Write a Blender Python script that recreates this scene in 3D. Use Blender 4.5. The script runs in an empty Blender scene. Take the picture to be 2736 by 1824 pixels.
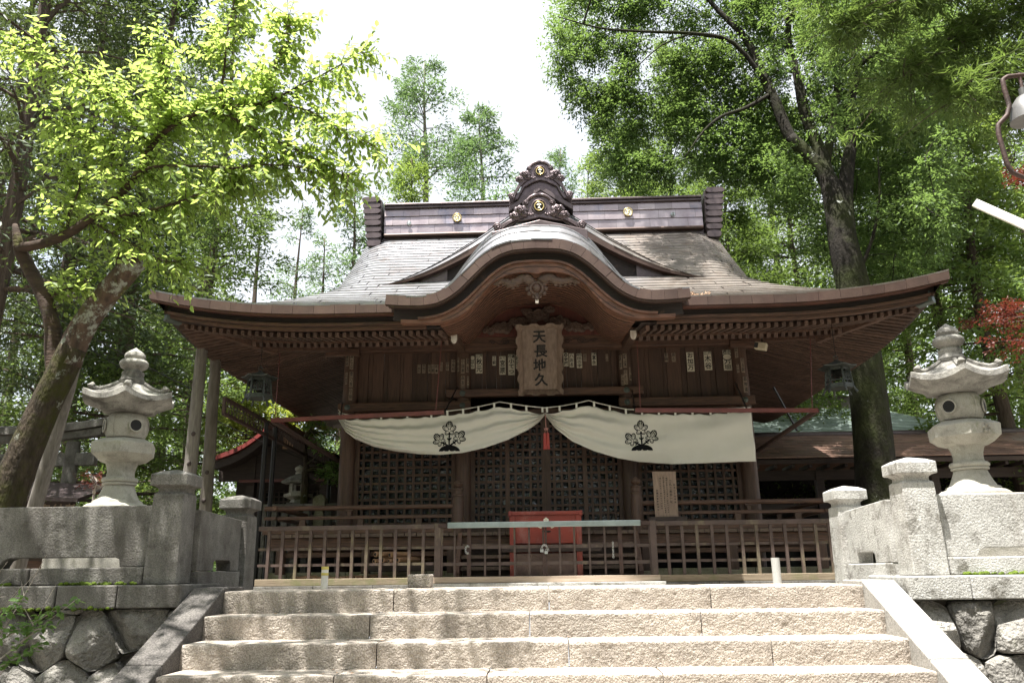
import bpy, math, random
import numpy as np
from mathutils import Vector, Matrix
from mathutils.bvhtree import BVHTree

random.seed(7)
RNG = np.random.default_rng(11)
rad = math.radians
scene = bpy.context.scene
col = scene.collection

# ------------------------------------------------------------------ camera, sky, sun, exposure
EYE = 0.134
PSI, PITCH, ROLL = rad(2.1), rad(16.07), rad(0.69)
FPX = 2128.0
_F = Vector((-math.sin(PSI) * math.cos(PITCH), math.cos(PSI) * math.cos(PITCH), math.sin(PITCH)))
_R0 = Vector((math.cos(PSI), math.sin(PSI), 0.0))
_U0 = _R0.cross(_F)
_R = _R0 * math.cos(ROLL) - _U0 * math.sin(ROLL)
_U = _R.cross(_F)
cam_data = bpy.data.cameras.new('camera')
cam_data.sensor_width = 36.0
cam_data.lens = 28.0
cam_data.clip_start = 0.05
cam_data.clip_end = 3000.0
cam = bpy.data.objects.new('camera', cam_data)
col.objects.link(cam)
cam.matrix_world = Matrix(((_R.x, _U.x, -_F.x, 0), (_R.y, _U.y, -_F.y, 0), (_R.z, _U.z, -_F.z, EYE), (0, 0, 0, 1)))
scene.camera = cam

SUN_EL, SUN_AZ = rad(75), rad(36)          # azimuth measured from behind the camera towards its left
to_sun = Vector((-math.sin(SUN_AZ) * math.cos(SUN_EL), -math.cos(SUN_AZ) * math.cos(SUN_EL), math.sin(SUN_EL)))
world = bpy.data.worlds.new('World')
scene.world = world
world.use_nodes = True
wt = world.node_tree
wt.nodes.clear()
w_out = wt.nodes.new('ShaderNodeOutputWorld')
w_bg = wt.nodes.new('ShaderNodeBackground')
w_sky = wt.nodes.new('ShaderNodeTexSky')
w_sky.sky_type = 'NISHITA'
w_sky.sun_disc = False
w_sky.sun_elevation = SUN_EL
w_sky.sun_rotation = math.atan2(to_sun.x, to_sun.y)
w_sky.air_density = 1.0
w_sky.dust_density = 4.0
w_sky.ozone_density = 1.0
w_bg.inputs['Strength'].default_value = 0.15
# thin bright summer cloud drawn evenly over the whole sky
w_tc = wt.nodes.new('ShaderNodeTexCoord')
w_no = wt.nodes.new('ShaderNodeTexNoise')
w_no.inputs['Scale'].default_value = 2.2
w_no.inputs['Detail'].default_value = 6
w_ra = wt.nodes.new('ShaderNodeValToRGB')
w_ra.color_ramp.elements[0].position = 0.30
w_ra.color_ramp.elements[0].color = (0.45, 0.45, 0.45, 1)
w_ra.color_ramp.elements[1].position = 0.52
w_ra.color_ramp.elements[1].color = (0.92, 0.92, 0.92, 1)
w_mx = wt.nodes.new('ShaderNodeMix')
w_mx.data_type = 'RGBA'
w_mx.inputs['B'].default_value = (2.30, 2.38, 2.48, 1)
wt.links.new(w_tc.outputs['Generated'], w_no.inputs['Vector'])
wt.links.new(w_no.outputs['Fac'], w_ra.inputs['Fac'])
wt.links.new(w_ra.outputs['Color'], w_mx.inputs['Factor'])
wt.links.new(w_sky.outputs['Color'], w_mx.inputs['A'])
wt.links.new(w_mx.outputs['Result'], w_bg.inputs['Color'])
wt.links.new(w_bg.outputs['Background'], w_out.inputs['Surface'])

sun_data = bpy.data.lights.new('sun', 'SUN')
sun_data.energy = 5.0
sun_data.angle = rad(0.53)
sun_data.color = (1.0, 0.97, 0.92)
sun = bpy.data.objects.new('sun', sun_data)
col.objects.link(sun)
sun.rotation_euler = (-to_sun).to_track_quat('-Z', 'Y').to_euler()
sun.location = (-3, -6, 30)

scene.view_settings.view_transform = 'Standard'
scene.view_settings.look = 'None'
scene.view_settings.gamma = 1.0
scene.view_settings.exposure = 1.8
scene.render.engine = 'CYCLES'
scene.cycles.use_denoising = True
scene.cycles.max_bounces = 6
scene.cycles.use_adaptive_sampling = True
scene.cycles.adaptive_threshold = 0.02
scene.cycles.diffuse_bounces = 3
scene.cycles.glossy_bounces = 3
scene.cycles.transmission_bounces = 4
scene.cycles.transparent_max_bounces = 8
scene.cycles.caustics_reflective = False
scene.cycles.caustics_refractive = False


def un(px, py, X=None, Y=None, Z=None):
    """the world point where the sight line through a pixel of the 2736 px photograph meets a plane"""
    d = _F + _R * ((px - 1368.0) / FPX) + _U * ((912.0 - py) / FPX)
    if Y is not None:
        t = Y / d.y
    elif X is not None:
        t = X / d.x
    else:
        t = (Z - EYE) / d.z
    return Vector((d.x * t, d.y * t, EYE + d.z * t))


# ------------------------------------------------------------------ materials
def _n(t, kind, **kw):
    n = t.nodes.new(kind)
    for k, v in kw.items():
        setattr(n, k, v)
    return n


def mat(name, c, c2=None, rough=0.75, metal=0.0, scale=4.0, stretch=(1, 1, 1), bump=0.25, bscale=60.0, bdist=0.01,
        speck=0.0, speckscale=180.0, stain=None, stainscale=1.6, stainpos=(0.5, 0.62), stainstretch=(1, 1, 1),
        spec=0.5, moss=None, island=0.0, obj_rand=0.0, sheen=0.0, bstretch=None):
    m = bpy.data.materials.new(name)
    m.use_nodes = True
    t = m.node_tree
    L = t.links.new
    b = t.nodes['Principled BSDF']
    geo = _n(t, 'ShaderNodeNewGeometry')
    mp = _n(t, 'ShaderNodeMapping')
    mp.inputs['Scale'].default_value = stretch
    L(geo.outputs['Position'], mp.inputs['Vector'])
    nz = _n(t, 'ShaderNodeTexNoise')
    nz.inputs['Scale'].default_value = scale
    nz.inputs['Detail'].default_value = 8
    nz.inputs['Roughness'].default_value = 0.62
    L(mp.outputs['Vector'], nz.inputs['Vector'])
    rp = _n(t, 'ShaderNodeValToRGB')
    c2 = c2 or tuple(x * 0.6 for x in c)
    rp.color_ramp.elements[0].position = 0.34
    rp.color_ramp.elements[1].position = 0.66
    rp.color_ramp.elements[0].color = (*c2, 1)
    rp.color_ramp.elements[1].color = (*c, 1)
    L(nz.outputs['Fac'], rp.inputs['Fac'])
    cur = rp.outputs['Color']

    def mixc(fac, other, blend='MIX'):
        nonlocal cur
        mx = _n(t, 'ShaderNodeMix', data_type='RGBA', blend_type=blend)
        if isinstance(fac, float):
            mx.inputs['Factor'].default_value = fac
        else:
            L(fac, mx.inputs['Factor'])
        L(cur, mx.inputs['A'])
        if isinstance(other, tuple):
            mx.inputs['B'].default_value = (*other, 1)
        else:
            L(other, mx.inputs['B'])
        cur = mx.outputs['Result']

    if speck:
        sn = _n(t, 'ShaderNodeTexNoise')
        sn.inputs['Scale'].default_value = speckscale
        sn.inputs['Detail'].default_value = 2
        L(geo.outputs['Position'], sn.inputs['Vector'])
        sr = _n(t, 'ShaderNodeValToRGB')
        sr.color_ramp.elements[0].position = 0.38
        sr.color_ramp.elements[1].position = 0.62
        sr.color_ramp.elements[0].color = (1 - speck,) * 3 + (1,)
        sr.color_ramp.elements[1].color = (1 + speck * 0.5,) * 3 + (1,)
        L(sn.outputs['Fac'], sr.inputs['Fac'])
        mixc(1.0, sr.outputs['Color'], 'MULTIPLY')
    if stain:
        smp = _n(t, 'ShaderNodeMapping')
        smp.inputs['Scale'].default_value = stainstretch
        L(geo.outputs['Position'], smp.inputs['Vector'])
        st = _n(t, 'ShaderNodeTexNoise')
        st.inputs['Scale'].default_value = stainscale
        st.inputs['Detail'].default_value = 9
        st.inputs['Roughness'].default_value = 0.7
        L(smp.outputs['Vector'], st.inputs['Vector'])
        s2 = _n(t, 'ShaderNodeValToRGB')
        s2.color_ramp.elements[0].position = stainpos[0]
        s2.color_ramp.elements[1].position = stainpos[1]
        s2.color_ramp.elements[0].color = (0, 0, 0, 1)
        s2.color_ramp.elements[1].color = (0.85, 0.85, 0.85, 1)
        L(st.outputs['Fac'], s2.inputs['Fac'])
        mixc(s2.outputs['Color'], tuple(stain))
    if moss:
        mc, lo, hi, msc = moss
        mn = _n(t, 'ShaderNodeTexNoise')
        mn.inputs['Scale'].default_value = msc
        mn.inputs['Detail'].default_value = 7
        mn.inputs['Roughness'].default_value = 0.72
        add = _n(t, 'ShaderNodeVectorMath', operation='ADD')
        add.inputs[1].default_value = (7.3, 1.9, 4.1)
        L(geo.outputs['Position'], add.inputs[0])
        L(add.outputs['Vector'], mn.inputs['Vector'])
        m2 = _n(t, 'ShaderNodeValToRGB')
        m2.color_ramp.elements[0].position = lo
        m2.color_ramp.elements[1].position = hi
        m2.color_ramp.elements[0].color = (0, 0, 0, 1)
        m2.color_ramp.elements[1].color = (1, 1, 1, 1)
        L(mn.outputs['Fac'], m2.inputs['Fac'])
        mixc(m2.outputs['Color'], tuple(mc))
    if island or obj_rand:
        if island:
            src, amt = geo.outputs['Random Per Island'], island
        else:
            oi = _n(t, 'ShaderNodeObjectInfo')
            src, amt = oi.outputs['Random'], obj_rand
        mr = _n(t, 'ShaderNodeMapRange')
        mr.inputs['To Min'].default_value = 1 - amt
        mr.inputs['To Max'].default_value = 1 + amt
        L(src, mr.inputs['Value'])
        hs = _n(t, 'ShaderNodeHueSaturation')
        L(mr.outputs['Result'], hs.inputs['Value'])
        L(cur, hs.inputs['Color'])
        cur = hs.outputs['Color']
    L(cur, b.inputs['Base Color'])
    b.inputs['Roughness'].default_value = rough
    b.inputs['Metallic'].default_value = metal
    b.inputs['Specular IOR Level'].default_value = spec
    if bump:
        bn = _n(t, 'ShaderNodeTexNoise')
        bn.inputs['Scale'].default_value = bscale
        bn.inputs['Detail'].default_value = 5
        bmp = _n(t, 'ShaderNodeMapping')
        bmp.inputs['Scale'].default_value = bstretch or stretch
        L(geo.outputs['Position'], bmp.inputs['Vector'])
        L(bmp.outputs['Vector'], bn.inputs['Vector'])
        bp = _n(t, 'ShaderNodeBump')
        bp.inputs['Strength'].default_value = bump
        bp.inputs['Distance'].default_value = bdist
        L(bn.outputs['Fac'], bp.inputs['Height'])
        L(bp.outputs['Normal'], b.inputs['Normal'])
    return m


def copper_shingle(name, rand, tan_from, tan_to):
    """grey copper with a tan patina that grows from one x to another"""
    m = mat(name, (.335, .332, .345), (.21, .206, .214), rough=.40, metal=.75, scale=3, bump=.12, bscale=14, bdist=.01, stain=(.19, .165, .155), stainscale=2.5,
            stainpos=(.5, .7), island=.07 if rand == 'island' else 0.0, obj_rand=.07 if rand == 'object' else 0.0)
    t = m.node_tree
    L = t.links.new
    b = t.nodes['Principled BSDF']
    src = b.inputs['Base Color'].links[0].from_socket
    geo = _n(t, 'ShaderNodeNewGeometry')
    sx = _n(t, 'ShaderNodeSeparateXYZ')
    L(geo.outputs['Position'], sx.inputs['Vector'])
    nz = _n(t, 'ShaderNodeTexNoise')
    nz.inputs['Scale'].default_value = 1.3
    nz.inputs['Detail'].default_value = 6
    L(geo.outputs['Position'], nz.inputs['Vector'])
    ad = _n(t, 'ShaderNodeMath', operation='MULTIPLY_ADD')
    ad.inputs[1].default_value = 3.0
    L(nz.outputs['Fac'], ad.inputs[0])
    L(sx.outputs['X'], ad.inputs[2])
    mr = _n(t, 'ShaderNodeMapRange')
    mr.inputs['From Min'].default_value = tan_from + 1.5
    mr.inputs['From Max'].default_value = tan_to + 1.5
    mr.inputs['To Max'].default_value = .9
    L(ad.outputs['Value'], mr.inputs['Value'])
    mx = _n(t, 'ShaderNodeMix', data_type='RGBA', blend_type='MULTIPLY')
    mx.inputs['B'].default_value = (1.08, .94, .79, 1)
    L(mr.outputs['Result'], mx.inputs['Factor'])
    L(src, mx.inputs['A'])
    L(mx.outputs['Result'], b.inputs['Base Color'])
    return m


def leaf_mat(name, c, c2, trans=0.45, tcol=None, rough=0.5, var=0.35, hue=0.03):
    m = bpy.data.materials.new(name)
    m.use_nodes = True
    t = m.node_tree
    L = t.links.new
    t.nodes.clear()
    out = _n(t, 'ShaderNodeOutputMaterial')
    geo = _n(t, 'ShaderNodeNewGeometry')
    rp = _n(t, 'ShaderNodeValToRGB')
    rp.color_ramp.elements[0].color = (*c2, 1)
    rp.color_ramp.elements[1].color = (*c, 1)
    L(geo.outputs['Random Per Island'], rp.inputs['Fac'])
    nz = _n(t, 'ShaderNodeTexNoise')
    nz.inputs['Scale'].default_value = 0.9
    nz.inputs['Detail'].default_value = 3
    L(geo.outputs['Position'], nz.inputs['Vector'])
    mr = _n(t, 'ShaderNodeMapRange')
    mr.inputs['From Min'].default_value = 0.3
    mr.inputs['From Max'].default_value = 0.7
    mr.inputs['To Min'].default_value = 1 - var
    mr.inputs['To Max'].default_value = 1 + var
    L(nz.outputs['Fac'], mr.inputs['Value'])
    hs = _n(t, 'ShaderNodeHueSaturation')
    L(mr.outputs['Result'], hs.inputs['Value'])
    L(rp.outputs['Color'], hs.inputs['Color'])
    bs = _n(t, 'ShaderNodeBsdfPrincipled')
    bs.inputs['Roughness'].default_value = rough
    bs.inputs['Specular IOR Level'].default_value = 0.35
    L(hs.outputs['Color'], bs.inputs['Base Color'])
    tr = _n(t, 'ShaderNodeBsdfTranslucent')
    if tcol:
        mx = _n(t, 'ShaderNodeMix', data_type='RGBA', blend_type='MIX')
        mx.inputs['Factor'].default_value = 0.7
        mx.inputs['B'].default_value = (*tcol, 1)
        L(hs.outputs['Color'], mx.inputs['A'])
        L(mx.outputs['Result'], tr.inputs['Color'])
    else:
        L(hs.outputs['Color'], tr.inputs['Color'])
    ms = _n(t, 'ShaderNodeMixShader')
    ms.inputs['Fac'].default_value = trans
    L(bs.outputs['BSDF'], ms.inputs[1])
    L(tr.outputs['BSDF'], ms.inputs[2])
    L(ms.outputs['Shader'], out.inputs['Surface'])
    return m


GX, GY, GZ = (1.2, 16, 16), (16, 1.2, 16), (16, 16, 1.2)     # grain running along x, y or z
M = {}
M['step'] = mat('step_granite', (.47, .415, .355), (.345, .30, .255), rough=.9, scale=5, bump=.75, bscale=75, bdist=.022, speck=.3, speckscale=120,
                stain=(.16, .14, .12), stainscale=1.6, stainpos=(.52, .74), spec=.25)
M['granite'] = mat('weathered_shaded_granite', (.225, .215, .195), (.13, .124, .113), rough=.92, scale=6, bump=.6, bscale=70, bdist=.012, speck=.28,
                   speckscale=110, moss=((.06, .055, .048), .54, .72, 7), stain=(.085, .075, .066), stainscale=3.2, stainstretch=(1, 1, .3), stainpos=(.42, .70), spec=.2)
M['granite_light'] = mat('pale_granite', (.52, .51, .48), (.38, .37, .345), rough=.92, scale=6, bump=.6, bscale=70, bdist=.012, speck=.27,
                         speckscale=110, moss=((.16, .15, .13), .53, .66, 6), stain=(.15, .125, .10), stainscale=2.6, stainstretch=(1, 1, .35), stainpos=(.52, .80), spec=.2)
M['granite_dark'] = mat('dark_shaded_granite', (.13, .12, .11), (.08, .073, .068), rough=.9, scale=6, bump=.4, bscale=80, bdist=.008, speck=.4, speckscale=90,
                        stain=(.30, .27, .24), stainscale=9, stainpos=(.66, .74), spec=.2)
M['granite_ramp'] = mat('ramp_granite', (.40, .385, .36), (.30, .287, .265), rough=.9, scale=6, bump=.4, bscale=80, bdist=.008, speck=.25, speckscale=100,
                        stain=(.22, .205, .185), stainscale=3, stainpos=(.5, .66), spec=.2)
M['lantern'] = mat('lantern_stone', (.45, .43, .375), (.34, .32, .275), rough=.93, scale=5, bump=.45, bscale=110, bdist=.007, speck=.22,
                   speckscale=240, stain=(.12, .11, .09), stainscale=3.5, stainpos=(.52, .72), moss=((.16, .17, .09), .56, .74, 3.5), spec=.2)
M['lantern_roof'] = mat('lantern_roof_stone', (.36, .345, .31), (.21, .20, .18), rough=.95, scale=6, bump=.7, bscale=80, bdist=.01, speck=.25,
                        stain=(.06, .055, .05), stainscale=4, stainpos=(.45, .62), spec=.15)
M['rock'] = mat('field_stone', (.38, .36, .325), (.17, .16, .145), rough=.95, scale=6, bump=1.0, bscale=30, bdist=.045, speck=.3,
                stain=(.06, .055, .05), stainscale=3, stainpos=(.5, .68), moss=((.085, .10, .035), .6, .76, 4.5), obj_rand=.32, spec=.15)
M['rock_back'] = mat('joint_earth', (.085, .075, .058), rough=1, bump=.6, bscale=20, moss=((.05, .07, .02), .5, .7, 4))  # dark mossy earth showing in the stone joints
M['moss'] = mat('moss', (.14, .20, .03), (.07, .10, .02), rough=1, scale=20, bump=1, bscale=90, bdist=.02, spec=.1)
M['stone_green'] = mat('mossy_base_stone', (.27, .25, .17), (.19, .17, .12), rough=.95, bump=.6, bscale=70, bdist=.012, speck=.2,
                       moss=((.10, .11, .045), .5, .7, 3), spec=.2)
M['wood'] = mat('hall_timber_along', (.135, .068, .042), (.042, .023, .016), rough=.62, scale=3.2, stretch=GX, bump=.3, bscale=9, bdist=.006,
                stain=(.045, .027, .02), stainscale=2.2, stainpos=(.55, .78), stainstretch=(.6, 1, 2))
M['wood_v'] = mat('hall_timber_upright', (.09, .049, .032), (.046, .025, .017), rough=.6, scale=3.2, stretch=GZ, bump=.3, bscale=9, bdist=.006,
                  stain=(.04, .025, .018), stainscale=2, stainpos=(.55, .78), stainstretch=(2, 2, .5), obj_rand=.22)
M['wood_y'] = mat('hall_timber_deep', (.125, .068, .044), (.062, .033, .022), rough=.62, scale=3.2, stretch=GY, bump=.3, bscale=9, bdist=.006,
                  obj_rand=.25)
M['rafter'] = mat('rafter_timber', (.115, .066, .046), (.06, .034, .024), rough=.65, scale=3, stretch=(4, 4, 4), bump=.25, bscale=12, bdist=.005, obj_rand=.3)
M['board'] = mat('wall_board', (.095, .052, .035), (.052, .028, .019), rough=.6, scale=3, stretch=GZ, bump=.3, bscale=9, bdist=.005,
                 stain=(.032, .019, .014), stainscale=1.6, stainpos=(.5, .75), stainstretch=(2, 2, .5), obj_rand=.3)
M['curve_wood'] = mat('curved_gable_timber', (.20, .09, .054), (.075, .036, .023), rough=.55, scale=2.6, stretch=(2, 9, 6), bump=.3, bscale=10,
                      bdist=.006, stain=(.05, .03, .021), stainscale=2.4, stainpos=(.55, .78))
M['panel_red'] = mat('red_brown_panel', (.13, .038, .026), (.075, .024, .017), rough=.55, scale=3, stretch=GZ, bump=.2, bscale=9)
M['carving'] = mat('dark_carving', (.115, .07, .05), (.06, .036, .026), rough=.7, scale=9, bump=.5, bscale=40)
M['black_wood'] = mat('black_timber_and_shade', (.035, .023, .019), (.016, .011, .009), rough=.7, scale=4, stretch=GX, bump=.2, bscale=12,
                      moss=((.13, .07, .045), .62, .74, 3.5))  # black timber, also the painted shade between the gable ribs
M['copper'] = copper_shingle('copper_roof_sheet', 'object', .6, 1.9)
M['copper_joined'] = copper_shingle('copper_roof_courses', 'island', .6, 1.9)
M['copper_grey'] = copper_shingle('gable_copper_sheet', 'object', 5.0, 8.0)
M['copper_edge'] = mat('copper_fascia', (.115, .073, .057), (.078, .05, .04), rough=.5, metal=.45, scale=4, bump=.1, bscale=16,
                       stain=(.075, .043, .035), stainscale=1.4, stainstretch=(2, 1, 1), stainpos=(.45, .65), obj_rand=.12)
M['copper_red'] = mat('copper_drip_strip', (.13, .055, .038), (.085, .04, .03), rough=.5, metal=.35, scale=4, bump=.1)
M['ridge_plate'] = mat('ridge_copper_plate', (.40, .345, .35), (.27, .225, .235), rough=.36, metal=.8, scale=2.2, bump=.14, bscale=10, bdist=.01,
                       stain=(.17, .19, .26), stainscale=1.7, stainpos=(.52, .72), obj_rand=.2)
M['ridge_dark'] = mat('ridge_copper_dark', (.135, .105, .105), (.085, .066, .066), rough=.42, metal=.7, scale=4, bump=.12, bscale=20)
M['ornament'] = mat('ornament_copper', (.15, .115, .12), (.095, .072, .075), rough=.4, metal=.65, scale=7, bump=.12, bscale=25)
M['gold'] = mat('gilt_metal', (.80, .62, .28), (.6, .45, .18), rough=.28, metal=1.0, bump=.05)
M['crest_white'] = mat('pale_crest_metal', (.85, .80, .66), (.7, .64, .5), rough=.35, metal=.4, bump=0)
M['dark_hole'] = mat('dark_recess', (.012, .011, .011), rough=.8, bump=0)
M['bronze'] = mat('patinated_bronze', (.075, .082, .074), (.042, .046, .042), rough=.55, metal=.55, scale=8, bump=.2, bscale=50)
M['bronze_green'] = mat('green_bronze_cap', (.115, .135, .12), (.075, .09, .08), rough=.55, metal=.4, scale=6, bump=.15)
M['red_steel'] = mat('red_painted_steel', (.16, .042, .034), (.10, .028, .024), rough=.5, scale=6, bump=.1, stain=(.10, .03, .025), stainscale=5,
                     stainpos=(.5, .62))
M['rust'] = mat('rusty_dark_steel', (.085, .048, .038), (.045, .03, .026), rough=.65, metal=.3, scale=9, bump=.3, bscale=60)
M['black_steel'] = mat('black_steel', (.022, .02, .02), (.014, .013, .013), rough=.45, metal=.3, bump=.05)
M['fence'] = mat('brown_painted_iron', (.10, .068, .057), (.058, .039, .033), rough=.55, metal=.1, scale=6, bump=.2, bscale=40,
                 stain=(.20, .17, .10), stainscale=3, stainpos=(.52, .68), stainstretch=(1, 1, .4))
M['fence_moss'] = mat('weathered_sill_timber', (.27, .215, .15), (.17, .13, .085), rough=.85, scale=3, stretch=GX, bump=.3, bscale=9,
                      moss=((.14, .14, .06), .5, .68, 2.5))
M['sill_pale'] = mat('pale_sill_timber', (.50, .40, .31), (.36, .27, .20), rough=.8, scale=3, stretch=GX, bump=.25, bscale=9)
M['steel'] = mat('galvanised_steel', (.46, .52, .50), (.34, .39, .38), rough=.3, metal=.85, scale=5, bump=.06, bscale=8)
M['chain'] = mat('bright_chain_steel', (.75, .75, .74), (.55, .55, .54), rough=.25, metal=1.0, bump=0)
M['red_lacquer'] = mat('red_lacquer', (.30, .048, .03), (.20, .032, .023), rough=.42, scale=4, bump=.08, bscale=20,
                       stain=(.36, .19, .165), stainscale=5, stainstretch=(1, 1, .35), stainpos=(.52, .74))
M['box_lower'] = mat('brown_checker_plate', (.20, .135, .11), (.13, .085, .07), rough=.5, metal=.25, scale=10, bump=.8, bscale=95, bdist=.006)
M['plank'] = mat('veranda_plank', (.155, .11, .083), (.09, .062, .046), rough=.75, scale=3, stretch=GY, bump=.3, bscale=9, obj_rand=.2)
M['silver_wood'] = mat('grey_weathered_wood', (.25, .225, .195), (.135, .12, .105), rough=.9, scale=3, stretch=GZ, bump=.6, bscale=8, bdist=.012,
                       stain=(.10, .085, .07), stainscale=2.4, stainstretch=(2, 2, .3), stainpos=(.5, .7))
M['plaque'] = mat('plaque_wood', (.25, .18, .135), (.15, .105, .078), rough=.65, scale=2.6, stretch=(9, 9, 1.0), bump=.4, bscale=6, bdist=.006)
M['sign_wood'] = mat('sign_board_wood', (.33, .235, .175), (.22, .15, .11), rough=.75, scale=2.8, stretch=GZ, bump=.25, bscale=9)
M['ink'] = mat('black_ink', (.012, .011, .011), rough=.75, bump=0)
M['ink_faded'] = mat('faded_ink', (.05, .042, .036), rough=.8, bump=0)
M['paper'] = mat('name_slip_paper', (.62, .57, .45), (.50, .45, .35), rough=.9, scale=12, bump=.1)
M['paper_old'] = mat('aged_slip_paper', (.30, .235, .17), (.20, .15, .11), rough=.9, scale=12, bump=.1)
M['paper_red'] = mat('red_slip_print', (.50, .05, .04), rough=.9, bump=0)
M['paper_gold'] = mat('gold_slip_print', (.42, .32, .07), rough=.8, bump=0)
M['cloth'] = mat('cream_curtain_cloth', (.74, .72, .65), (.70, .68, .61), rough=.95, scale=3, bump=.12, bscale=300, bdist=.002, spec=.1,
                 stretch=(1, 1, 1))
M['crest_ink'] = mat('curtain_crest_dye', (.014, .014, .016), rough=.9, bump=0, spec=.1)
M['cord'] = mat('white_cord', (.72, .69, .62), rough=.9, bump=.2, bscale=200)
M['tassel'] = mat('red_tassel_silk', (.50, .085, .07), (.36, .05, .045), rough=.55, scale=3, stretch=(30, 30, 2), bump=.4, bscale=20)
M['tassel_pink'] = mat('pink_cord', (.52, .25, .21), rough=.8, bump=.2)
M['white_plastic'] = mat('white_plastic_pipe', (.78, .75, .68), (.68, .65, .58), rough=.45, bump=.03)
M['grey_plastic'] = mat('grey_plastic_pipe', (.42, .42, .40), (.36, .36, .345), rough=.45, bump=.03)
M['yellow_tape'] = mat('yellow_tape', (.66, .55, .14), rough=.5, bump=.03)
M['white_enamel'] = mat('white_enamel', (.78, .76, .70), (.62, .58, .5), rough=.35, bump=.03, scale=8)
M['white_paint'] = mat('flaking_white_paint', (.74, .70, .62), (.5, .42, .35), rough=.8, scale=14, bump=.3, bscale=60)
M['lamp_grey'] = mat('dull_grey_enamel', (.15, .145, .14), (.09, .087, .085), rough=.45, metal=.2, scale=8, bump=.05)
M['glass_dark'] = mat('lamp_lens', (.05, .05, .05), rough=.1, bump=0)
M['cream_plastic'] = mat('cream_plastic', (.55, .47, .33), rough=.5, bump=.02)
M['bamboo'] = mat('dry_bamboo', (.42, .25, .14), (.28, .16, .09), rough=.6, scale=6, bump=.1)
M['bark_moss'] = mat('mossy_bark', (.075, .058, .042), (.03, .024, .018), rough=.95, scale=5, stretch=(3, 3, 1), bump=1, bscale=14, bdist=.04,
                     stain=(.045, .047, .012), stainscale=3, stainpos=(.44, .6), moss=((.27, .28, .24), .62, .68, 5), spec=.15)
M['bark_cherry'] = mat('cherry_bark', (.075, .05, .037), (.034, .025, .02), rough=.85, scale=4, stretch=(1, 1, 4), bump=.8, bscale=14, bdist=.02,
                       moss=((.10, .10, .03), .55, .7, 4), spec=.2)
M['bark_dead'] = mat('lichen_dead_wood', (.13, .088, .066), (.055, .04, .032), rough=.95, scale=4, stretch=(3, 3, 1), bump=1, bscale=12, bdist=.04,
                     stain=(.09, .095, .025), stainscale=3, stainpos=(.56, .66), moss=((.28, .29, .25), .53, .60, 6), spec=.15)
M['bark_oak'] = mat('oak_bark', (.036, .031, .025), (.016, .014, .012), rough=.95, scale=5, stretch=(2, 2, 1), bump=.9, bscale=14, bdist=.03,
                    stain=(.028, .034, .01), stainscale=.9, stainpos=(.45, .62), moss=((.36, .37, .34), .665, .69, 2.6), spec=.15)
M['bark_cedar'] = mat('cedar_bark', (.13, .10, .08), (.06, .046, .038), rough=.95, scale=3, stretch=(9, 9, 1), bump=.8, bscale=6, bdist=.03, spec=.15)
M['bark_pale'] = mat('pale_bark', (.22, .195, .165), (.13, .115, .095), rough=.95, scale=3, stretch=(6, 6, 1), bump=.7, bscale=8, bdist=.02, spec=.15)
M['twig_dead'] = mat('bare_twig', (.40, .36, .31), (.26, .22, .19), rough=.9, bump=.2)
M['leaf_cherry'] = leaf_mat('cherry_leaf', (.21, .30, .075), (.11, .19, .04), trans=.6, tcol=(.60, .74, .17), var=.25)
M['leaf_cedar'] = leaf_mat('cedar_needle', (.10, .145, .036), (.045, .08, .02), trans=.42, tcol=(.22, .32, .06), var=.5)
M['leaf_cedar_dark'] = leaf_mat('dark_cedar_needle', (.052, .08, .028), (.022, .04, .015), trans=.32, tcol=(.13, .175, .035), var=.5)
M['leaf_cypress'] = leaf_mat('cypress_leaf', (.115, .18, .055), (.05, .09, .027), trans=.44, tcol=(.29, .41, .08), var=.45)
M['leaf_cypress_yellow'] = leaf_mat('yellow_cypress_leaf', (.15, .22, .06), (.075, .13, .03), trans=.42, tcol=(.36, .48, .08), var=.35)  # lighter, yellower green than the plain cypress leaf
M['leaf_far'] = leaf_mat('far_cypress_leaf', (.10, .165, .07), (.05, .09, .036), trans=.40, tcol=(.22, .34, .10), var=.35)
M['leaf_oak'] = leaf_mat('evergreen_oak_leaf', (.088, .145, .046), (.036, .07, .023), trans=.46, tcol=(.25, .37, .08), var=.45)
M['leaf_maple_green'] = leaf_mat('green_maple_leaf', (.20, .25, .05), (.11, .17, .03), trans=.5, tcol=(.46, .52, .07), var=.3)
M['leaf_maple_red'] = leaf_mat('red_maple_leaf', (.12, .028, .018), (.06, .015, .011), trans=.35, tcol=(.2, .04, .02), var=.3)
M['leaf_shrub'] = leaf_mat('shrub_leaf', (.13, .23, .06), (.07, .14, .03), trans=.4, tcol=(.30, .45, .1), var=.3)
M['ground'] = mat('packed_earth', (.24, .22, .19), (.16, .147, .125), rough=1, scale=2, bump=.6, bscale=30, bdist=.02, speck=.2, speckscale=60, spec=.1)
M['hill'] = mat('wooded_hill', (.055, .085, .035), (.03, .05, .02), rough=1, scale=.05, bump=1, bscale=.2, bdist=4, spec=.05)
M['roof_green'] = mat('green_copper_roof', (.42, .50, .46), (.30, .37, .34), rough=.55, metal=.3, scale=2, bump=.15, bscale=12, island=.2)
M['roof_brown'] = mat('brown_copper_roof', (.24, .145, .105), (.16, .095, .07), rough=.55, metal=.2, scale=2, bump=.15, bscale=12, island=.25,
                      stain=(.20, .20, .18), stainscale=.5, stainpos=(.56, .7))
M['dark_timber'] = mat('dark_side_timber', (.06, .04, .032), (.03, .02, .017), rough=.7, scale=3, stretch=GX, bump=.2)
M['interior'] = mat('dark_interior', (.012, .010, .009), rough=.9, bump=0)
M['red_roof_edge'] = mat('red_roof_edge', (.20, .032, .028), (.13, .024, .022), rough=.4, scale=4, bump=.05)
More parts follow.
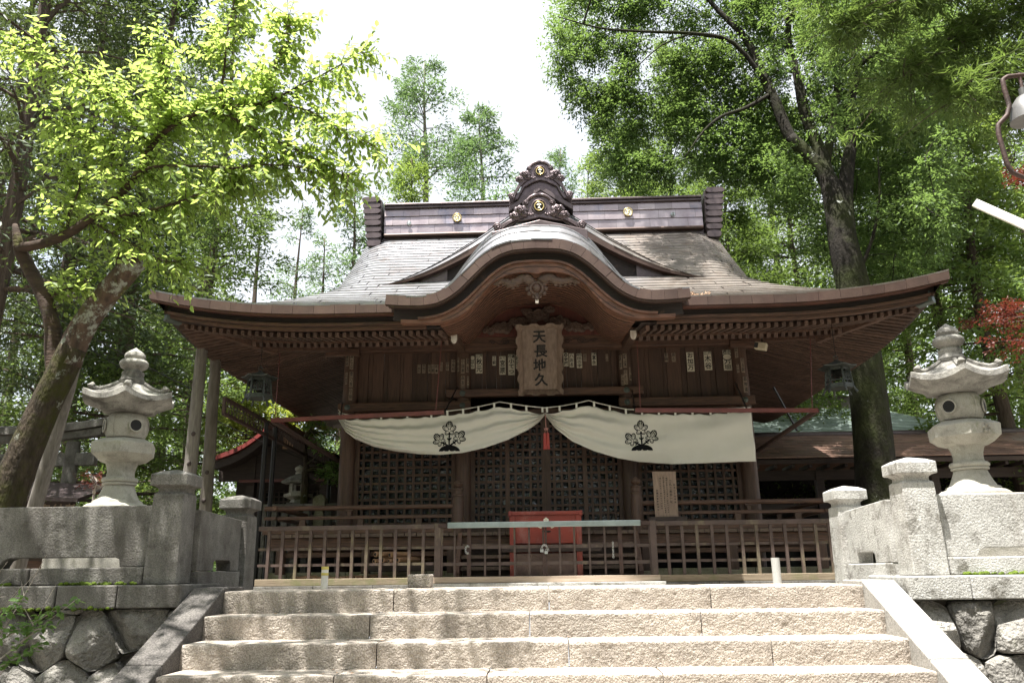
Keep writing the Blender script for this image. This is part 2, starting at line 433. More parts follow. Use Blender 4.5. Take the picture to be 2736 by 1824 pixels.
M['tin_blue'] = mat('blue_sheet', (.25, .45, .62), rough=.6, bump=.1)


def plastic_film():
    m = bpy.data.materials.new('wrinkled_plastic_film')
    m.use_nodes = True
    t = m.node_tree
    L = t.links.new
    b = t.nodes['Principled BSDF']
    b.inputs['Base Color'].default_value = (.010, .014, .015, 1)
    b.inputs['Roughness'].default_value = .07
    b.inputs['Specular IOR Level'].default_value = .75
    geo = _n(t, 'ShaderNodeNewGeometry')
    mp = _n(t, 'ShaderNodeMapping')
    mp.inputs['Scale'].default_value = (1, 1, 1.7)
    L(geo.outputs['Position'], mp.inputs['Vector'])
    nz = _n(t, 'ShaderNodeTexNoise')
    nz.inputs['Scale'].default_value = 5.5
    nz.inputs['Detail'].default_value = 3
    nz.inputs['Distortion'].default_value = 1.2
    L(mp.outputs['Vector'], nz.inputs['Vector'])
    bp = _n(t, 'ShaderNodeBump')
    bp.inputs['Strength'].default_value = .85
    bp.inputs['Distance'].default_value = .06
    L(nz.outputs['Fac'], bp.inputs['Height'])
    L(bp.outputs['Normal'], b.inputs['Normal'])
    return m


M['film'] = plastic_film()


# ------------------------------------------------------------------ mesh helpers
class MB:
    """collects vertices and faces in world coordinates and links them as one mesh object"""

    def __init__(s):
        s.v, s.f = [], []

    def add(s, vs, fs):
        k = len(s.v)
        s.v += [tuple(p) for p in vs]
        s.f += [tuple(i + k for i in q) for q in fs]
        return s

    def box(s, x0, x1, y0, y1, z0, z1):
        return s.add([(x0, y0, z0), (x1, y0, z0), (x1, y1, z0), (x0, y1, z0), (x0, y0, z1), (x1, y0, z1), (x1, y1, z1), (x0, y1, z1)],
                     [(0, 3, 2, 1), (4, 5, 6, 7), (0, 1, 5, 4), (1, 2, 6, 5), (2, 3, 7, 6), (3, 0, 4, 7)])

    def frus(s, cx, cy, z0, z1, a0, b0, a1, b1):
        """a rectangular block whose half sizes go from a0,b0 below to a1,b1 above"""
        return s.add([(cx - a0, cy - b0, z0), (cx + a0, cy - b0, z0), (cx + a0, cy + b0, z0), (cx - a0, cy + b0, z0),
                      (cx - a1, cy - b1, z1), (cx + a1, cy - b1, z1), (cx + a1, cy + b1, z1), (cx - a1, cy + b1, z1)],
                     [(0, 3, 2, 1), (4, 5, 6, 7), (0, 1, 5, 4), (1, 2, 6, 5), (2, 3, 7, 6), (3, 0, 4, 7)])

    def bar(s, p, q, w, h, up=(0, 0, 1)):
        p, q = Vector(p), Vector(q)
        d = (q - p).normalized()
        up = Vector(up)
        sd = d.cross(up)
        if sd.length < 1e-5:
            sd = d.cross(Vector((0, 1, 0)))
        sd.normalize()
        u = sd.cross(d).normalized()
        a, b = sd * (w / 2), u * (h / 2)
        vs = [p - a - b, p + a - b, p + a + b, p - a + b, q - a - b, q + a - b, q + a + b, q - a + b]
        return s.add(vs, [(0, 3, 2, 1), (4, 5, 6, 7), (0, 1, 5, 4), (1, 2, 6, 5), (2, 3, 7, 6), (3, 0, 4, 7)])

    def tube(s, pts, r, n=8, cap=True, squash=1.0):
        pts = [Vector(p) for p in pts]
        rs = r if isinstance(r, (list, tuple)) else [r] * len(pts)
        rings = []
        u = None
        for i, p in enumerate(pts):
            d = (pts[min(i + 1, len(pts) - 1)] - pts[max(i - 1, 0)])
            if d.length < 1e-9:
                d = Vector((0, 0, 1))
            d.normalize()
            if u is None:
                u = d.cross(Vector((.31, .17, .93)) if abs(d.z) < .9 else Vector((1, 0, 0))).normalized()
            else:
                u = (u - d * u.dot(d))
                if u.length < 1e-6:
                    u = d.orthogonal()
                u.normalize()
            w = d.cross(u)
            rings.append([p + (u * math.cos(2 * math.pi * k / n) + w * math.sin(2 * math.pi * k / n) * squash) * rs[i] for k in range(n)])
        vs = [v for rg in rings for v in rg]
        fs = []
        for i in range(len(pts) - 1):
            for k in range(n):
                k2 = (k + 1) % n
                fs.append((i * n + k, i * n + k2, (i + 1) * n + k2, (i + 1) * n + k))
        if cap:
            fs.append(tuple(range(n - 1, -1, -1)))
            fs.append(tuple((len(pts) - 1) * n + k for k in range(n)))
        return s.add(vs, fs)

    def lathe(s, prof, n, cx, cy, z0=0, rot=0.0, sx=1.0):
        vs, fs = [], []
        for r, z in prof:
            for k in range(n):
                a = rot + 2 * math.pi * k / n
                vs.append((cx + r * math.cos(a) * sx, cy + r * math.sin(a), z0 + z))
        for i in range(len(prof) - 1):
            for k in range(n):
                k2 = (k + 1) % n
                fs.append((i * n + k, i * n + k2, (i + 1) * n + k2, (i + 1) * n + k))
        fs.append(tuple(range(n - 1, -1, -1)))
        fs.append(tuple((len(prof) - 1) * n + k for k in range(n)))
        return s.add(vs, fs)

    def prism(s, out, y0, y1):
        """an outline in x, z pushed from y0 to y1"""
        n = len(out)
        vs = [(x, y0, z) for x, z in out] + [(x, y1, z) for x, z in out]
        fs = [tuple(range(n)), tuple(range(2 * n - 1, n - 1, -1))]
        for k in range(n):
            k2 = (k + 1) % n
            fs.append((k2, k, n + k, n + k2))
        return s.add(vs, fs)

    def grid(s, rows):
        n = len(rows[0])
        vs = [p for r in rows for p in r]
        fs = [(i * n + k, i * n + k + 1, (i + 1) * n + k + 1, (i + 1) * n + k) for i in range(len(rows) - 1) for k in range(n - 1)]
        return s.add(vs, fs)

    def sphere(s, c, r, n=10, m=6, sc=(1, 1, 1)):
        c = Vector(c)
        prof = [(math.sin(math.pi * i / m), -math.cos(math.pi * i / m)) for i in range(m + 1)]
        vs, fs = [], []
        for a, z in prof:
            for k in range(n):
                t = 2 * math.pi * k / n
                vs.append((c.x + r * sc[0] * a * math.cos(t), c.y + r * sc[1] * a * math.sin(t), c.z + r * sc[2] * z))
        for i in range(m):
            for k in range(n):
                k2 = (k + 1) % n
                fs.append((i * n + k, i * n + k2, (i + 1) * n + k2, (i + 1) * n + k))
        return s.add(vs, fs)

    def build(s, name, material, parent=None, smooth=False, bevel=0.0, kind=None, bseg=2):
        me = bpy.data.meshes.new(name)
        me.from_pydata(s.v, [], s.f)
        me.update()
        return link(name, me, material, parent, smooth, bevel, kind, bseg)


def link(name, me, material, parent=None, smooth=False, bevel=0.0, kind=None, bseg=2):
    m = M[material] if isinstance(material, str) else material
    if m and not me.materials:
        me.materials.append(m)
    if smooth:
        me.polygons.foreach_set('use_smooth', [True] * len(me.polygons))
        if smooth != 'all':
            try:
                me.set_sharp_from_angle(angle=rad(38))
            except Exception:
                pass
    o = bpy.data.objects.new(name, me)
    col.objects.link(o)
    if parent is not None:
        o.parent = parent
        if parent.parent is None and parent.type == 'EMPTY':
            o.location = -parent.location
    if bevel:
        md = o.modifiers.new('edge', 'BEVEL')
        md.width = bevel
        md.segments = bseg
        md.limit_method = 'ANGLE'
        md.angle_limit = rad(40)
    if kind:
        o['kind'] = kind
    return o


def thing(name, label, category, loc, group=None):
    o = bpy.data.objects.new(name, None)
    o.empty_display_size = .2
    o.location = loc
    col.objects.link(o)
    tag(o, label, category, group)
    return o


def tag(o, label, category, group=None):
    o['label'] = label
    o['category'] = category
    if group:
        o['group'] = group
    return o


def box(name, mt, parent, x0, x1, y0, y1, z0, z1, bevel=0.0, **kw):
    return MB().box(x0, x1, y0, y1, z0, z1).build(name, mt, parent, bevel=bevel, **kw)


def np_mesh(name, V, Fq):
    """a mesh straight from arrays: V (n,3), Fq (m,k)"""
    V = np.ascontiguousarray(V, dtype=np.float32)
    Fq = np.ascontiguousarray(Fq, dtype=np.int32)
    me = bpy.data.meshes.new(name)
    me.vertices.add(len(V))
    me.vertices.foreach_set('co', V.ravel())
    k = Fq.shape[1]
    me.loops.add(Fq.size)
    me.loops.foreach_set('vertex_index', Fq.ravel())
    me.polygons.add(len(Fq))
    me.polygons.foreach_set('loop_start', np.arange(len(Fq), dtype=np.int32) * k)
    me.update(calc_edges=True)
    return me


def text(name, body, parent, loc, size, mt, rot=(math.pi / 2, 0, 0), bold=0.0, depth=.0015, line=1.0):
    cu = bpy.data.curves.new(name, 'FONT')
    cu.body = body
    cu.size = size
    cu.align_x = 'CENTER'
    cu.align_y = 'CENTER'
    cu.space_line = line
    cu.offset = bold
    cu.extrude = depth
    cu.resolution_u = 2
    cu.materials.append(M[mt])
    o = bpy.data.objects.new(name, cu)
    col.objects.link(o)
    o.rotation_euler = rot
    o.location = loc
    if parent is not None:
        o.parent = parent
        if parent.parent is None and parent.type == 'EMPTY':
            o.location = Vector(loc) - parent.location
    return o


def lerp(a, b, t):
    return a + (b - a) * t


def interp(x, xs, ys):
    return float(np.interp(x, xs, ys))


def pchip(xs, ys):
    """smooth monotone curve through points"""
    xs, ys = np.array(xs, float), np.array(ys, float)
    h = np.diff(xs)
    d = np.diff(ys) / h
    m = np.zeros(len(xs))
    m[0], m[-1] = d[0], d[-1]
    for i in range(1, len(xs) - 1):
        if d[i - 1] * d[i] <= 0:
            m[i] = 0
        else:
            w1, w2 = 2 * h[i] + h[i - 1], h[i] + 2 * h[i - 1]
            m[i] = (w1 + w2) / (w1 / d[i - 1] + w2 / d[i])

    def fn(x):
        i = int(np.clip(np.searchsorted(xs, x) - 1, 0, len(xs) - 2))
        t = (x - xs[i]) / h[i]
        if x < xs[0]:
            return ys[0] + m[0] * (x - xs[0])
        if x > xs[-1]:
            return ys[-1] + m[-1] * (x - xs[-1])
        return ((1 + 2 * t) * (1 - t) ** 2 * ys[i] + t * (1 - t) ** 2 * h[i] * m[i]
                + t * t * (3 - 2 * t) * ys[i + 1] + t * t * (t - 1) * h[i] * m[i + 1])
    return fn


def vnoise(x, y, seed=0):
    """cheap smooth value noise for shaping stone faces"""
    def h(i, j):
        n = (i * 374761393 + j * 668265263 + seed * 1274126177) & 0xffffffff
        n = ((n ^ (n >> 13)) * 1103515245) & 0xffffffff
        return ((n ^ (n >> 16)) & 0xffff) / 65535.0
    xi, yi = math.floor(x), math.floor(y)
    fx, fy = x - xi, y - yi
    fx, fy = fx * fx * (3 - 2 * fx), fy * fy * (3 - 2 * fy)
    return lerp(lerp(h(xi, yi), h(xi + 1, yi), fx), lerp(h(xi, yi + 1), h(xi + 1, yi + 1), fx), fy)

# ================================================================== THE SETTING: ground, stairs, stone terrace
def sheet(name, x0, x1, y0, y1, z, mt, nx=2, ny=2):
    rows = [[(lerp(x0, x1, i / (nx - 1)), lerp(y0, y1, j / (ny - 1)), z) for i in range(nx)] for j in range(ny)]
    return MB().grid(rows).build(name, mt, kind='structure')


sheet('ground', -1500, 1500, 6.5, 2500, -0.10, 'ground')
sheet('lower_ground', -300, 300, -400, 6.5, -1.62, 'ground')
rows = []
for j in range(14):
    y = 420 + j * 45
    rows.append([(x, y, max(-1.0, (30 * math.sin(math.pi * min(1, j / 9.0)) + 14 * vnoise(x / 60, y / 60, 3))
                             * math.exp(-((x + 230) / 200) ** 2) - 1.0)) for x in np.linspace(-900, 500, 60)])
MB().grid(rows).build('hill', 'hill', kind='structure', smooth='all')

# ---- stairs
RISE, RUN = .16, .33
stairs = thing('stone_stairs', 'wide flight of rough tan granite steps leading up to the shrine', 'stairs', (0, 5.3, -1.6))
JOINTS = [[1051, 1467, 1900], [989, 1414, 1870], [1010, 1516, 2051], [900, 1300, 1760], [], [], [], [], []]


def step_block(x0, x1, y, z, seed, depth=.40):
    x0, x1 = x0 + .004, x1 - .004
    n = max(6, int((x1 - x0) / (.011 if z > -.7 else .05)))
    sec = [(0, -RISE)] + [(0, -RISE + RISE * .90 * k / 13) for k in range(1, 14)] + [(.003, -.006), (.012, -.0012), (.030, 0), (.18, .001), (depth, 0)]
    rows = []
    for sy, sz in sec:
        r = []
        for i in range(n + 1):
            x = lerp(x0, x1, i / n)
            e = min(1.0, min(i, n - i) / 3.0)
            dy = dz = 0
            if sy <= .02:
                dy = -.004 * (vnoise(x * 16, (z + sz) * 16, seed) - .5) - .004 * (vnoise(x * 45, (z + sz) * 45, seed + 5) - .5) - .005 * (vnoise(x * 80, (z + sz) * 80, seed + 8) - .5)
                dy += .010 * (1 - e)
            if sz > -.02:
                dz = .003 * (vnoise(x * 9, 3.3, seed + 9) - .5) - .004 * (1 - e)
            r.append((x, y + sy + dy, z + sz + dz))
        rows.append(r)
    mb = MB().grid(rows)
    k = len(rows[0])
    mb.f.append(tuple(i * k for i in range(len(sec))))
    mb.f.append(tuple(i * k + k - 1 for i in range(len(sec) - 1, -1, -1)))
    return mb


SX0, SX1 = -2.42, 2.32
for i in range(9):
    y, z = 6.2 - RUN * i, .012 - RISE * i
    js = [un(px, 1600, Y=y).x for px in JOINTS[i]] or [lerp(SX0, SX1, (k + (.5 if i % 2 else .3)) / 4) for k in range(4)]
    xs = [SX0 - .01] + js + [SX1 + .01]
    for k in range(len(xs) - 1):
        step_block(xs[k], xs[k + 1], y, z, i * 7 + k, depth=.75 if i == 0 else .40).build('step_block', 'step', stairs, smooth=True)

for sx, (xa, xb) in ((-1, (-2.665, -2.425)), (1, (2.325, 2.565))):
    segs = [(6.62, 6.22, None), (6.22, 5.30, 1), (5.29, 3.9, 1), (3.89, 3.0, 1)]
    for ya, yb, sl in segs:
        def top(y):
            return .040 if y >= 6.215 else .040 - (6.215 - y) * RISE / RUN
        mb = MB()
        v = []
        for y in (yb, ya):
            v += [(xa, y, top(y) - .42), (xb, y, top(y) - .42), (xb, y, top(y)), (xa, y, top(y))]
        mb.add(v, [(0, 1, 2, 3), (7, 6, 5, 4), (0, 4, 5, 1), (1, 5, 6, 2), (2, 6, 7, 3), (3, 7, 4, 0)])
        mb.build('sloping_kerb_stone', 'granite_ramp' if sx > 0 else 'granite_dark', stairs, bevel=.008)  # tree shade on the left kerb is put into its darker granite


# ---- pillars of the stone balustrade
def pillar(name, parent, cx, cy, z0, h, hw, mt):
    sec = [(0, 1.06), (.70, 1.0), (.775, .98), (.79, .80), (.822, .80), (.842, .98), (.848, 1.20), (.945, 1.20), (.975, .78), (1.0, .10)]
    mb = MB()
    for (za, a), (zb, b) in zip(sec[:-1], sec[1:]):
        mb.frus(cx, cy, z0 + h * za, z0 + h * zb, hw * a, hw * a, hw * b, hw * b)
    # keep only the outer skin: merge coincident layers by building one lathe of four sides instead
    mb = MB()
    s2 = math.sqrt(2)
    prof = [(hw * a * s2, h * za) for za, a in sec]
    mb.lathe(prof, 4, cx, cy, z0, rot=math.pi / 4)
    return mb.build(name, mt, parent, bevel=.007)


def panel_front(parent, x0, x1, y0, y1, z0, z1, slot, mt):
    sx0, sx1, sh = slot
    r = .05
    out = [(x0, z0), (sx0, z0), (sx0 + .03, z0 + sh * .75), (sx0 + .03 + r, z0 + sh), (sx1 - r, z0 + sh), (sx1 - .01, z0 + sh * .8), (sx1, z0), (x1, z0),
           (x1, z1), (x0, z1)]
    return MB().prism(out, y0, y1).build('panel', mt, parent, bevel=.006)


def panel_side(parent, x0, x1, y0, y1, z0, z1a, z1b, slot, mt):
    s0, s1, sh = slot
    r = .04
    out = [(y0, z0), (s0, z0), (s0 + .01, z0 + sh * .8), (s0 + r, z0 + sh), (s1 - r, z0 + sh), (s1 - .01, z0 + sh * .8), (s1, z0), (y1, z0), (y1, z1b), (y0, z1a)]
    n = len(out)
    mb = MB()
    v = [(x0, y, z) for y, z in out] + [(x1, y, z) for y, z in out]
    f = [tuple(range(n)), tuple(range(2 * n - 1, n - 1, -1))] + [((k + 1) % n, k, n + k, n + (k + 1) % n) for k in range(n)]
    mb.add(v, f)
    return mb.build('panel', mt, parent, bevel=.006)


def voronoi_stones(parent, x0, x1, z0, z1, cell, seed, yfun, mt):
    rg = random.Random(seed)
    pts = []
    nz = max(1, int((z1 - z0) / cell))
    nx = int((x1 - x0) / cell)
    for j in range(-1, nz + 1):
        for i in range(-1, nx + 1):
            pts.append((x0 + (i + .5 + (j % 2) * .5 + rg.uniform(-.28, .28)) * (x1 - x0) / nx, z0 + (j + .5 + rg.uniform(-.27, .27)) * (z1 - z0) / nz))
    for a, p in enumerate(pts):
        poly = [(x0, z0), (x1, z0), (x1, z1), (x0, z1)]
        for b, q in enumerate(pts):
            if a == b or (p[0] - q[0]) ** 2 + (p[1] - q[1]) ** 2 > (3 * cell) ** 2:
                continue
            mx, mz = (p[0] + q[0]) / 2, (p[1] + q[1]) / 2
            nx_, nz_ = q[0] - p[0], q[1] - p[1]
            new = []
            for k in range(len(poly)):
                c, d = poly[k], poly[(k + 1) % len(poly)]
                dc = (c[0] - mx) * nx_ + (c[1] - mz) * nz_
                dd = (d[0] - mx) * nx_ + (d[1] - mz) * nz_
                if dc <= 0:
                    new.append(c)
                if dc * dd < 0:
                    t = dc / (dc - dd)
                    new.append((lerp(c[0], d[0], t), lerp(c[1], d[1], t)))
            poly = new
            if len(poly) < 3:
                break
        if len(poly) < 3:
            continue
        cx = sum(q[0] for q in poly) / len(poly)
        cz = sum(q[1] for q in poly) / len(poly)
        # resample the outline and round its corners
        pk = []
        m = len(poly)
        per = sum(math.dist(poly[k], poly[(k + 1) % m]) for k in range(m))
        if per < .35:
            continue
        N = 26
        seg = per / N
        acc = 0
        k = 0
        pos = 0.0
        for _ in range(N):
            while True:
                c, d = poly[k % m], poly[(k + 1) % m]
                L_ = math.dist(c, d)
                if pos <= acc + L_ or k > 4 * m:
                    t = (pos - acc) / max(L_, 1e-6)
                    pk.append((lerp(c[0], d[0], t), lerp(c[1], d[1], t)))
                    break
                acc += L_
                k += 1
            pos += seg
        pk = [((pk[i - 1][0] + 6 * pk[i][0] + pk[(i + 1) % N][0]) / 8, (pk[i - 1][1] + 6 * pk[i][1] + pk[(i + 1) % N][1]) / 8) for i in range(N)]
        R = math.sqrt(per * per / 12) / 2
        ins = 1 - .0045 / max(R, .05)
        mb = MB()
        bulge = rg.uniform(.04, .075)
        rings = [(1.0, .10), (1.0, .0), (.965, -.42), (.90, -.68), (.72, -.9), (.5, -1.0), (.28, -1.02), (.1, -1.02)]
        tilt = (rg.uniform(-.3, .3), rg.uniform(-.3, .3))
        planes = [(rg.uniform(-.75, .75), rg.uniform(-.75, .75), rg.uniform(-.035, .0)) for _ in range(4)]
        for s_, dep in rings:
            for (qx, qz) in pk:
                x = cx + (qx - cx) * s_ * ins
                z = cz + (qz - cz) * s_ * ins
                nn = (vnoise(x * 9, z * 9, seed + a) - .5) * .05 + (vnoise(x * 22, z * 22, seed + a + 3) - .5) * .024
                y = yfun(z) + .02 + (dep * bulge if dep < 0 else dep)
                if dep < 0:
                    y += nn * min(1, -dep * 1.3) + tilt[0] * (x - cx) * -dep + tilt[1] * (z - cz) * -dep
                    y = max([y] + [yfun(z) - bulge * 1.05 + a_ * (x - cx) + b_ * (z - cz) + c_ * .3 for a_, b_, c_ in planes])
                mb.v.append((x, y, z))
        for i in range(len(rings) - 1):
            for q in range(N):
                q2 = (q + 1) % N
                mb.f.append((i * N + q, i * N + q2, (i + 1) * N + q2, (i + 1) * N + q))
        mb.f.append(tuple((len(rings) - 1) * N + q for q in range(N)))
        mb.build('stone', mt, parent)


def moss_strip(parent, x0, x1, y, z, seed, mt='moss'):
    rg = random.Random(seed)
    mb = MB()
    for _ in range(int((x1 - x0) * 60)):
        x = rg.uniform(x0, x1)
        if vnoise(x * 3.1, 1.7, seed) < .42:
            continue
        r = rg.uniform(.008, .024)
        mb.sphere((x, y + rg.uniform(-.025, .01), z + rg.uniform(0, .012)), r, 6, 4, (1.2, 1, .8))
    return mb.build('moss', mt, parent, smooth='all', kind='stuff')


def yface(z):
    return 6.10 - .22 * max(0, -.1 - z) / 1.4


GL, GR = 'granite', 'granite_light'  # left wall's tree shade and right wall's sun are put into these tones
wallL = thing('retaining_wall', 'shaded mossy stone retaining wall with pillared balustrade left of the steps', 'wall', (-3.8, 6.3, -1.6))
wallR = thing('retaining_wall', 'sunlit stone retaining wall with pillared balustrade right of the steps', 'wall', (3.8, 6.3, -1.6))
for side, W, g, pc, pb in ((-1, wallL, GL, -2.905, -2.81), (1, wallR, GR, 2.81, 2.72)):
    xo = -6.6 if side < 0 else 6.6
    xi = -2.67 if side < 0 else 2.57
    a, b = min(xo, xi), max(xo, xi)
    # coping stones
    cuts = [-6.6, -5.3, -4.18, -3.62, -3.16, -2.672] if side < 0 else [2.574, 3.02, 3.62, 4.4, 5.5, 6.6]
    for k in range(len(cuts) - 1):
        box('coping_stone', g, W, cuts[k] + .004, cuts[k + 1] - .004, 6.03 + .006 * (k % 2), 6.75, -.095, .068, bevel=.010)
    cuts = [-6.6, -5.0, -3.93, -3.045] if side < 0 else [2.95, 3.9, 5.1, 6.6]
    for k in range(len(cuts) - 1):
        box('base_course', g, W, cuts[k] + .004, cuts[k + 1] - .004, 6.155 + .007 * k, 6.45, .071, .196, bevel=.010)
    if side < 0:
        panel_front(W, -5.6, -3.03, 6.235, 6.375, .199, .662, (-4.227, -3.27, .075), g)
    else:
        panel_front(W, 2.935, 5.6, 6.235, 6.375, .199, .655, (3.20, 4.15, .065), g)
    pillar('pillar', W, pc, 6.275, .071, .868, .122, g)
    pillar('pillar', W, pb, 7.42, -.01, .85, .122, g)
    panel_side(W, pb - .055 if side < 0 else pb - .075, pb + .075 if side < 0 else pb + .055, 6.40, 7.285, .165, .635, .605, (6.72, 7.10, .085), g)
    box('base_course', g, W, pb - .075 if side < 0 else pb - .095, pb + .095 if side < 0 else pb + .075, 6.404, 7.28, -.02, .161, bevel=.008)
    # fill and field stones
    box('wall_core', 'rock_back', W, a, b, 6.17, 6.9, -1.62, -.10)
    voronoi_stones(W, a, b, -1.62, -.10, .31 if side < 0 else .38, 5 if side < 0 else 42, yface, 'rock')
    moss_strip(W, a if side < 0 else 2.98, b - .4 if side < 0 else b, 6.15, .070, 4 + side)
    moss_strip(W, a if side < 0 else 2.9, b - .5 if side < 0 else b, 6.05, -.10, 14 + side)

# ---- big stone lanterns on pedestals behind the balustrade
def hexring(r, z, lift, n=36, rot=0.0):
    out = []
    for k in range(n):
        a = 2 * math.pi * k / n
        f = (a % (math.pi / 3)) - math.pi / 6
        rr = r * math.cos(math.pi / 6) / math.cos(f)
        c = (abs(f) / (math.pi / 6)) ** 2.2
        out.append((rr * math.cos(a + rot), rr * math.sin(a + rot), z + lift * c))
    return out


def rings_mesh(rings, cx, cy, z0):
    mb = MB()
    n = len(rings[0])
    for r in rings:
        for x, y, z in r:
            mb.v.append((cx + x, cy + y, z0 + z))
    for i in range(len(rings) - 1):
        for k in range(n):
            k2 = (k + 1) % n
            mb.f.append((i * n + k, i * n + k2, (i + 1) * n + k2, (i + 1) * n + k))
    mb.f.append(tuple(range(n - 1, -1, -1)))
    mb.f.append(tuple((len(rings) - 1) * n + k for k in range(n)))
    return mb


def stone_lantern(label, cx, cy, z0, rot, sc=1.0):
    L = thing('stone_lantern', label, 'lantern', (cx, cy, -.02))
    S = sc

    def lathe(name, prof, mt, n=28, smooth=True, bevel=0):
        return MB().lathe([(r * S, z * S) for r, z in prof], n, cx, cy, z0, rot).build(name, mt, L, smooth=smooth, bevel=bevel)
    box('pedestal', 'lantern', L, cx - .42, cx + .42, cy - .36, cy + .36, -.02, z0 - .002, bevel=.01)
    lathe('base', [(.29, 0), (.29, .02), (.255, .045), (.225, .05), (.215, .075), (.19, .085), (.165, .13), (.143, .185), (.132, .22)], 'lantern')
    lathe('shaft', [(.130, .221), (.150, .226), (.152, .240), (.142, .246), (.158, .256), (.160, .275), (.150, .290), (.124, .298), (.119, .34), (.126, .38),
                    (.137, .415), (.146, .432)], 'lantern')
    R6 = [hexring(.165 * S, .433 * S, 0, rot=rot), hexring(.235 * S, .455 * S, 0, rot=rot), hexring(.288 * S, .50 * S, 0, rot=rot), hexring(.300 * S, .508 * S, 0, rot=rot),
          hexring(.306 * S, .605 * S, 0, rot=rot), hexring(.285 * S, .617 * S, 0, rot=rot), hexring(.20 * S, .655 * S, 0, rot=rot)]
    pl = rings_mesh(R6, cx, cy, z0).build('platform', 'lantern', L, smooth=True, bevel=.004)
    # sunken crest panel on the platform's front faces
    fb = lathe('firebox', [(.135, .657), (.165, .67), (.183, .71), (.191, .76), (.190, .81), (.176, .86), (.150, .895), (.14, .90)], 'lantern')
    for a in (math.radians(-90 - 52), math.radians(-90 + 52), math.radians(90)):
        d = Vector((math.cos(a), math.sin(a), 0))
        c = Vector((cx, cy, z0 + .775 * S)) + d * .186 * S
        mb = MB()
        mb.tube([c - d * .03, c + d * .0105 * S], .056 * S, 18)
        mb.build('light_opening', 'dark_hole', fb)
        sd_ = Vector((-d.y, d.x, 0))
        MB().tube([c + d * .008 + sd_ * .06 * S * math.cos(q) + Vector((0, 0, .06 * S * math.sin(q))) for q in np.linspace(0, 2 * math.pi, 22)], .009 * S, 6, cap=False).build(
            'opening_rim', 'lantern', fb, smooth='all')
    for k in range(6):
        a = rot + math.radians(60 * k + 30)
        if any(abs(math.remainder(a - h_, 2 * math.pi)) < .42 for h_ in (math.radians(-142), math.radians(-38), math.radians(90))):
            continue
        mb = MB()
        pts = [(cx + (r + .003) * S * math.cos(a), cy + (r + .003) * S * math.sin(a), z0 + z * S) for r, z in [(.14, .66), (.166, .672), (.184, .712), (.192, .76), (.191, .81), (.177, .858), (.152, .89)]]
        mb.tube(pts, .006 * S, 5)
        mb.build('rib', 'lantern', fb, smooth=True)
    rr = [hexring(.17 * S, .902 * S, 0, rot=rot), hexring(.26 * S, .915 * S, 0, rot=rot), hexring(.285 * S, .945 * S, .005, rot=rot), hexring(.445 * S, .985 * S, .055 * S, rot=rot),
          hexring(.450 * S, .99 * S, .058 * S, rot=rot), hexring(.445 * S, 1.035 * S, .065 * S, rot=rot), hexring(.38 * S, 1.050 * S, .045 * S, rot=rot),
          hexring(.30 * S, 1.082 * S, .02 * S, rot=rot), hexring(.22 * S, 1.128 * S, .005, rot=rot), hexring(.155 * S, 1.178 * S, 0, rot=rot), hexring(.115 * S, 1.20 * S, 0, rot=rot)]
    rf = rings_mesh(rr, cx, cy, z0).build('roof', 'lantern_roof', L, smooth=True)
    for k in range(6):
        a = rot + math.radians(60 * k)
        d = Vector((math.cos(a), math.sin(a), 0))
        c = Vector((cx, cy, z0))
        mb = MB()
        mb.tube([c + d * r * S + Vector((0, 0, z * S)) for r, z in [(.13, 1.20), (.22, 1.142), (.30, 1.108), (.36, 1.102), (.378, 1.125), (.352, 1.145)]],
                [.02 * S, .022 * S, .024 * S, .034 * S, .034 * S, .026 * S], 8)
        mb.build('curl', 'lantern_roof', rf, smooth=True)
    lathe('finial', [(.115, 1.201), (.120, 1.235), (.106, 1.248), (.098, 1.285), (.104, 1.30), (.10, 1.318), (.082, 1.326), (.078, 1.34), (.085, 1.346), (.118, 1.365),
                     (.134, 1.395), (.130, 1.42), (.112, 1.438), (.086, 1.442), (.088, 1.452), (.098, 1.475), (.090, 1.505), (.062, 1.530), (.028, 1.552), (.004, 1.572)],
          'lantern_roof')
    return L, pl


LR, plR = stone_lantern('tall pale stone lantern behind the sunlit right balustrade', 3.66, 7.02, .70, rad(14), .975)
LL, plL = stone_lantern('tall mossy stone lantern behind the shaded left balustrade', -4.00, 7.45, .73, rad(-8), 1.0)
# flower crest cut into the right lantern's platform, writing into the left one's
mb = MB()
for k in range(5):
    a = 2 * math.pi * k / 5 + math.pi / 2
    fa = rad(-76)
    fc = Vector((3.66 + .262 * math.cos(fa), 7.02 + .262 * math.sin(fa), 1.243))
    ft = Vector((-math.sin(fa), math.cos(fa), 0))
    mb.sphere(fc + ft * (.030 * math.cos(a)) + Vector((0, 0, .030 * math.sin(a))), .015, 8, 5)
mb.build('flower_crest', 'lantern', plR, smooth='all')

# ================================================================== THE SHRINE HALL
CX = .05
HALL = thing('shrine_hall', 'large dark timber shrine hall with sweeping copper roof and cusped front gable', 'shrine', (CX, 14.6, -.1))
COLX = [CX - 3.21, CX - 1.33, CX + 1.33, CX + 3.21]
YW = 12.8                       # plane of the front columns
EY, EXH = 10.44, 5.56           # front eave line, half length of the eaves
for x in COLX:
    MB().lathe([(.13, -.1), (.128, .6), (.125, 2.6), (.118, 4.0)], 20, x, YW, 0).build('column', 'wood_v', HALL, smooth=True)
for x in (COLX[0], COLX[3]):
    MB().lathe([(.13, -.1), (.125, 4.0)], 16, x, 17.6, 0).build('column', 'wood_v', HALL, smooth=True)
box('side_wall', 'board', HALL, COLX[0] - .02, COLX[0] + .02, YW + .1, 17.55, .6, 4.0)
box('side_wall', 'board', HALL, COLX[3] - .02, COLX[3] + .02, YW + .1, 17.55, .6, 4.0)
box('back_wall', 'board', HALL, COLX[0], COLX[3], 17.56, 17.62, .6, 4.0)
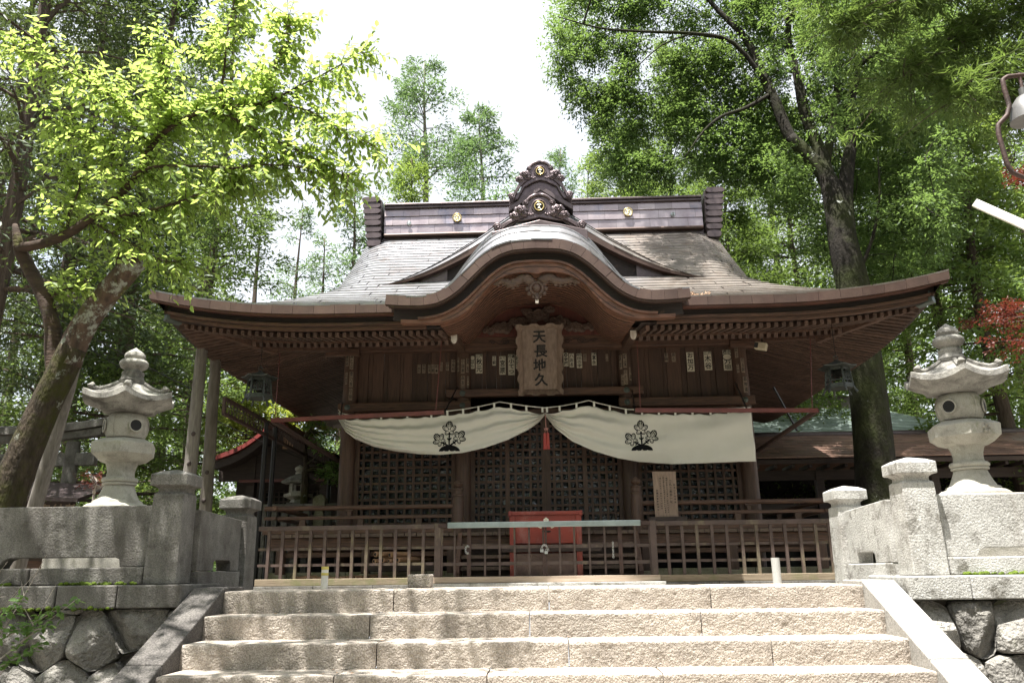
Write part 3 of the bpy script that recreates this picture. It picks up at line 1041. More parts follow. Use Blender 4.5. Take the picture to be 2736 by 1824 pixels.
box('underfloor_wall', 'interior', HALL, COLX[0] - .7, COLX[3] + .7, 13.2, 13.25, -.1, .62)

# ---- upper wall boards, beams
rg = random.Random(3)
for (xa, xb, zb) in ((COLX[0] + .11, COLX[1] - .11, 2.76), (COLX[1] + .11, COLX[2] - .11, 2.96), (COLX[2] + .11, COLX[3] - .11, 2.76)):
    x = xa
    k = 0
    while x < xb - .02:
        w = rg.uniform(.15, .24) if k % 2 == 0 else rg.uniform(.05, .09)
        w = min(w, xb - x)
        if xb - x - w < .04:
            w = xb - x
        yo = 12.84 + (0 if k % 2 == 0 else .012)
        box('wall_board', 'board', HALL, x + .002, x + w - .002, yo, yo + .03, zb, 3.70, bevel=.003)
        x += w
        k += 1


def hbeam(name, x0, x1, yc, w, z0, z1, mt='wood', bevel=.012):
    return box(name, mt, HALL, x0, x1, yc - w / 2, yc + w / 2, z0, z1, bevel=bevel)


hbeam('tie_beam', CX - 3.37, CX - 1.20, 12.70, .12, 2.655, 2.795)
hbeam('tie_beam', CX + 1.20, CX + 3.37, 12.70, .12, 2.655, 2.795)
hbeam('tie_beam', CX - 1.60, CX + 1.60, 12.695, .13, 2.86, 2.985)
hbeam('lintel', COLX[0], COLX[3], 12.80, .11, 2.52, 2.66)
hbeam('head_beam', CX - 3.34, CX - 1.30, 12.76, .14, 3.665, 3.835)
hbeam('head_beam', CX + 1.30, CX + 3.34, 12.76, .14, 3.665, 3.835)
hbeam('wall_plate', CX - 3.5, CX + 3.5, 12.80, .18, 3.842, 4.03)
for x, z in ((COLX[0], 2.725), (COLX[1], 2.725), (COLX[1], 2.92), (COLX[2], 2.725), (COLX[2], 2.92), (COLX[3], 2.725)):
    y = 12.64 if z < 2.8 else 12.63
    mb = MB()
    mb.tube([(x, y + .005, z), (x, y - .012, z), (x, y - .022, z), (x, y - .030, z)], [.05, .047, .024, .018], 16)
    mb.build('nail_cover', 'bronze_green', HALL, smooth=True)

# curved beam with cut scrolls over the middle bay
n = 24
low = [(lerp(COLX[1], COLX[2], i / n), 3.60 + .055 * math.sin(math.pi * i / n) ** .6) for i in range(n + 1)]
out = low + [(COLX[2], 3.86), (COLX[1], 3.86)]
rb = MB().prism(out, 12.55, 12.74).build('rainbow_beam', 'wood', HALL, bevel=.01)
for sx in (-1, 1):
    for cxo, r0 in ((.62, .075), (.40, .055), (.83, .045)):
        pts = []
        for k in range(26):
            a = k * .42
            r = r0 * (1 - k / 30)
            pts.append((CX + sx * (cxo + r * math.cos(a)), 12.548, 3.745 + r * math.sin(a) * .8))
        MB().tube(pts, .005, 5).build('scroll', 'dark_hole', rb, smooth=True)
    pts = [(CX + sx * (.45 + .45 * t), 12.548, 3.74 + .035 * math.sin(t * 9)) for t in np.linspace(0, 1, 20)]
    MB().tube(pts, .005, 5).build('scroll', 'dark_hole', rb, smooth=True)

# ---- lattice doors with plastic film behind them
def lattice(xa, xb, za, zb, nv, nh, stiles=()):
    d = MB()
    for q in ((xa, xa + .07), (xb - .07, xb)):
        d.box(q[0], q[1], 12.83, 12.89, za, zb)
    d.box(xa + .07, xb - .07, 12.832, 12.888, za, za + .09)
    d.box(xa + .07, xb - .07, 12.832, 12.888, zb - .07, zb)
    D = d.build('lattice_door', 'wood_v', HALL)
    for s_ in stiles:
        box('stile', 'wood_v', D, s_ - .035, s_ + .035, 12.825, 12.892, za, zb)
    for i in range(nv):
        x = lerp(xa + .07, xb - .07, (i + .5) / nv)
        if any(abs(x - s_) < .05 for s_ in stiles):
            continue
        box('lattice_bar', 'wood_v', D, x - .019, x + .019, 12.84, 12.865, za + .05, zb - .03)
    for i in range(nh):
        z = lerp(za + .09, zb - .07, (i + .5) / nh)
        box('lattice_bar', 'wood', D, xa + .05, xb - .05, 12.853, 12.876, z - .018, z + .018)
    rows = [[(lerp(xa, xb, i / 20), 12.925 + .012 * vnoise(i * .9, j * .9, int(xa * 9) & 63), lerp(za, zb, j / 20)) for i in range(21)] for j in range(21)]
    MB().grid(rows).build('plastic_film', 'film', D, smooth='all')
    return D


lattice(COLX[0] + .12, COLX[1] - .12, .72, 2.53, 11, 13)
lattice(COLX[1] + .12, CX - .002, .72, 2.53, 9, 13, stiles=(CX - .62,))
lattice(CX + .002, COLX[2] - .12, .72, 2.53, 9, 13, stiles=(CX + .62,))
lattice(COLX[2] + .12, COLX[3] - .12, .72, 2.53, 11, 13)
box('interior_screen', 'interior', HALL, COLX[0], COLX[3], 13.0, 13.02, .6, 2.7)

# ---- veranda
VX, VY = 4.12, 11.93
x = CX - VX
rg = random.Random(5)
while x < CX + VX - .02:
    w = min(rg.uniform(.14, .19), CX + VX - x)
    box('floor_plank', 'plank', HALL, x + .003, x + w - .003, VY + rg.uniform(-.012, .012), 12.68, .640, .690, bevel=.004)
    x += w
for sx in (-1, 1):
    a, b = sorted((CX + sx * 3.30, CX + sx * 4.12))
    for j in range(24):
        y = 12.70 + j * .17
        box('floor_plank', 'plank', HALL, a, b, y + .003, y + .167, .640, .690)
hbeam('veranda_beam', CX - VX + .02, CX + VX - .02, 12.05, .12, .50, .637)
hbeam('veranda_beam', CX - VX + .1, CX + VX - .1, 12.62, .12, .42, .637)
hbeam('rail_between_posts', CX - VX + .1, CX + VX - .1, 12.09, .05, .36, .43)
for x in (CX - 3.95, CX - 2.68, CX - 1.42, CX + 1.42, CX + 2.68, CX + 3.95):
    box('veranda_post', 'wood_v', HALL, x - .06, x + .06, 12.0, 12.11, .12, .50, bevel=.006)
    MB().frus(x, 12.055, -.1, .12, .12, .12, .08, .08).build('post_footing', 'stone_green', HALL, bevel=.01)
for k in range(7):
    x0 = CX - 4.2 + k * 1.2
    box('plinth_stone', 'stone_green', HALL, x0 + .004, x0 + 1.196, 12.16, 12.5, -.1, .15, bevel=.012)
# wooden stair behind the offertory box
for y, z in ((11.62, .20), (11.73, .36), (11.84, .52)):
    box('stair_tread', 'plank', HALL, CX - 1.24, CX + 1.24, y, y + .15, z - .05, z, bevel=.006)
    box('stair_riser', 'dark_timber', HALL, CX - 1.22, CX + 1.22, y + .10, y + .12, z - .15, z - .05)
for s_ in (-1, 1):
    xc = CX + s_ * 1.28
    MB().add([(xc - .03, 11.50, -.1), (xc + .03, 11.50, -.1), (xc + .03, 11.98, -.1), (xc - .03, 11.98, -.1), (xc - .03, 11.50, .12), (xc + .03, 11.50, .12),
              (xc + .03, 11.92, .68), (xc - .03, 11.92, .68)], [(0, 3, 2, 1), (4, 5, 6, 7), (0, 1, 5, 4), (1, 2, 6, 5), (2, 3, 7, 6), (3, 0, 4, 7)]).build(
        'stair_string', 'wood_y', HALL)

# ---- low railing round the veranda
RY = 12.0
for s_ in (-1, 1):
    xi, xo = CX + s_ * 1.32, CX + s_ * 4.22
    a, b = sorted((xi, xo))
    MB().tube([(a, RY, 1.072), (b, RY, 1.072)], .036, 12).build('top_rail', 'wood', HALL, smooth=True)
    box('middle_rail', 'wood', HALL, a, b, RY - .03, RY + .03, .905, .950, bevel=.006)
    box('bottom_rail', 'wood', HALL, a, b, RY - .045, RY + .045, .692, .760, bevel=.006)
    for t in (.12, .42, .72):
        x = lerp(xi, xo, t + .08)
        box('rail_strut', 'wood_v', HALL, x - .045, x + .045, RY - .04, RY + .04, .762, .903, bevel=.006)
    for t in (.56,):
        x = lerp(xi, xo, t)
        box('rail_strut', 'wood_v', HALL, x - .03, x + .03, RY - .028, RY + .028, .952, 1.03, bevel=.006)
        box('strut_cap', 'wood_v', HALL, x - .06, x + .06, RY - .04, RY + .04, 1.018, 1.042, bevel=.006)
    MB().tube([(CX + s_ * 4.05, RY - .1, 1.072), (CX + s_ * 4.05, 16.5, 1.072)], .036, 10).build('top_rail', 'wood_y', HALL, smooth=True)
    box('middle_rail', 'wood_y', HALL, CX + s_ * 4.05 - .03, CX + s_ * 4.05 + .03, RY - .1, 16.5, .903, .948)
    for yy in (13.2, 14.4, 15.6):
        box('rail_strut', 'wood_v', HALL, CX + s_ * 4.05 - .04, CX + s_ * 4.05 + .04, yy - .04, yy + .04, .69, 1.04)
    nw = MB().lathe([(.085, .66), (.085, 1.16), (.078, 1.17), (.078, 1.205), (.088, 1.21), (.088, 1.235), (.074, 1.245), (.072, 1.30), (.082, 1.305), (.082, 1.322),
                     (.05, 1.33), (.042, 1.345), (.066, 1.362), (.078, 1.39), (.068, 1.418), (.036, 1.44), (.012, 1.458), (.003, 1.468)], 20, xi, RY, 0)
    nw.build('newel_post', 'wood_v', HALL, smooth=True)

# ------------------------------------------------------------------ roof surfaces
PROF = pchip([0, .4, .8, 1.22, 1.66, 2.0, 2.5, 3.1, 4.0, 4.5, 4.85], [3.73, 3.855, 4.005, 4.19, 4.43, 4.655, 5.02, 5.48, 6.20, 6.63, 6.93])


def lift(u, i=0.0):
    """upturn of the eave at distance u from the middle, fading up the slope"""
    t = max(0.0, (u - 2.9) / (EXH - 2.9))
    return .29 * t ** 2.3 * math.exp(-max(0.0, i) / 1.15)


def roof_z(x, i):
    s_ = min(1.0, max(0.0, (abs(x - CX) - 2.95) / .68)) * min(1.0, max(0.0, (i - 1.75) / .8))
    return PROF(i) + lift(abs(x - CX), i) - .24 * s_ ** 2.2


KX = -.03
KC = pchip([0, .3, .53, .75, .96, 1.18, 1.3, 1.42, 1.6, 1.8, 2.05], [4.512, 4.495, 4.43, 4.29, 4.09, 3.87, 3.79, 3.742, 3.722, 3.728, 3.748])
KY = 10.15


def kara_z(x, y):
    k = KC(abs(x - KX))
    c = min(1, max(0, (k - 3.74) / .77))
    d = y - KY
    return k + lerp(.20 * d, .60 * (1 - math.exp(-max(0.0, d) / .48)) + .22 * d, c ** .6)


def xmax(i):
    return max(EXH - i, 3.60)


roof = MB()
NI, NX = 40, 80
rows = []
for j in range(NI + 1):
    i = 4.85 * j / NI
    m = xmax(i)
    rows.append([(CX + m * (2 * k / NX - 1), EY + i, roof_z(CX + m * (2 * k / NX - 1), i) - .012) for k in range(NX + 1)])
base_faces = []
mb = MB().grid(rows)
keep = []
for f in mb.f:
    c = Vector((0, 0, 0))
    for q in f:
        c += Vector(mb.v[q])
    c /= 4
    if abs(c.x - KX) < 2.0 and c.y < 12.4 and kara_z(c.x, c.y) > c.z - .01:
        continue
    keep.append(f)
mb.f = keep
# sides and back
for s_ in (-1, 1):
    rows = []
    for j in range(13):
        jn = 2.1 * j / 12
        ya, yb = EY + jn, 2 * 15.2 - EY - jn
        rows.append([(CX + s_ * (EXH - jn), lerp(ya, yb, k / 40), PROF(jn) + lift(2.9 + max(0, 2.66 - min(lerp(ya, yb, k / 40) - EY, 2 * 15.2 - EY - lerp(ya, yb, k / 40))), jn) - .012) for k in range(41)])
    mb.grid(rows)
    # gable wall under the verge
    mb.add([(CX + s_ * 3.2, 12.5, 4.5), (CX + s_ * 3.2, 17.9, 4.5), (CX + s_ * 3.2, 15.2, 6.6)], [(0, 1, 2)])
rows = []
for j in range(21):
    i = 4.85 * j / 20
    m = xmax(i)
    rows.append([(CX + m * (2 * k / 20 - 1), 2 * 15.2 - EY - i, roof_z(CX + m * (2 * k / 20 - 1), i) - .012) for k in range(21)])
mb.grid(rows)
ROOF = mb.build('main_roof', 'copper_joined', HALL, smooth='all')

# verge edges of the upper gable (thick copper edge seen end-on)
for s_ in (-1, 1):
    pts = [(CX + s_ * 3.60, EY + i, roof_z(CX + s_ * 3.6, i) - .02) for i in np.linspace(2.0, 4.7, 14)]
    m2 = MB()
    rows = [[(p[0], p[1], p[2]) for p in pts], [(p[0] + s_ * .05, p[1], p[2] - .06) for p in pts], [(p[0] + s_ * .02, p[1], p[2] - .20) for p in pts]]
    m2.grid(rows)
    m2.build('verge', 'copper_edge', ROOF, smooth='all')

# ---- copper shingles in courses
rg = random.Random(12)
cand = []
EXPO = .172
s_len = [0.0]
is_ = np.linspace(0, 4.74, 400)
for a, b in zip(is_[:-1], is_[1:]):
    s_len.append(s_len[-1] + math.hypot(b - a, PROF(b) - PROF(a)))
s_len = np.array(s_len)
nrow = int(s_len[-1] / EXPO)
for r in range(nrow):
    i0 = interp(r * EXPO, s_len, is_)
    i1 = interp((r + 1.12) * EXPO, s_len, is_)
    m = xmax(i0)
    w = .44
    x = -m - (r % 2) * w / 2 - rg.uniform(0, .1)
    while x < m:
        a, b = max(x, -m), min(x + w, m)
        x += w + rg.uniform(-.03, .03)
        if b - a < .05:
            continue
        xc, yc = CX + (a + b) / 2, EY + (i0 + i1) / 2
        zc = roof_z(xc, (i0 + i1) / 2)
        if abs(xc - KX) < 2.05 and yc < 12.4 and kara_z(xc, yc) > zc - .03:
            continue
        if yc > 12.9 and abs(xc - CX) < interp(zc, [4.9, 5.25, 5.8, 6.2], [2.1, 1.35, .5, 0]):
            continue
        q = []
        nx = 3
        th0, th1 = .016 + rg.uniform(-.001, .002), -.002
        dn = rg.uniform(-.002, .002)
        for (ii, th) in ((i0 + dn, th0), (i1, th1)):
            for k in range(nx + 1):
                xx = CX + lerp(a + .001, b - .001, k / nx)
                mm = xmax(ii)
                xx = CX + max(-mm, min(mm, xx - CX))
                q.append((xx, EY + ii - .3 * th, roof_z(xx, ii) + th))
        for k in range(nx + 1):
            p = q[k]
            q.append((p[0], p[1] + .002, p[2] - .022))
        e = nx + 1
        fs = [(k, k + 1, e + k + 1, e + k) for k in range(nx)] + [(k + 1, k, 2 * e + k, 2 * e + k + 1) for k in range(nx)]
        d2 = xc * xc + yc * yc
        cand.append((d2, q, fs))
order = sorted(range(len(cand)), key=lambda k: cand[k][0])
rest = MB()
for rank, k in enumerate(order):
    _, q, fs = cand[k]
    if rank < 290:
        MB().add(q, fs).build('shingle', 'copper', ROOF)
    else:
        rest.add(q, fs)
rest.build('upper_shingles', 'copper_joined', ROOF, kind='stuff')

# ---- eave fascia of the main roof, with the drip strip and boards under it
def eave_line(n=60, inset=0.0, gap=None):
    """points of the front eave from left corner to right corner as x offsets from CX"""
    return [(-EXH + inset) + (2 * (EXH - inset)) * k / n for k in range(n + 1)]


def fx(u):
    return 3.73 + lift(abs(u))


def band(name, mt, yf, yb, off_top, off_bot, side_ins, ua, ub, parent=None, n=26, lf=1.0):
    """a board following the eave between x offsets ua..ub: front face yf, top/bottom below the eave line"""
    m_ = MB()
    rows = [[], [], [], []]
    for k in range(n + 1):
        u = lerp(ua, ub, k / n)
        z = 3.73 + lift(abs(u)) * lf
        rows[0].append((CX + u, yb, z - off_top))
        rows[1].append((CX + u, yf, z - off_top))
        rows[2].append((CX + u, yf, z - off_bot))
        rows[3].append((CX + u, yb, z - off_bot))
    m_.grid(rows)
    nn = n + 1
    m_.f.append((0, nn, 2 * nn, 3 * nn))
    m_.f.append((n, 3 * nn + n, 2 * nn + n, nn + n))
    return m_.build(name, mt, parent or HALL)


EAVE = {}
for s_ in (-1, 1):
    a, b = (-EXH, -1.72) if s_ < 0 else (1.66, EXH)
    np_ = 13
    for k in range(np_):
        u0, u1 = lerp(a, b, k / np_) + .002, lerp(a, b, (k + 1) / np_) - .002
        band('fascia_plate', 'copper_edge', EY - .004, EY + .03, -.002, .125, 0, u0, u1, ROOF, n=4)
    band('drip_strip', 'copper_red', EY + .012, EY + .09, .127, .155, 0, a + s_ * 0 + (.02 if s_ < 0 else 0), b - (.02 if s_ > 0 else 0), ROOF)
    e = .16
    aa, bb = (a + e, b + .12) if s_ < 0 else (a - .12, b - e)
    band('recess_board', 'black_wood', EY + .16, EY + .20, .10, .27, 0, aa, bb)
    band('eave_board', 'wood', EY + .115, EY + .22, .225, .262, 0, aa + .02, bb - .02)
    band('eave_board', 'wood', EY + .165, EY + .24, .266, .312, 0, aa + .04, bb - .04)
    # side fascia
    m_ = MB()
    rows = [[], [], [], []]
    for k in range(41):
        y = lerp(EY, 2 * 15.2 - EY, k / 40)
        z = 3.73 + lift(EXH - min(y - EY, 2 * 15.2 - EY - y))
        xo = CX + s_ * EXH
        rows[0].append((xo - s_ * .08, y, z + .012))
        rows[1].append((xo, y, z + .012))
        rows[2].append((xo - s_ * .10, y, z - .155))
        rows[3].append((xo - s_ * .22, y, z - .30))
    m_.grid(rows)
    m_.build('side_fascia', 'copper_edge', ROOF)

# ---- rafters: flying rafters at the eave, base rafters behind, front and sides, and the soffit boards above them
def slab_between(m_, x0, x1, y0, y1, z0, z1, w, h, axis):
    m_.bar((x0, y0, z0), (x1, y1, z1), w, h)


PITCH_R = .105
rg = random.Random(9)
nr = int((EXH - .28 - 1.42) / PITCH_R)
for s_ in (-1, 1):
    for k in range(nr + 1):
        u = 1.46 + k * PITCH_R
        x = CX + s_ * u
        lf = lift(u)
        yh = YW - (u - 3.21) if u > 3.21 else 99
        ya, yb = 10.74 + rg.uniform(-.01, .01), min(11.72, yh)
        if yb - ya > .06:
            z0 = 3.385 + lf * .95
            MB().bar((x, ya, z0), (x, yb, z0 + (yb - ya) * lerp(.20, .20 - lf * .35, 1)), .052, .068).build('flying_rafter', 'rafter', HALL)
        ya, yb = 11.50 + rg.uniform(-.01, .01), min(12.78, yh)
        if yb - ya > .08:
            z0 = 3.455 + lf * .55
            MB().bar((x, ya, z0), (x, yb, z0 + (yb - ya) * (.30 - lf * .4)), .055, .075).build('base_rafter', 'rafter', HALL)
    # sides
    nk = int((19.0 - 10.72) / PITCH_R)
    for k in range(nk + 1):
        y = 10.74 + k * PITCH_R
        w_ = max(YW - y, y - 17.6)
        lf = lift(EXH - min(y - EY, 19.96 - y))
        xi = 3.21 + max(0.0, w_)
        xa, xb = EXH - .30, max(4.30, xi)
        z0 = 3.385 + lf * .95
        if xa - xb > .06:
            MB().bar((CX + s_ * xa, y, z0), (CX + s_ * xb, y, z0 + (xa - xb) * (.20 - lf * .35)), .052, .068).build('flying_rafter', 'rafter', HALL)
        xa, xb = 4.50, max(3.22, xi)
        z0 = 3.455 + lf * .55
        if xa - xb > .08:
            MB().bar((CX + s_ * xa, y, z0), (CX + s_ * xb, y, z0 + (xa - xb) * (.30 - lf * .4)), .055, .075).build('base_rafter', 'rafter', HALL)


def soff_z(t, lf):
    """height of the soffit boards at distance t in from the eave"""
    return interp(t, [.1, .3, 1.10, 1.12, 2.36, 2.6], [3.425, 3.435, 3.60, 3.53, 3.90, 3.95]) + lf * interp(t, [0, 1.1, 2.4], [.98, .5, 0])


m_ = MB()
for s_ in (-1, 1):
    rows = []
    for t in (.20, .5, .8, 1.11, 1.5, 2.0, 2.45):
        ua, ub = 1.36, EXH - t
        rows.append([(CX + s_ * lerp(ua, ub, k / 30), EY + t, soff_z(t, lift(lerp(ua, ub, k / 30)))) for k in range(31)])
    m_.grid(rows)
    rows = []
    for t in (.20, .5, .8, 1.11, 1.5, 2.0, 2.45):
        ya, yb = EY + t, 2 * 15.2 - EY - t
        rows.append([(CX + s_ * (EXH - t), lerp(ya, yb, k / 40), soff_z(t, lift(EXH - min(lerp(ya, yb, k / 40) - EY, 2 * 15.2 - EY - lerp(ya, yb, k / 40))))) for k in range(41)])
    m_.grid(rows)
m_.build('soffit', 'dark_timber', HALL, smooth='all')  # dark boards paint in the shade of the gaps between rafters
for s_ in (-1, 1):
    a, b = (-4.42, -1.36) if s_ < 0 else (1.36, 4.42)
    band('rafter_tie', 'wood', 11.46, 11.56, .205, .245, 0, a, b, lf=.6)
    xo = CX + s_ * 4.46
    MB().bar((xo, 11.55, 3.55 + .06), (xo, 17, 3.50), .09, .04).build('rafter_tie', 'wood_y', HALL)
    # hip rafters with a bronze shoe at the tip
    tip = Vector((CX + s_ * (EXH - .20), EY + .20, 3.50 + .20))
    mid = Vector((CX + s_ * 4.36, 11.64, 3.52))
    end = Vector((CX + s_ * 3.20, 12.80, 3.80))
    MB().bar(tip, mid + (mid - tip) * .2, .10, .14).build('hip_rafter', 'wood', HALL)
    MB().bar(mid, end, .15, .18).build('hip_rafter', 'wood', HALL)
    d = (tip - mid).normalized()
    MB().bar(tip - d * .20, tip + d * .03, .125, .165).build('hip_shoe', 'bronze_green', HALL, bevel=.01)
    hbeam('eave_corbel', *(sorted((CX + s_ * 3.05, CX + s_ * 3.62))), 12.70, .13, 3.60, 3.72)

# ---- cusped gable (undulating front gable)
def kcurve(off, n=72, ua=-2.05, ub=2.05, rise=0.0):
    """points of the gable curve pushed off below itself along its normal"""
    out = []
    for k in range(n + 1):
        u = lerp(ua, ub, k / n)
        h = .01
        dz = (KC(abs(u + h)) - KC(abs(u - h))) / (2 * h)
        if u < 0:
            pass
        nx_, nz_ = dz, -1.0
        L_ = math.hypot(nx_, nz_)
        out.append((KX + u + off * nx_ / L_, KC(abs(u)) + off * nz_ / L_ + rise))
    return out


def kband(name, mt, yf, yb, o0, o1, ua, ub, n, parent, rise=0.0, smooth=True, o1f=None):
    t = kcurve(o0, n, ua, ub, rise)
    bt = kcurve(o1, n, ua, ub, rise) if o1f is None else [kcurve(o1f(lerp(ua, ub, k / n)), n, ua, ub, rise)[k] for k in range(n + 1)]
    m_ = MB()
    rows = [[(x, yb, z) for x, z in t], [(x, yf, z) for x, z in t], [(x, yf, z) for x, z in bt], [(x, yb, z) for x, z in bt]]
    m_.grid(rows)
    nn = n + 1
    m_.f.append((0, nn, 2 * nn, 3 * nn))
    m_.f.append((n, 3 * nn + n, 2 * nn + n, nn + n))
    return m_.build(name, mt, parent, smooth=smooth)


KG = MB()
rows = []
for j in range(22):
    y = KY + 2.35 * j / 21
    r = []
    for k in range(81):
        u = lerp(-2.05, 2.05, k / 80)
        r.append((KX + u, y, kara_z(KX + u, y) - .012))
    rows.append(r)
KG.grid(rows)
KROOF = KG.build('cusped_gable_roof', 'copper_joined', HALL, smooth='all')
NP = 24
for k in range(NP):
    ua, ub = lerp(-2.05, 2.05, k / NP) + .0015, lerp(-2.05, 2.05, (k + 1) / NP) - .0015
    kband('fascia_plate', 'copper_edge', KY - rg.uniform(0, .003), KY + .09, -.016, .125, ua, ub, 5, KROOF)
kband('drip_strip', 'copper_edge', KY + .02, KY + .10, .127, .150, -2.0, 2.0, 60, KROOF)
# shingles of the cusped gable
arc = [0.0]
us = np.linspace(-2.05, 2.05, 300)
for a, b in zip(us[:-1], us[1:]):
    arc.append(arc[-1] + math.hypot(b - a, KC(abs(b)) - KC(abs(a))))
arc = np.array(arc)
rg = random.Random(21)
for r in range(9):
    y0, y1 = KY + .13 * r - .004, KY + .13 * (r + 1) + .02
    s0 = -(r % 2) * .14 - rg.uniform(0, .06)
    while s0 < arc[-1]:
        a, b = max(0, s0 + .002), min(arc[-1], s0 + .28)
        s0 += .283
        if b - a < .05:
            continue
        ua, ub = interp(a, arc, us), interp(b, arc, us)
        xm = KX + (ua + ub) / 2
        if y0 > EY + .05 and PROF(max(0, (y0 + y1) / 2 - EY)) > kara_z(xm, (y0 + y1) / 2) + .03:
            continue
        q = []
        dn = rg.uniform(-.008, .008)
        th = .017 + rg.uniform(-.003, .007)
        for (yy, t_) in ((y0 + dn, th), (y1, -.002)):
            for k in range(5):
                u = lerp(ua, ub, k / 4)
                dz = (KC(abs(u + .01)) - KC(abs(u - .01))) / .02
                L_ = math.hypot(dz, 1)
                q.append((KX + u - t_ * dz / L_, yy, kara_z(KX + u, yy) + t_ / L_))
        for k in range(5):
            p = q[k]
            q.append((p[0], p[1] + .002, p[2] - .022))
        fs = [(k, k + 1, 5 + k + 1, 5 + k) for k in range(4)] + [(k + 1, k, 10 + k, 11 + k) for k in range(4)]
        MB().add(q, fs).build('curved_shingle', 'copper_grey', KROOF, smooth=True)
KW = thing  # (no further empty: the gable's timbers are parts of the hall)
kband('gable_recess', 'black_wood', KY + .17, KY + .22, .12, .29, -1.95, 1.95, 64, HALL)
kband('gable_moulding', 'curve_wood', KY + .09, KY + .22, .258, .288, -1.62, 1.62, 64, HALL)
ARF = pchip([0, .2, .37, .55, .68, .80, .95, 1.15, 1.36], [4.075, 4.07, 4.045, 3.965, 3.855, 3.70, 3.535, 3.42, 3.365])
ARB = pchip([0, .2, .45, .65, .81, .93, 1.05, 1.2, 1.36], [4.33, 4.32, 4.262, 4.155, 4.015, 3.86, 3.745, 3.665, 3.63])


def arch(u, y):
    return lerp(ARF(abs(u)), ARB(abs(u)), min(1.1, max(0.0, (y - 10.3) / 2.0)))


def acurve(off, y, n=56, ua=-1.33, ub=1.33):
    out = []
    for k in range(n + 1):
        u = lerp(ua, ub, k / n)
        dz = (arch(u + .01, y) - arch(u - .01, y)) / .02
        L_ = math.hypot(dz, 1)
        out.append((KX + u + off * -dz / L_, arch(u, y) + off / L_))
    return out


def aband(name, mt, y0, y1, o0, o1):
    t, b = acurve(o1, y0), acurve(o0, y0)
    m_ = MB()
    m_.grid([[(x, y1, z) for x, z in t], [(x, y0, z) for x, z in t], [(x, y0, z) for x, z in b], [(x, y1, z) for x, z in b]])
    return m_.build(name, mt, HALL, smooth=True)


t_ = kcurve(.290, 80, -1.84, 1.84)
b_ = []
for x, z in t_:
    u = abs(x - KX)
    zi = ARF(min(u, 1.36)) + .012 if u < 1.36 else lerp(ARF(1.36) + .012, 3.41, (u - 1.36) / .48)
    b_.append((x, min(zi, z - .05) - (.03 * math.exp(-(u / .07) ** 2))))
m_ = MB()
m_.grid([[(x, KY + .24, z) for x, z in t_], [(x, KY + .12, z) for x, z in t_], [(x, KY + .12, z) for x, z in b_], [(x, KY + .24, z) for x, z in b_]])
m_.build('bargeboard', 'curve_wood', HALL, smooth=True)
kband('bargeboard_moulding', 'black_wood', KY + .114, KY + .125, .345, .352, -1.40, 1.40, 64, HALL)
aband('bargeboard_moulding', 'curve_wood', KY + .235, KY + .30, -.012, .05)
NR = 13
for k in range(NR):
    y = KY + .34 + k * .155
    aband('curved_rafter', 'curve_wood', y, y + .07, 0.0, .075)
    aband('rafter_shadow_line', 'black_wood', y - .005, y - .001, -.001, .022)  # thin black bands painted as shadow lines along each rib's lower edge
m_ = MB()
rows = []
for j in range(12):
    y = KY + .22 + j * .19
    rows.append([(x, y, z) for x, z in acurve(.062, y)])
m_.grid(rows)
m_.build('gable_soffit', 'black_wood', HALL, smooth='all')  # black boards put the shade between the ribs into the colour
# red-brown panel at the back of the arch with carved clouds
out = acurve(.10, 12.35, 40, -1.0, 1.0) + [(KX + 1.12, 3.80), (KX - 1.12, 3.80)]
MB().prism(out, 12.42, 12.45).build('gable_panel', 'panel_red', HALL)


def cloud(m_, c, w, h, rg, depth=.05):
    nb = max(4, int(w / .05))
    for k in range(nb):
        t = (k + .5) / nb
        r = h * (.35 + .3 * math.sin(math.pi * t)) * rg.uniform(.8, 1.15)
        x, z = c[0] + w * (t - .5), c[2] + rg.uniform(-.2, .3) * h
        m_.sphere((x, c[1], z), r, 10, 6, (1, .4, 1))
        pts = []
        for q in range(16):
            a = q * .55
            rr = r * .75 * (1 - q / 18)
            pts.append((x + rr * math.cos(a), c[1] - r * .36 - .004, z + rr * math.sin(a)))
        m_.tube(pts, max(.005, r * .13), 5)


rg = random.Random(31)
m_ = MB()
for dx, dz, w, h in ((-.30, 4.02, .36, .13), (.30, 4.02, .36, .13), (0, 4.10, .30, .16), (-.16, 4.2, .2, .1), (.16, 4.2, .2, .1)):
    cloud(m_, (KX + dx, 12.36, dz), w, h, rg)
m_.build('cloud_carving', 'carving', HALL, smooth='all')
for s_ in (-1, 1):
    m_ = MB()
    cloud(m_, (KX + s_ * .66, 12.36, 3.90), .46, .12, rg)
    cloud(m_, (KX + s_ * .58, 12.35, 3.97), .22, .09, rg)
    m_.build('cloud_carving', 'carving', HALL, smooth='all')
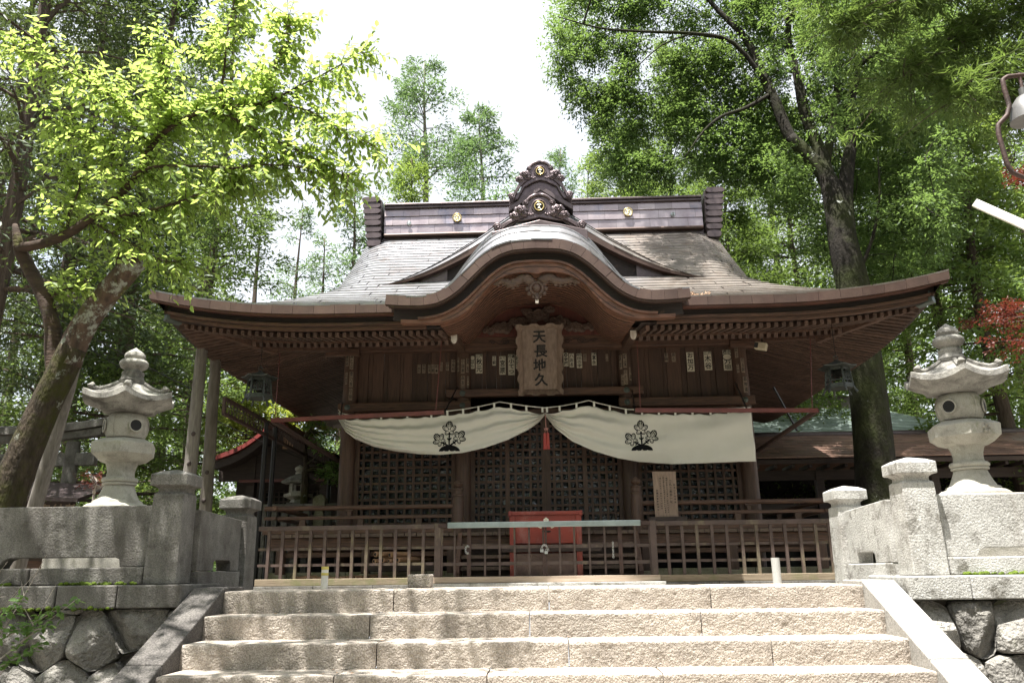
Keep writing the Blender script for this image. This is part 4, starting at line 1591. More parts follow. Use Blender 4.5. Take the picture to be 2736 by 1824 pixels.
# hanging gable ornament: flower with sprays of leaves
m_ = MB()
fy, fz = KY + .16, 3.86
m_.sphere((KX, fy, fz), .052, 12, 7, (1, .6, 1))
for k in range(16):
    a = 2 * math.pi * k / 16
    m_.sphere((KX + .082 * math.cos(a), fy + .01, fz + .082 * math.sin(a)), .024, 8, 5, (1, .6, 1))
for k in range(10):
    a = 2 * math.pi * k / 10
    m_.sphere((KX + .125 * math.cos(a), fy + .03, fz + .115 * math.sin(a)), .034, 8, 5, (1, .5, 1))
m_.tube([(KX, fy + .02, fz - .09), (KX, fy + .02, fz - .20)], [.035, .025], 8)
for s_ in (-1, 1):
    for k in range(15):
        t = k / 14
        x = KX + s_ * (.10 + .46 * t)
        z = fz + .13 + .035 * math.sin(t * 9) - .05 * t * t + rg.uniform(-.02, .02)
        m_.sphere((x, fy + .02, z), .058 * (1 - .4 * t) + .012, 8, 5, (1.3, .5, .8))
        m_.sphere((x + .01, fy + .035, z + .05 * (1 - t)), .04 * (1 - .5 * t) + .008, 8, 5, (1.2, .5, .8))
        if k % 2:
            m_.sphere((x, fy + .03, z - .055), .03 * (1 - .4 * t), 8, 5, (1.2, .5, .9))
m_.build('gable_pendant', 'carving', HALL, smooth='all')
box('pendant_tip', 'white_paint', HALL, KX - .022, KX + .022, fy - .005, fy + .03, fz - .215, fz - .17, bevel=.005)

# beam noses reaching forward from the inner columns, ends painted white
for s_ in (-1, 1):
    x = CX + s_ * 1.35
    o = MB().bar((x, 12.75, 3.70), (x - s_ * .01, 11.42, 3.53), .13, .16).build('beam_nose', 'wood_y', HALL, bevel=.012)
    m_ = MB()
    pr = [(-.045, .02), (-.045, -.06), (-.03, -.10), (0, -.118), (.03, -.10), (.045, -.06), (.045, .02)]
    m_.prism([(x - s_ * .012 + px_, 3.53 + pz_) for px_, pz_ in pr], 11.395, 11.44)
    m_.build('white_beam_tip', 'white_paint', o, bevel=.006)

# ------------------------------------------------------------------ dormer gable behind the cusped gable
DY = 12.7
DZ = pchip([0, .35, .75, 1.2, 1.66, 2.1, 2.47, 2.8], [6.20, 6.03, 5.77, 5.47, 5.21, 5.01, 4.89, 4.82])
DX = .05


def profinv(z):
    lo, hi = 0.0, 4.85
    for _ in range(30):
        m = (lo + hi) / 2
        if PROF(m) < z:
            lo = m
        else:
            hi = m
    return lo


m_ = MB()
for s_ in (-1, 1):
    rows = [[], [], [], [], []]
    for k in range(25):
        u = 2.8 * k / 24
        z = DZ(u)
        f = 1 - .97 * (u / 2.8) ** 2.4
        xs_ = DX + s_ * u
        rows[0].append((xs_, DY, z))
        rows[1].append((xs_, DY + .06, z + .13 * f))
        rows[2].append((xs_, DY + .20, z + .24 * f))
        rows[3].append((xs_, DY + .42, z + .29 * f))
        rows[4].append((xs_, max(DY + .5, EY + profinv(z + .29 * f)), z + .29 * f))
    m_.grid(rows)
DROOF = m_.build('dormer_roof', 'copper_joined', HALL, smooth='all')
rg = random.Random(17)
for s_ in (-1, 1):
    for row, (ya, za, yb, zb) in enumerate(((0, 0, .075, .145), (.065, .13, .21, .25), (.19, .235, .42, .29))):
        nseg = 9
        for k in range(nseg):
            u0 = 2.8 * (k + (row % 2) * .5) / nseg + .004
            u1 = min(2.8, 2.8 * (k + 1 + (row % 2) * .5) / nseg - .002)
            if u1 - u0 < .05:
                continue
            q = []
            t_ = .016 + rg.uniform(-.003, .006)
            for (yy, zz, th) in ((ya, za, t_), (yb, zb, .0)):
                for j in range(5):
                    u = lerp(u0, u1, j / 4)
                    f = 1 - .97 * (u / 2.8) ** 2.4
                    q.append((DX + s_ * u, DY + yy - th, DZ(u) + zz * f + th * .6))
            for j in range(5):
                p = q[j]
                q.append((p[0], p[1] + .02, p[2] - .012))
            fs = [(j, j + 1, 5 + j + 1, 5 + j) for j in range(4)] + [(j + 1, j, 10 + j, 11 + j) for j in range(4)]
            MB().add(q, fs).build('verge_shingle', 'copper', DROOF, smooth=True)
    # copper edge under the verge, and the dark gable board behind it
    m2 = MB()
    rows = [[], [], []]
    for k in range(25):
        u = 2.8 * k / 24
        f = 1 - .99 * (u / 2.8) ** 1.7
        rows[0].append((DX + s_ * u, DY - .012, DZ(u) + .01))
        rows[1].append((DX + s_ * u, DY - .006, DZ(u) - .13 * f))
        rows[2].append((DX + s_ * u, DY + .14, DZ(u) - .15 * f))
    m2.grid(rows)
    m2.build('verge_edge', 'copper_edge', DROOF)
out = [(DX - 2.3, 4.7)] + [(DX + u, DZ(abs(u)) - .02) for u in np.linspace(-2.3, 2.3, 40)] + [(DX + 2.3, 4.7)]
MB().prism(out, DY + .16, DY + .20).build('dormer_gable_board', 'black_wood', HALL)
# copper cover strip where the dormer meets the main roof (small flat cheeks)
for s_ in (-1, 1):
    MB().add([(DX + s_ * 1.62, DY + .10, 4.80), (DX + s_ * 2.25, DY + .10, 4.80), (DX + s_ * 1.95, DY + .10, 5.04), (DX + s_ * 1.62, DY + .10, 5.16)], [(0, 1, 2, 3)]).build(
        'dormer_cheek', 'ridge_dark', DROOF)

# ------------------------------------------------------------------ gable-top ornaments
def spiral(m_, c, r, turns=2.1, s_=1, tw=.16, squash=1.0, steps=26):
    pts, rs = [], []
    for k in range(steps):
        t = k / (steps - 1)
        a = s_ * (t * turns * 2 * math.pi) + (math.pi if s_ < 0 else 0)
        rr = r * (1 - .86 * t)
        pts.append((c[0] + rr * math.cos(a), c[1] - .35 * r * t, c[2] + rr * math.sin(a) * squash))
        rs.append(r * tw * (1.15 - .3 * t))
    m_.tube(pts, rs, 7)


def crest_flower(m_, c, r, y):
    for k in range(3):
        a = math.pi / 2 + (k - 1) * 1.0
        m_.sphere((c[0] + r * .45 * math.cos(a), y, c[1] + .12 * r + r * .42 * math.sin(a)), r * .25, 8, 5, (1, .4, 1))
    m_.sphere((c[0], y, c[1] - .52 * r), r * .38, 8, 5, (1.2, .3, .55))
    m_.tube([(c[0], y, c[1] - .5 * r), (c[0], y, c[1] + .3 * r)], r * .06, 5)


def ornament(cx, y, zc, feet, saddle, s=1.0, sy0=-.05):
    fx_, fz_ = feet
    H = [(0, .19), (.07, .185), (.13, .15), (.17, .105), (.235, .085), (.245, .06), (.20, .03), (.175, -.02), (.18, -.10), (.30, -.17), (fx_ * .72, fz_ * .78), (fx_, fz_ + .02), (fx_ + .05, fz_ - .06),
         (fx_ - .10, fz_ - .05), (fx_ * .55, lerp(-.19, fz_, .35)), (.10, -.19), (0, -.165)]
    out = [(cx + a * s, zc + b * s) for a, b in H] + [(cx - a * s, zc + b * s) for a, b in reversed(H[1:-1])]
    out = out[::-1]
    O = MB().prism(out, y, y + .22).build('gable_ornament', 'ornament', HALL, bevel=.012)
    # roll along the cap with curled ends
    m_ = MB()
    for q in (-1, 1):
        m_.tube([(cx, y + .0, zc + .185 * s)] + [(cx + q * a * s, y, zc + b * s) for a, b in ((.07, .178), (.13, .145), (.17, .10), (.22, .082))],
                [.030 * s, .030 * s, .028 * s, .026 * s, .018 * s], 8)
        spiral(m_, (cx + q * .185 * s, y - .01, zc + .065 * s), .035 * s, 1.6, q, .26)
    m_.build('cap_roll', 'ornament', O, smooth='all')
    # disc crest
    m_ = MB()
    m_.tube([(cx, y + .01, zc), (cx, y - .012, zc)], .085 * s, 24)
    m_.build('crest_field', 'dark_hole', O, smooth=True)
    m_ = MB()
    m_.tube([(cx + .066 * s * math.cos(2 * math.pi * k / 28), y - .02, zc + .066 * s * math.sin(2 * math.pi * k / 28)) for k in range(29)], .011 * s, 6, cap=False)
    m_.build('crest_ring', 'gold', O, smooth='all')
    m_ = MB()
    crest_flower(m_, (cx, zc), .055 * s, y - .022)
    m_.build('crest', 'crest_white', O, smooth='all')
    m_ = MB()
    ring = [(cx + .105 * s * math.cos(a) * (1 if math.sin(a) > -.3 else .9), y - .006, zc + .105 * s * math.sin(a)) for a in np.linspace(-math.pi / 2 - .25, math.pi * 1.5 - .0, 30)]
    m_.tube(ring, .011 * s, 6)
    m_.build('crest_frame', 'ornament', O, smooth='all')
    for q in (-1, 1):
        m_ = MB()
        for (a, b, r) in ((.265, -.06, .088), (.345, -.15, .078), (.225, -.115, .06)):
            c = (cx + q * a * s, y - .015, zc + b * s)
            m_.sphere(c, r * s, 14, 8, (1.12, .5, .82))
            for k in range(7):
                an = 2 * math.pi * k / 7
                m_.sphere((c[0] + r * s * .82 * math.cos(an), c[1], c[2] + r * s * .62 * math.sin(an)), r * s * .42, 8, 6, (1, .6, .9))
            spiral(m_, (c[0], c[1] - r * s * .52, c[2]), r * s * .62, 1.7, q, .2, .8)
        m_.build('cloud_scroll', 'ornament', O, smooth='all')
        m_ = MB()
        for j in range(4):
            t = j / 3
            pts = [(cx + q * lerp(.20 + .08 * t, .34 + .02 * t, .2) * s, y - .012, zc - (.16 + .01 * j) * s)]
            for k in range(1, 8):
                w_ = k / 7
                pts.append((cx + q * s * lerp(.22 + .09 * t, fx_ - .02, w_ ** .85), y - .012 - .01 * math.sin(math.pi * w_), zc + s * lerp(-.17, fz_ - .055 + .055 * t, w_ ** (1.35 - .3 * t))))
            m_.tube(pts, [.016 * s] * 4 + [.013 * s] * 4, 6)
        spiral(m_, (cx + q * fx_ * s, y - .015, zc + (fz_ - .0) * s), .062 * s, 1.9, q, .24)
        m_.sphere((cx + q * fx_ * s, y + .01, zc + fz_ * s), .06 * s, 12, 8, (1, .7, 1))
        m_.build('foot_scroll', 'ornament', O, smooth='all')
        m_ = MB()
        for k in range(3):
            m_.sphere((cx + q * (.09 + .03 * k) * s, y - .008, zc - (.115 + .012 * (k % 2)) * s), .017 * s, 8, 5, (1, .6, 1))
        m_.build('pearl', 'ornament', O, smooth='all')
    if sy0 > 0:
        MB().prism([(cx - fx_ * s, zc + (fz_ - .05) * s), (cx + fx_ * s, zc + (fz_ - .05) * s), (cx, zc)], y + .05, y + .3).build('ornament_back', 'ornament', O)
    # saddle block the ornament straddles
    ax, az0, az1, th = saddle
    out = [(cx, zc + az0), (cx + ax, zc + az1), (cx + ax, zc + az1 - th), (cx, zc + az0 - th * .9), (cx - ax, zc + az1 - th), (cx - ax, zc + az1)][::-1]
    MB().prism(out, y + sy0, y + .45).build('ornament_saddle', 'ridge_dark', HALL, bevel=.008)
    return O


ornament(.03, 10.50, 5.17, (.60, -.31), (.68, -.225, -.395, .16))
ornament(.065, 12.62, 6.86, (.50, -.47), (.56, -.25, -.64, .10), 1.0, .03)
# little ridge of the cusped gable running back
MB().bar((KX, 10.72, 5.0), (KX, 12.6, 5.70), .30, .22).build('gable_ridge', 'ridge_dark', HALL, bevel=.03)
MB().bar((DX, 12.85, 6.52), (DX, 15.0, 6.75), .36, .34).build('dormer_ridge', 'ridge_dark', HALL, bevel=.03)

# ------------------------------------------------------------------ main ridge
RXC = .10
rx0, rx1 = RXC - 3.25, RXC + 3.25
RIDGE = box('main_ridge', 'ridge_dark', HALL, rx0, rx1, 14.98, 15.42, 6.60, 7.36)
box('ridge_cap', 'ridge_dark', RIDGE, rx0, rx1, 14.90, 15.5, 7.40, 7.45, bevel=.012)
box('ridge_cap', 'ridge_dark', RIDGE, rx0, rx1, 14.93, 15.47, 7.345, 7.395, bevel=.012)
box('ridge_moulding', 'copper_edge', RIDGE, rx0, rx1, 14.88, 15.5, 6.70, 6.775, bevel=.03)
rg = random.Random(2)
for row, (za, zb) in enumerate(((7.18, 7.345), (6.985, 7.185), (6.775, 6.99))):
    x = rx0 - (row % 2) * .18
    while x < rx1:
        w = rg.uniform(.33, .40)
        a, b = max(rx0, x), min(rx1, x + w)
        if b - a > .05:
            t0 = .026 - .004 * row + rg.uniform(-.004, .004)
            MB().add([(a + .002, 14.978 - t0, za), (b - .002, 14.978 - t0 - rg.uniform(-.004, .004), za), (b - .002, 14.976, zb), (a + .002, 14.976, zb), (a + .002, 14.99, za), (b - .002, 14.99, za)],
                     [(0, 1, 2, 3), (1, 0, 4, 5)]).build('ridge_plate', 'ridge_plate', RIDGE)
        x += w
for (px, py) in ((1221, 581), (1678, 566)):
    p = un(px, py, Y=14.93)
    m_ = MB()
    m_.tube([(p.x, 14.95, p.z), (p.x, 14.925, p.z)], .085, 24)
    d = m_.build('ridge_crest', 'crest_white', RIDGE, smooth=True)
    m_ = MB()
    m_.tube([(p.x + .085 * math.cos(2 * math.pi * k / 28), 14.925, p.z + .085 * math.sin(2 * math.pi * k / 28)) for k in range(29)], .012, 6, cap=False)
    crest_flower(m_, (p.x, p.z), .065, 14.918)
    m_.build('crest_ring', 'gold', RIDGE, smooth='all')
for (px, py) in ((1093, 596), (1798, 572)):
    p = un(px, py, Y=14.93)
    m_ = MB()
    m_.tube([(p.x + .035 * math.cos(2 * math.pi * k / 20), 14.93, p.z + .035 * math.sin(2 * math.pi * k / 20)) for k in range(21)], .010, 6, cap=False)
    m_.sphere((p.x, 14.93, p.z), .016, 8, 5)
    m_.build('ridge_ring', 'steel', RIDGE, smooth='all')
for s_ in (-1, 1):
    xc = RXC + s_ * 3.42
    m_ = MB()
    prof_ = [(6.55, .14), (6.70, .16), (6.84, .165), (6.98, .17), (7.11, .175), (7.24, .18), (7.37, .185), (7.50, .19)]
    for k, (z, w) in enumerate(prof_):
        h = .058 if k else .075
        pts = []
        for j in range(16):
            a = 2 * math.pi * j / 16
            ex = math.copysign(abs(math.cos(a)) ** .45, math.cos(a))
            pts.append((xc + s_ * .012 * k + w * ex, z + h * math.sin(a)))
        m_ = MB().prism(pts[::-1], 14.80 - .012 * (k % 2), 15.60)
        m_.build('ridge_end_roll', 'ridge_dark', RIDGE, smooth=True)
    box('ridge_end_core', 'ridge_dark', RIDGE, xc - .13, xc + .13, 14.85, 15.55, 6.5, 7.5)

# fallen twigs lying on the right slope
rg = random.Random(44)
m_ = MB()
for _ in range(70):
    u, i = rg.gauss(1.95, .22), rg.uniform(.35, 1.15)
    x = CX + u + (i - .5) * .35
    z = roof_z(x, i) + .03
    a = rg.uniform(0, 3.14)
    L_ = rg.uniform(.04, .13)
    m_.tube([(x, EY + i, z), (x + L_ * math.cos(a), EY + i + L_ * .4 * math.sin(a), z + L_ * .3 * math.sin(a) + .01)], .005, 4)
m_.build('roof_litter', 'bamboo', HALL, kind='stuff')

# ------------------------------------------------------------------ pasted paper name slips
def slip(px, py, w, h, chars, style='paper', small=None):
    p = un(px, py, Y=12.82)
    W, Hh = w * .00625, h * .0064
    c0 = p
    o = box('paper_slip', style, HALL, c0.x - W / 2, c0.x + W / 2, 12.8285, 12.8325, c0.z - Hh / 2, c0.z + Hh / 2)
    n = len(chars)
    ink = 'ink' if style == 'paper' else 'ink_faded'
    top = c0.z + Hh / 2
    usable = Hh * .94
    if small:
        t = text('slip_lettering', small, o, (c0.x, 12.8265, top - Hh * .11), W * .5, ink, bold=.0012, depth=.0004)
        top -= Hh * .2
        usable = Hh * .76
    ch = usable / n
    for k, cc in enumerate(chars):
        t = text('slip_lettering', cc, o, (c0.x, 12.8265, top - ch * (k + .5) - Hh * .02), 1.0, ink, bold=.022 if style == 'paper' else .012, depth=.002)
        t.scale = (W * .86, ch * .95, .2)
    return o


Z4 = .29762
for (zx, zy, w, h, ch, sm) in ((1385, 563, 38, 115, '◯はら', None), (1445, 575, 60, 172, '秋元', '江戸'), (1580, 548, 32, 85, '江銅', None), (1655, 590, 56, 165, '宮原', 'かて'),
                               (1735, 583, 60, 186, '小てつ', '巴連'), (1792, 557, 36, 125, '杉浦', None)):
    slip(850 + zx * Z4, 800 + zy * Z4, w * Z4, h * Z4, ch, 'paper', sm)
for (zx, zy, w, h, ch) in ((905, 620, 28, 76, '三宮松'), (948, 620, 29, 80, '東堂三'), (998, 622, 24, 74, '田島'), (1030, 620, 28, 82, '山崎'), (1063, 622, 28, 82, '松本'), (1105, 600, 24, 80, '石川'),
                           (1160, 598, 30, 76, '平守'), (1213, 592, 36, 110, '中泉橋')):
    slip(850 + zx * Z4, 800 + zy * Z4, w * Z4, h * Z4, ch, 'paper_old')
for (zx, zy, w, h, ch, sm) in ((545, 538, 44, 120, '◎寺尾', None), (596, 545, 40, 125, '八おる', None), (665, 548, 48, 130, '田の字', '神田'), (797, 532, 42, 112, '富永', '川越'),
                               (1663, 558, 64, 172, 'お加万', None), (1820, 548, 66, 166, '木谷', '江戸'), (1995, 543, 72, 180, '◯万垣', '府中')):
    slip(1350 + zx * Z4, 800 + zy * Z4, w * Z4, h * Z4, ch, 'paper', sm)
for (zx, zy, w, h, ch) in ((715, 520, 28, 66, '益子'), (913, 520, 22, 64, '一心'), (1447, 518, 32, 80, '哲崎'), (1512, 518, 34, 80, '泉久')):
    slip(1350 + zx * Z4, 800 + zy * Z4, w * Z4, h * Z4, ch, 'paper_old')
# slips stuck on the columns, round the curve of the wood
rg = random.Random(77)
for x, items in ((COLX[0], ((-.045, 3.52, .055, .19, '義若早'), (.03, 3.50, .06, .26, '其むら'), (.035, 3.20, .06, .26, '委刀根'), (-.05, 3.22, .045, .2, '川田'), (.035, 2.95, .055, .2, '小林'))),
                 (COLX[1], ((-.08, 3.42, .045, .24, '平楽草'), (.0, 3.38, .06, .24, '小国東'), (.0, 3.10, .06, .24, '森吉川'), (.075, 3.40, .05, .24, '清水'), (.085, 3.12, .04, .2, '文二'))),
                 (COLX[2], ((-.07, 3.40, .05, .24, '黒井'), (.0, 3.42, .06, .24, '岐児'), (.0, 3.14, .055, .24, 'おむら'), (.08, 3.20, .045, .22, '吉本'), (-.05, 3.10, .05, .18, '江古'))),
                 (COLX[3], ((-.06, 3.52, .05, .18, '益子'), (.02, 3.30, .06, .24, '切る前'), (.035, 2.98, .07, .26, '森神浦'), (-.06, 3.25, .04, .14, '二十')))):
    for dx, z, w, h, ch in items:
        y = YW - math.sqrt(max(.002, .128 ** 2 - dx * dx)) - .002
        a = math.asin(max(-1, min(1, dx / .128)))
        m_ = MB()
        rows = []
        for zz in (z - h / 2, z + h / 2):
            rows.append([(x + .1285 * math.sin(a + t), YW - .1285 * math.cos(a + t), zz) for t in (-w / .256, 0, w / .256)])
        o = m_.grid(rows).build('paper_slip', 'paper_old', HALL)
        for k, cc in enumerate(ch):
            t = text('slip_lettering', cc, o, (x + .131 * math.sin(a), YW - .131 * math.cos(a), z + h / 2 - h * (k + .5) / len(ch)), 1.0, 'ink_faded', rot=(math.pi / 2, 0, a), bold=.014, depth=.002)
            t.scale = (w * .85, h / len(ch) * .9, .2)

# ================================================================== THINGS ON AND ROUND THE HALL
# ---- cream curtain with black leaf crests
CYC = 12.34
CURT = thing('shrine_curtain', 'cream cloth curtain with two black leaf crests gathered up under the eaves', 'curtain', (CX, CYC, 2.5))
cordL = [(908, 1103), (936, 1109), (1060, 1107), (1150, 1103), (1192, 1098), (1237, 1093), (1278, 1086), (1320, 1077), (1335, 1073), (1365, 1078), (1406, 1084), (1453, 1089)]
cordR = [(1457, 1089), (1495, 1085), (1540, 1077), (1573, 1069), (1588, 1074), (1630, 1084), (1674, 1093), (1780, 1096), (1900, 1094), (2005, 1088)]
botL = [(906, 1124), (921, 1151), (948, 1172), (999, 1193), (1058, 1205), (1118, 1212), (1177, 1214), (1237, 1209), (1296, 1196), (1356, 1175), (1415, 1145), (1440, 1127), (1455, 1108)]
botR = [(1457, 1108), (1484, 1142), (1529, 1178), (1588, 1205), (1648, 1223), (1707, 1233), (1796, 1239), (1886, 1237), (1975, 1233), (2020, 1232)]


def curve_at(pts, x):
    return float(np.interp(x, [p[0] for p in pts], [p[1] for p in pts]))


def cloth_half(cord, bot, left):
    nu, nv = 130, 44
    x0, x1 = (906.0, 1455.0) if left else (1457.0, 2020.0)
    rows = []
    for j in range(nv + 1):
        v = j / nv
        r = []
        for i in range(nu + 1):
            u = i / nu
            px = lerp(x0, x1, u)
            px_top = lerp(x0, x1 if left else 2005.0, u)
            # scalloped top edge hanging between the tabs
            sc = abs(math.sin(u * math.pi * 12))
            top = curve_at(cord, px_top) + 9.5 + 3.5 * sc
            if left and u < .03:
                top = lerp(1092, top, u / .03)
            b = curve_at(bot, px)
            e = min(u, 1 - u) if left else u
            g = math.exp(-e / .13)
            top = lerp(top, min(top + 8, (top + b) / 2), g if not (left and u < .5) else .2 * g)
            top = min(top, b - 3)
            py = lerp(top, b, v)
            pxx = lerp(px_top, px, v)
            p = un(pxx, py, Y=CYC)
            fold = 0.0
            if left:
                fold += .040 * math.exp(-(1 - u) / .26) * math.sin(2 * math.pi * 3.6 * v + 1.0 + 2.0 * u)
                fold += .036 * math.exp(-u / .28) * math.sin(2 * math.pi * 4.6 * v ** 1.3 + .6)
                fold += .022 * math.sin(2 * math.pi * (2.4 * v - 1.1 * (1 - u)) + .5) * math.sin(math.pi * u) * (.6 + .8 * vnoise(u * 5, v * 3, 3))
                fold += .020 * math.exp(-((v - .93) / .05) ** 2) * math.sin(math.pi * u) - .012 * math.exp(-((v - .80) / .06) ** 2) * math.sin(math.pi * u)
            else:
                fold += .044 * math.exp(-u / .24) * math.sin(2 * math.pi * 3.8 * v + .7)
                fold += .020 * math.sin(2 * math.pi * (1.6 * v + 1.9 * u) + 1.2) * (1 - .35 * u) * (.5 + vnoise(u * 6, v * 3, 4))
                fold += .010 * math.exp(-((v - .93) / .05) ** 2) * (1 - u)
                fold += .014 * math.exp(-v / .25) * math.sin(u * math.pi * 12 + .5) * min(1, u * 4)
            fold += .010 * math.exp(-v / .15) * math.sin(u * math.pi * 24)
            r.append((p.x, CYC - .03 * math.sin(math.pi * v) - fold, p.z))
        rows.append(r)
    return MB().grid(rows)


CL = cloth_half(cordL, botL, True)
CR = cloth_half(cordR, botR, False)
for c_ in (CL, CR):
    o = c_.build('cloth', 'cloth', CURT, smooth='all')
    md = o.modifiers.new('thickness', 'SOLIDIFY')
    md.thickness = .004
    md.offset = 1
pts = [un(x, y, Y=CYC) for x, y in cordL + cordR]
MB().tube(pts, .010, 6).build('cord', 'cord', CURT, smooth='all')
for x in [955, 1018, 1088, 1152, 1195, 1237, 1278, 1320, 1365, 1406, 1449, 1461, 1495, 1540, 1587, 1629, 1672, 1715, 1760, 1804, 1850, 1898, 1946, 1990]:
    y = curve_at(cordL + cordR, x)
    a = un(x, y - 1.5, Y=CYC - .012)
    b = un(x + .6, y + 13, Y=CYC - .012)
    MB().bar(a, b, .032, .006, up=(0, 1, 0)).build('tab', 'cloth', CURT)
# crests, laid on the cloth
TREES = [BVHTree.FromPolygons(c_.v, c_.f) for c_ in (CL, CR)]


def on_cloth(x, z, d):
    best = None
    for t in TREES:
        h = t.ray_cast(Vector((x, 11, z)), Vector((0, 1, 0)))
        if h[0] is not None and (best is None or h[0].y < best):
            best = h[0].y
    return (x, (best if best is not None else CYC) - d, z)


def crest(pxc, pyc):
    c = un(pxc, pyc, Y=CYC - .03)
    K = .00054

    def W(a, b, d=.005):
        return on_cloth(c.x + (a - 1085) * K, c.z - (b - 692) * K * 1.06, d)
    blk, vein = MB(), MB()

    def lobe(bx, by, ang, L_, w):
        ca, sa = math.cos(ang), math.sin(ang)
        N = 22
        out = []
        for k in range(N):
            t = 2 * math.pi * k / N
            rr = 1 + (.07 if k % 2 else -.02)
            lx = L_ * .56 + L_ * .47 * math.cos(t) * (rr if math.cos(t) > -.5 else 1)
            ly = w / 2 * math.sin(t) * rr * (1.08 - .25 * math.cos(t + .0) * 0)
            out.append((bx + lx * ca - ly * sa, by - (lx * sa + ly * ca)))
        cc = (bx + L_ * .56 * ca, by - L_ * .56 * sa)
        k0 = len(blk.v)
        blk.v.append(W(*cc))
        for q in out:
            blk.v.append(W(lerp(cc[0], q[0], .5), lerp(cc[1], q[1], .5)))
        for q in out:
            blk.v.append(W(*q))
        for k in range(N):
            k2 = (k + 1) % N
            blk.f.append((k0, k0 + 1 + k2, k0 + 1 + k))
            blk.f.append((k0 + 1 + k, k0 + 1 + k2, k0 + 1 + N + k2, k0 + 1 + N + k))
        for off, l0, l1, wd in ((0, -.02, .90, 7), (.27, .30, .88, 6), (-.27, .30, .88, 6), (.12, .22, .62, 5), (-.12, .22, .62, 5)):
            prev = None
            for j in range(6):
                t = lerp(l0, l1, j / 5)
                yy = off * w * math.sin(min(1, max(0, (t + .05))) * math.pi * .8)
                lx, ly = t * L_, yy
                p1 = (bx + lx * ca - (ly - wd) * sa, by - (lx * sa + (ly - wd) * ca))
                p2 = (bx + lx * ca - (ly + wd) * sa, by - (lx * sa + (ly + wd) * ca))
                a, b = W(*p1, .0085), W(*p2, .0085)
                vein.v += [a, b]
                if prev is not None:
                    n_ = len(vein.v)
                    vein.f.append((n_ - 4, n_ - 3, n_ - 1, n_ - 2))
                prev = 1

    def cluster(bx, by, a0, s=1.0):
        lobe(bx, by, a0, 270 * s, 185 * s)
        lobe(bx, by, a0 + 1.0, 225 * s, 130 * s)
        lobe(bx, by, a0 - 1.0, 225 * s, 130 * s)
        lobe(bx, by, a0 + 2.15, 150 * s, 115 * s)
        lobe(bx, by, a0 - 2.15, 150 * s, 115 * s)
    cluster(1085, 545, math.pi / 2)
    cluster(830, 825, math.radians(132), .95)
    cluster(1345, 765, math.radians(52), .95)

    def strip(a, b, w, n=6):
        dx, dy = b[0] - a[0], b[1] - a[1]
        L_ = math.hypot(dx, dy)
        ox, oy = -dy / L_ * w / 2, dx / L_ * w / 2
        k0 = len(blk.v)
        for j in range(n + 1):
            t = j / n
            blk.v.append(W(a[0] + dx * t + ox, a[1] + dy * t + oy, .0055))
            blk.v.append(W(a[0] + dx * t - ox, a[1] + dy * t - oy, .0055))
        for j in range(n):
            blk.f.append((k0 + 2 * j, k0 + 2 * j + 1, k0 + 2 * j + 3, k0 + 2 * j + 2))
    strip((1085, 590), (1085, 960), 42)
    strip((1085, 800), (1025, 745), 36, 2)
    strip((1085, 800), (1148, 735), 36, 2)
    strip((1085, 960), (870, 862), 42)
    strip((960, 915), (985, 850), 34, 2)
    strip((950, 900), (905, 945), 32, 2)
    strip((1085, 960), (1305, 815), 42)
    strip((1215, 880), (1200, 815), 34, 2)
    strip((1215, 880), (1275, 905), 32, 2)
    # mound with three notches
    N = 24
    k0 = len(blk.v)
    for k in range(N + 1):
        t = math.pi * k / N
        x = 1085 + 305 * math.cos(t)
        yb = 1096 - 36 * max(0, 1 - abs(x - 1085) / 40) - 22 * max(0, 1 - abs(abs(x - 1085) - 160) / 30)
        blk.v.append(W(x, 1096 - 165 * math.sin(t), .006))
        blk.v.append(W(x, max(yb, 1096 - 165 * math.sin(t)), .006))
    for k in range(N):
        blk.f.append((k0 + 2 * k, k0 + 2 * k + 1, k0 + 2 * k + 3, k0 + 2 * k + 2))
    cr = blk.build('crest', 'crest_ink', CURT)
    vein.build('crest_veins', 'cloth', cr)


crest(1200.5, 1165)
crest(1713.5, 1163.5)

# ---- tassel at the middle of the curtain
TAS = thing('tassel', 'pair of red silk tassels on a pink cord hanging at the curtain middle', 'tassel', tuple(un(1460, 1195, Y=12.26)))
tp = un(1457, 1108, Y=12.27)
kz = un(1459, 1146, Y=12.26)
MB().tube([tp, kz], .007, 6).build('cord', 'tassel_pink', TAS, smooth=True)
m_ = MB()
for a0 in (.5, 2.6, -.6, 3.7):
    m_.tube([kz + Vector((.03 * t * math.cos(a0), -.005, .03 * math.sin(a0) * math.sin(math.pi * t) + .01 * math.sin(math.pi * 2 * t))) for t in np.linspace(0, 1.3, 8)], .006, 5)
m_.sphere(kz, .018, 8, 6)
m_.build('bow', 'tassel_pink', TAS, smooth='all')
for dx in (-.022, .024):
    a = kz + Vector((dx * .4, 0, 0))
    b = Vector((kz.x + dx, 12.26, kz.z - .07))
    c = Vector((kz.x + dx, 12.255, kz.z - .315))
    MB().tube([a, b], .005, 5).build('cord', 'tassel_pink', TAS, smooth=True)
    m_ = MB()
    m_.tube([b + Vector((0, 0, .012)), b, b - Vector((0, 0, .03)), lerp(b, c, .5), c], [.012, .024, .022, .027, .031], 16)
    m_.build('tassel_skirt', 'tassel', TAS, smooth=True)

# ---- carved name plaque
PLQ = thing('wooden_plaque', 'carved wooden plaque with four black characters leaning out above the curtain', 'plaque', (.0, 12.5, 2.85))
pz0, pz1, pyb, pyt = 2.86, 3.93, 12.56, 12.20
pc = un(1443, 960, Y=12.36).x
ply = lambda z: lerp(pyb, pyt, (z - pz0) / (pz1 - pz0))
PN = Vector((0, -(pz1 - pz0), -(pyb - pyt))).normalized()


def plq(x, z, d=0.0):
    v = Vector((pc + x, ply(z), z)) + PN * d
    return v


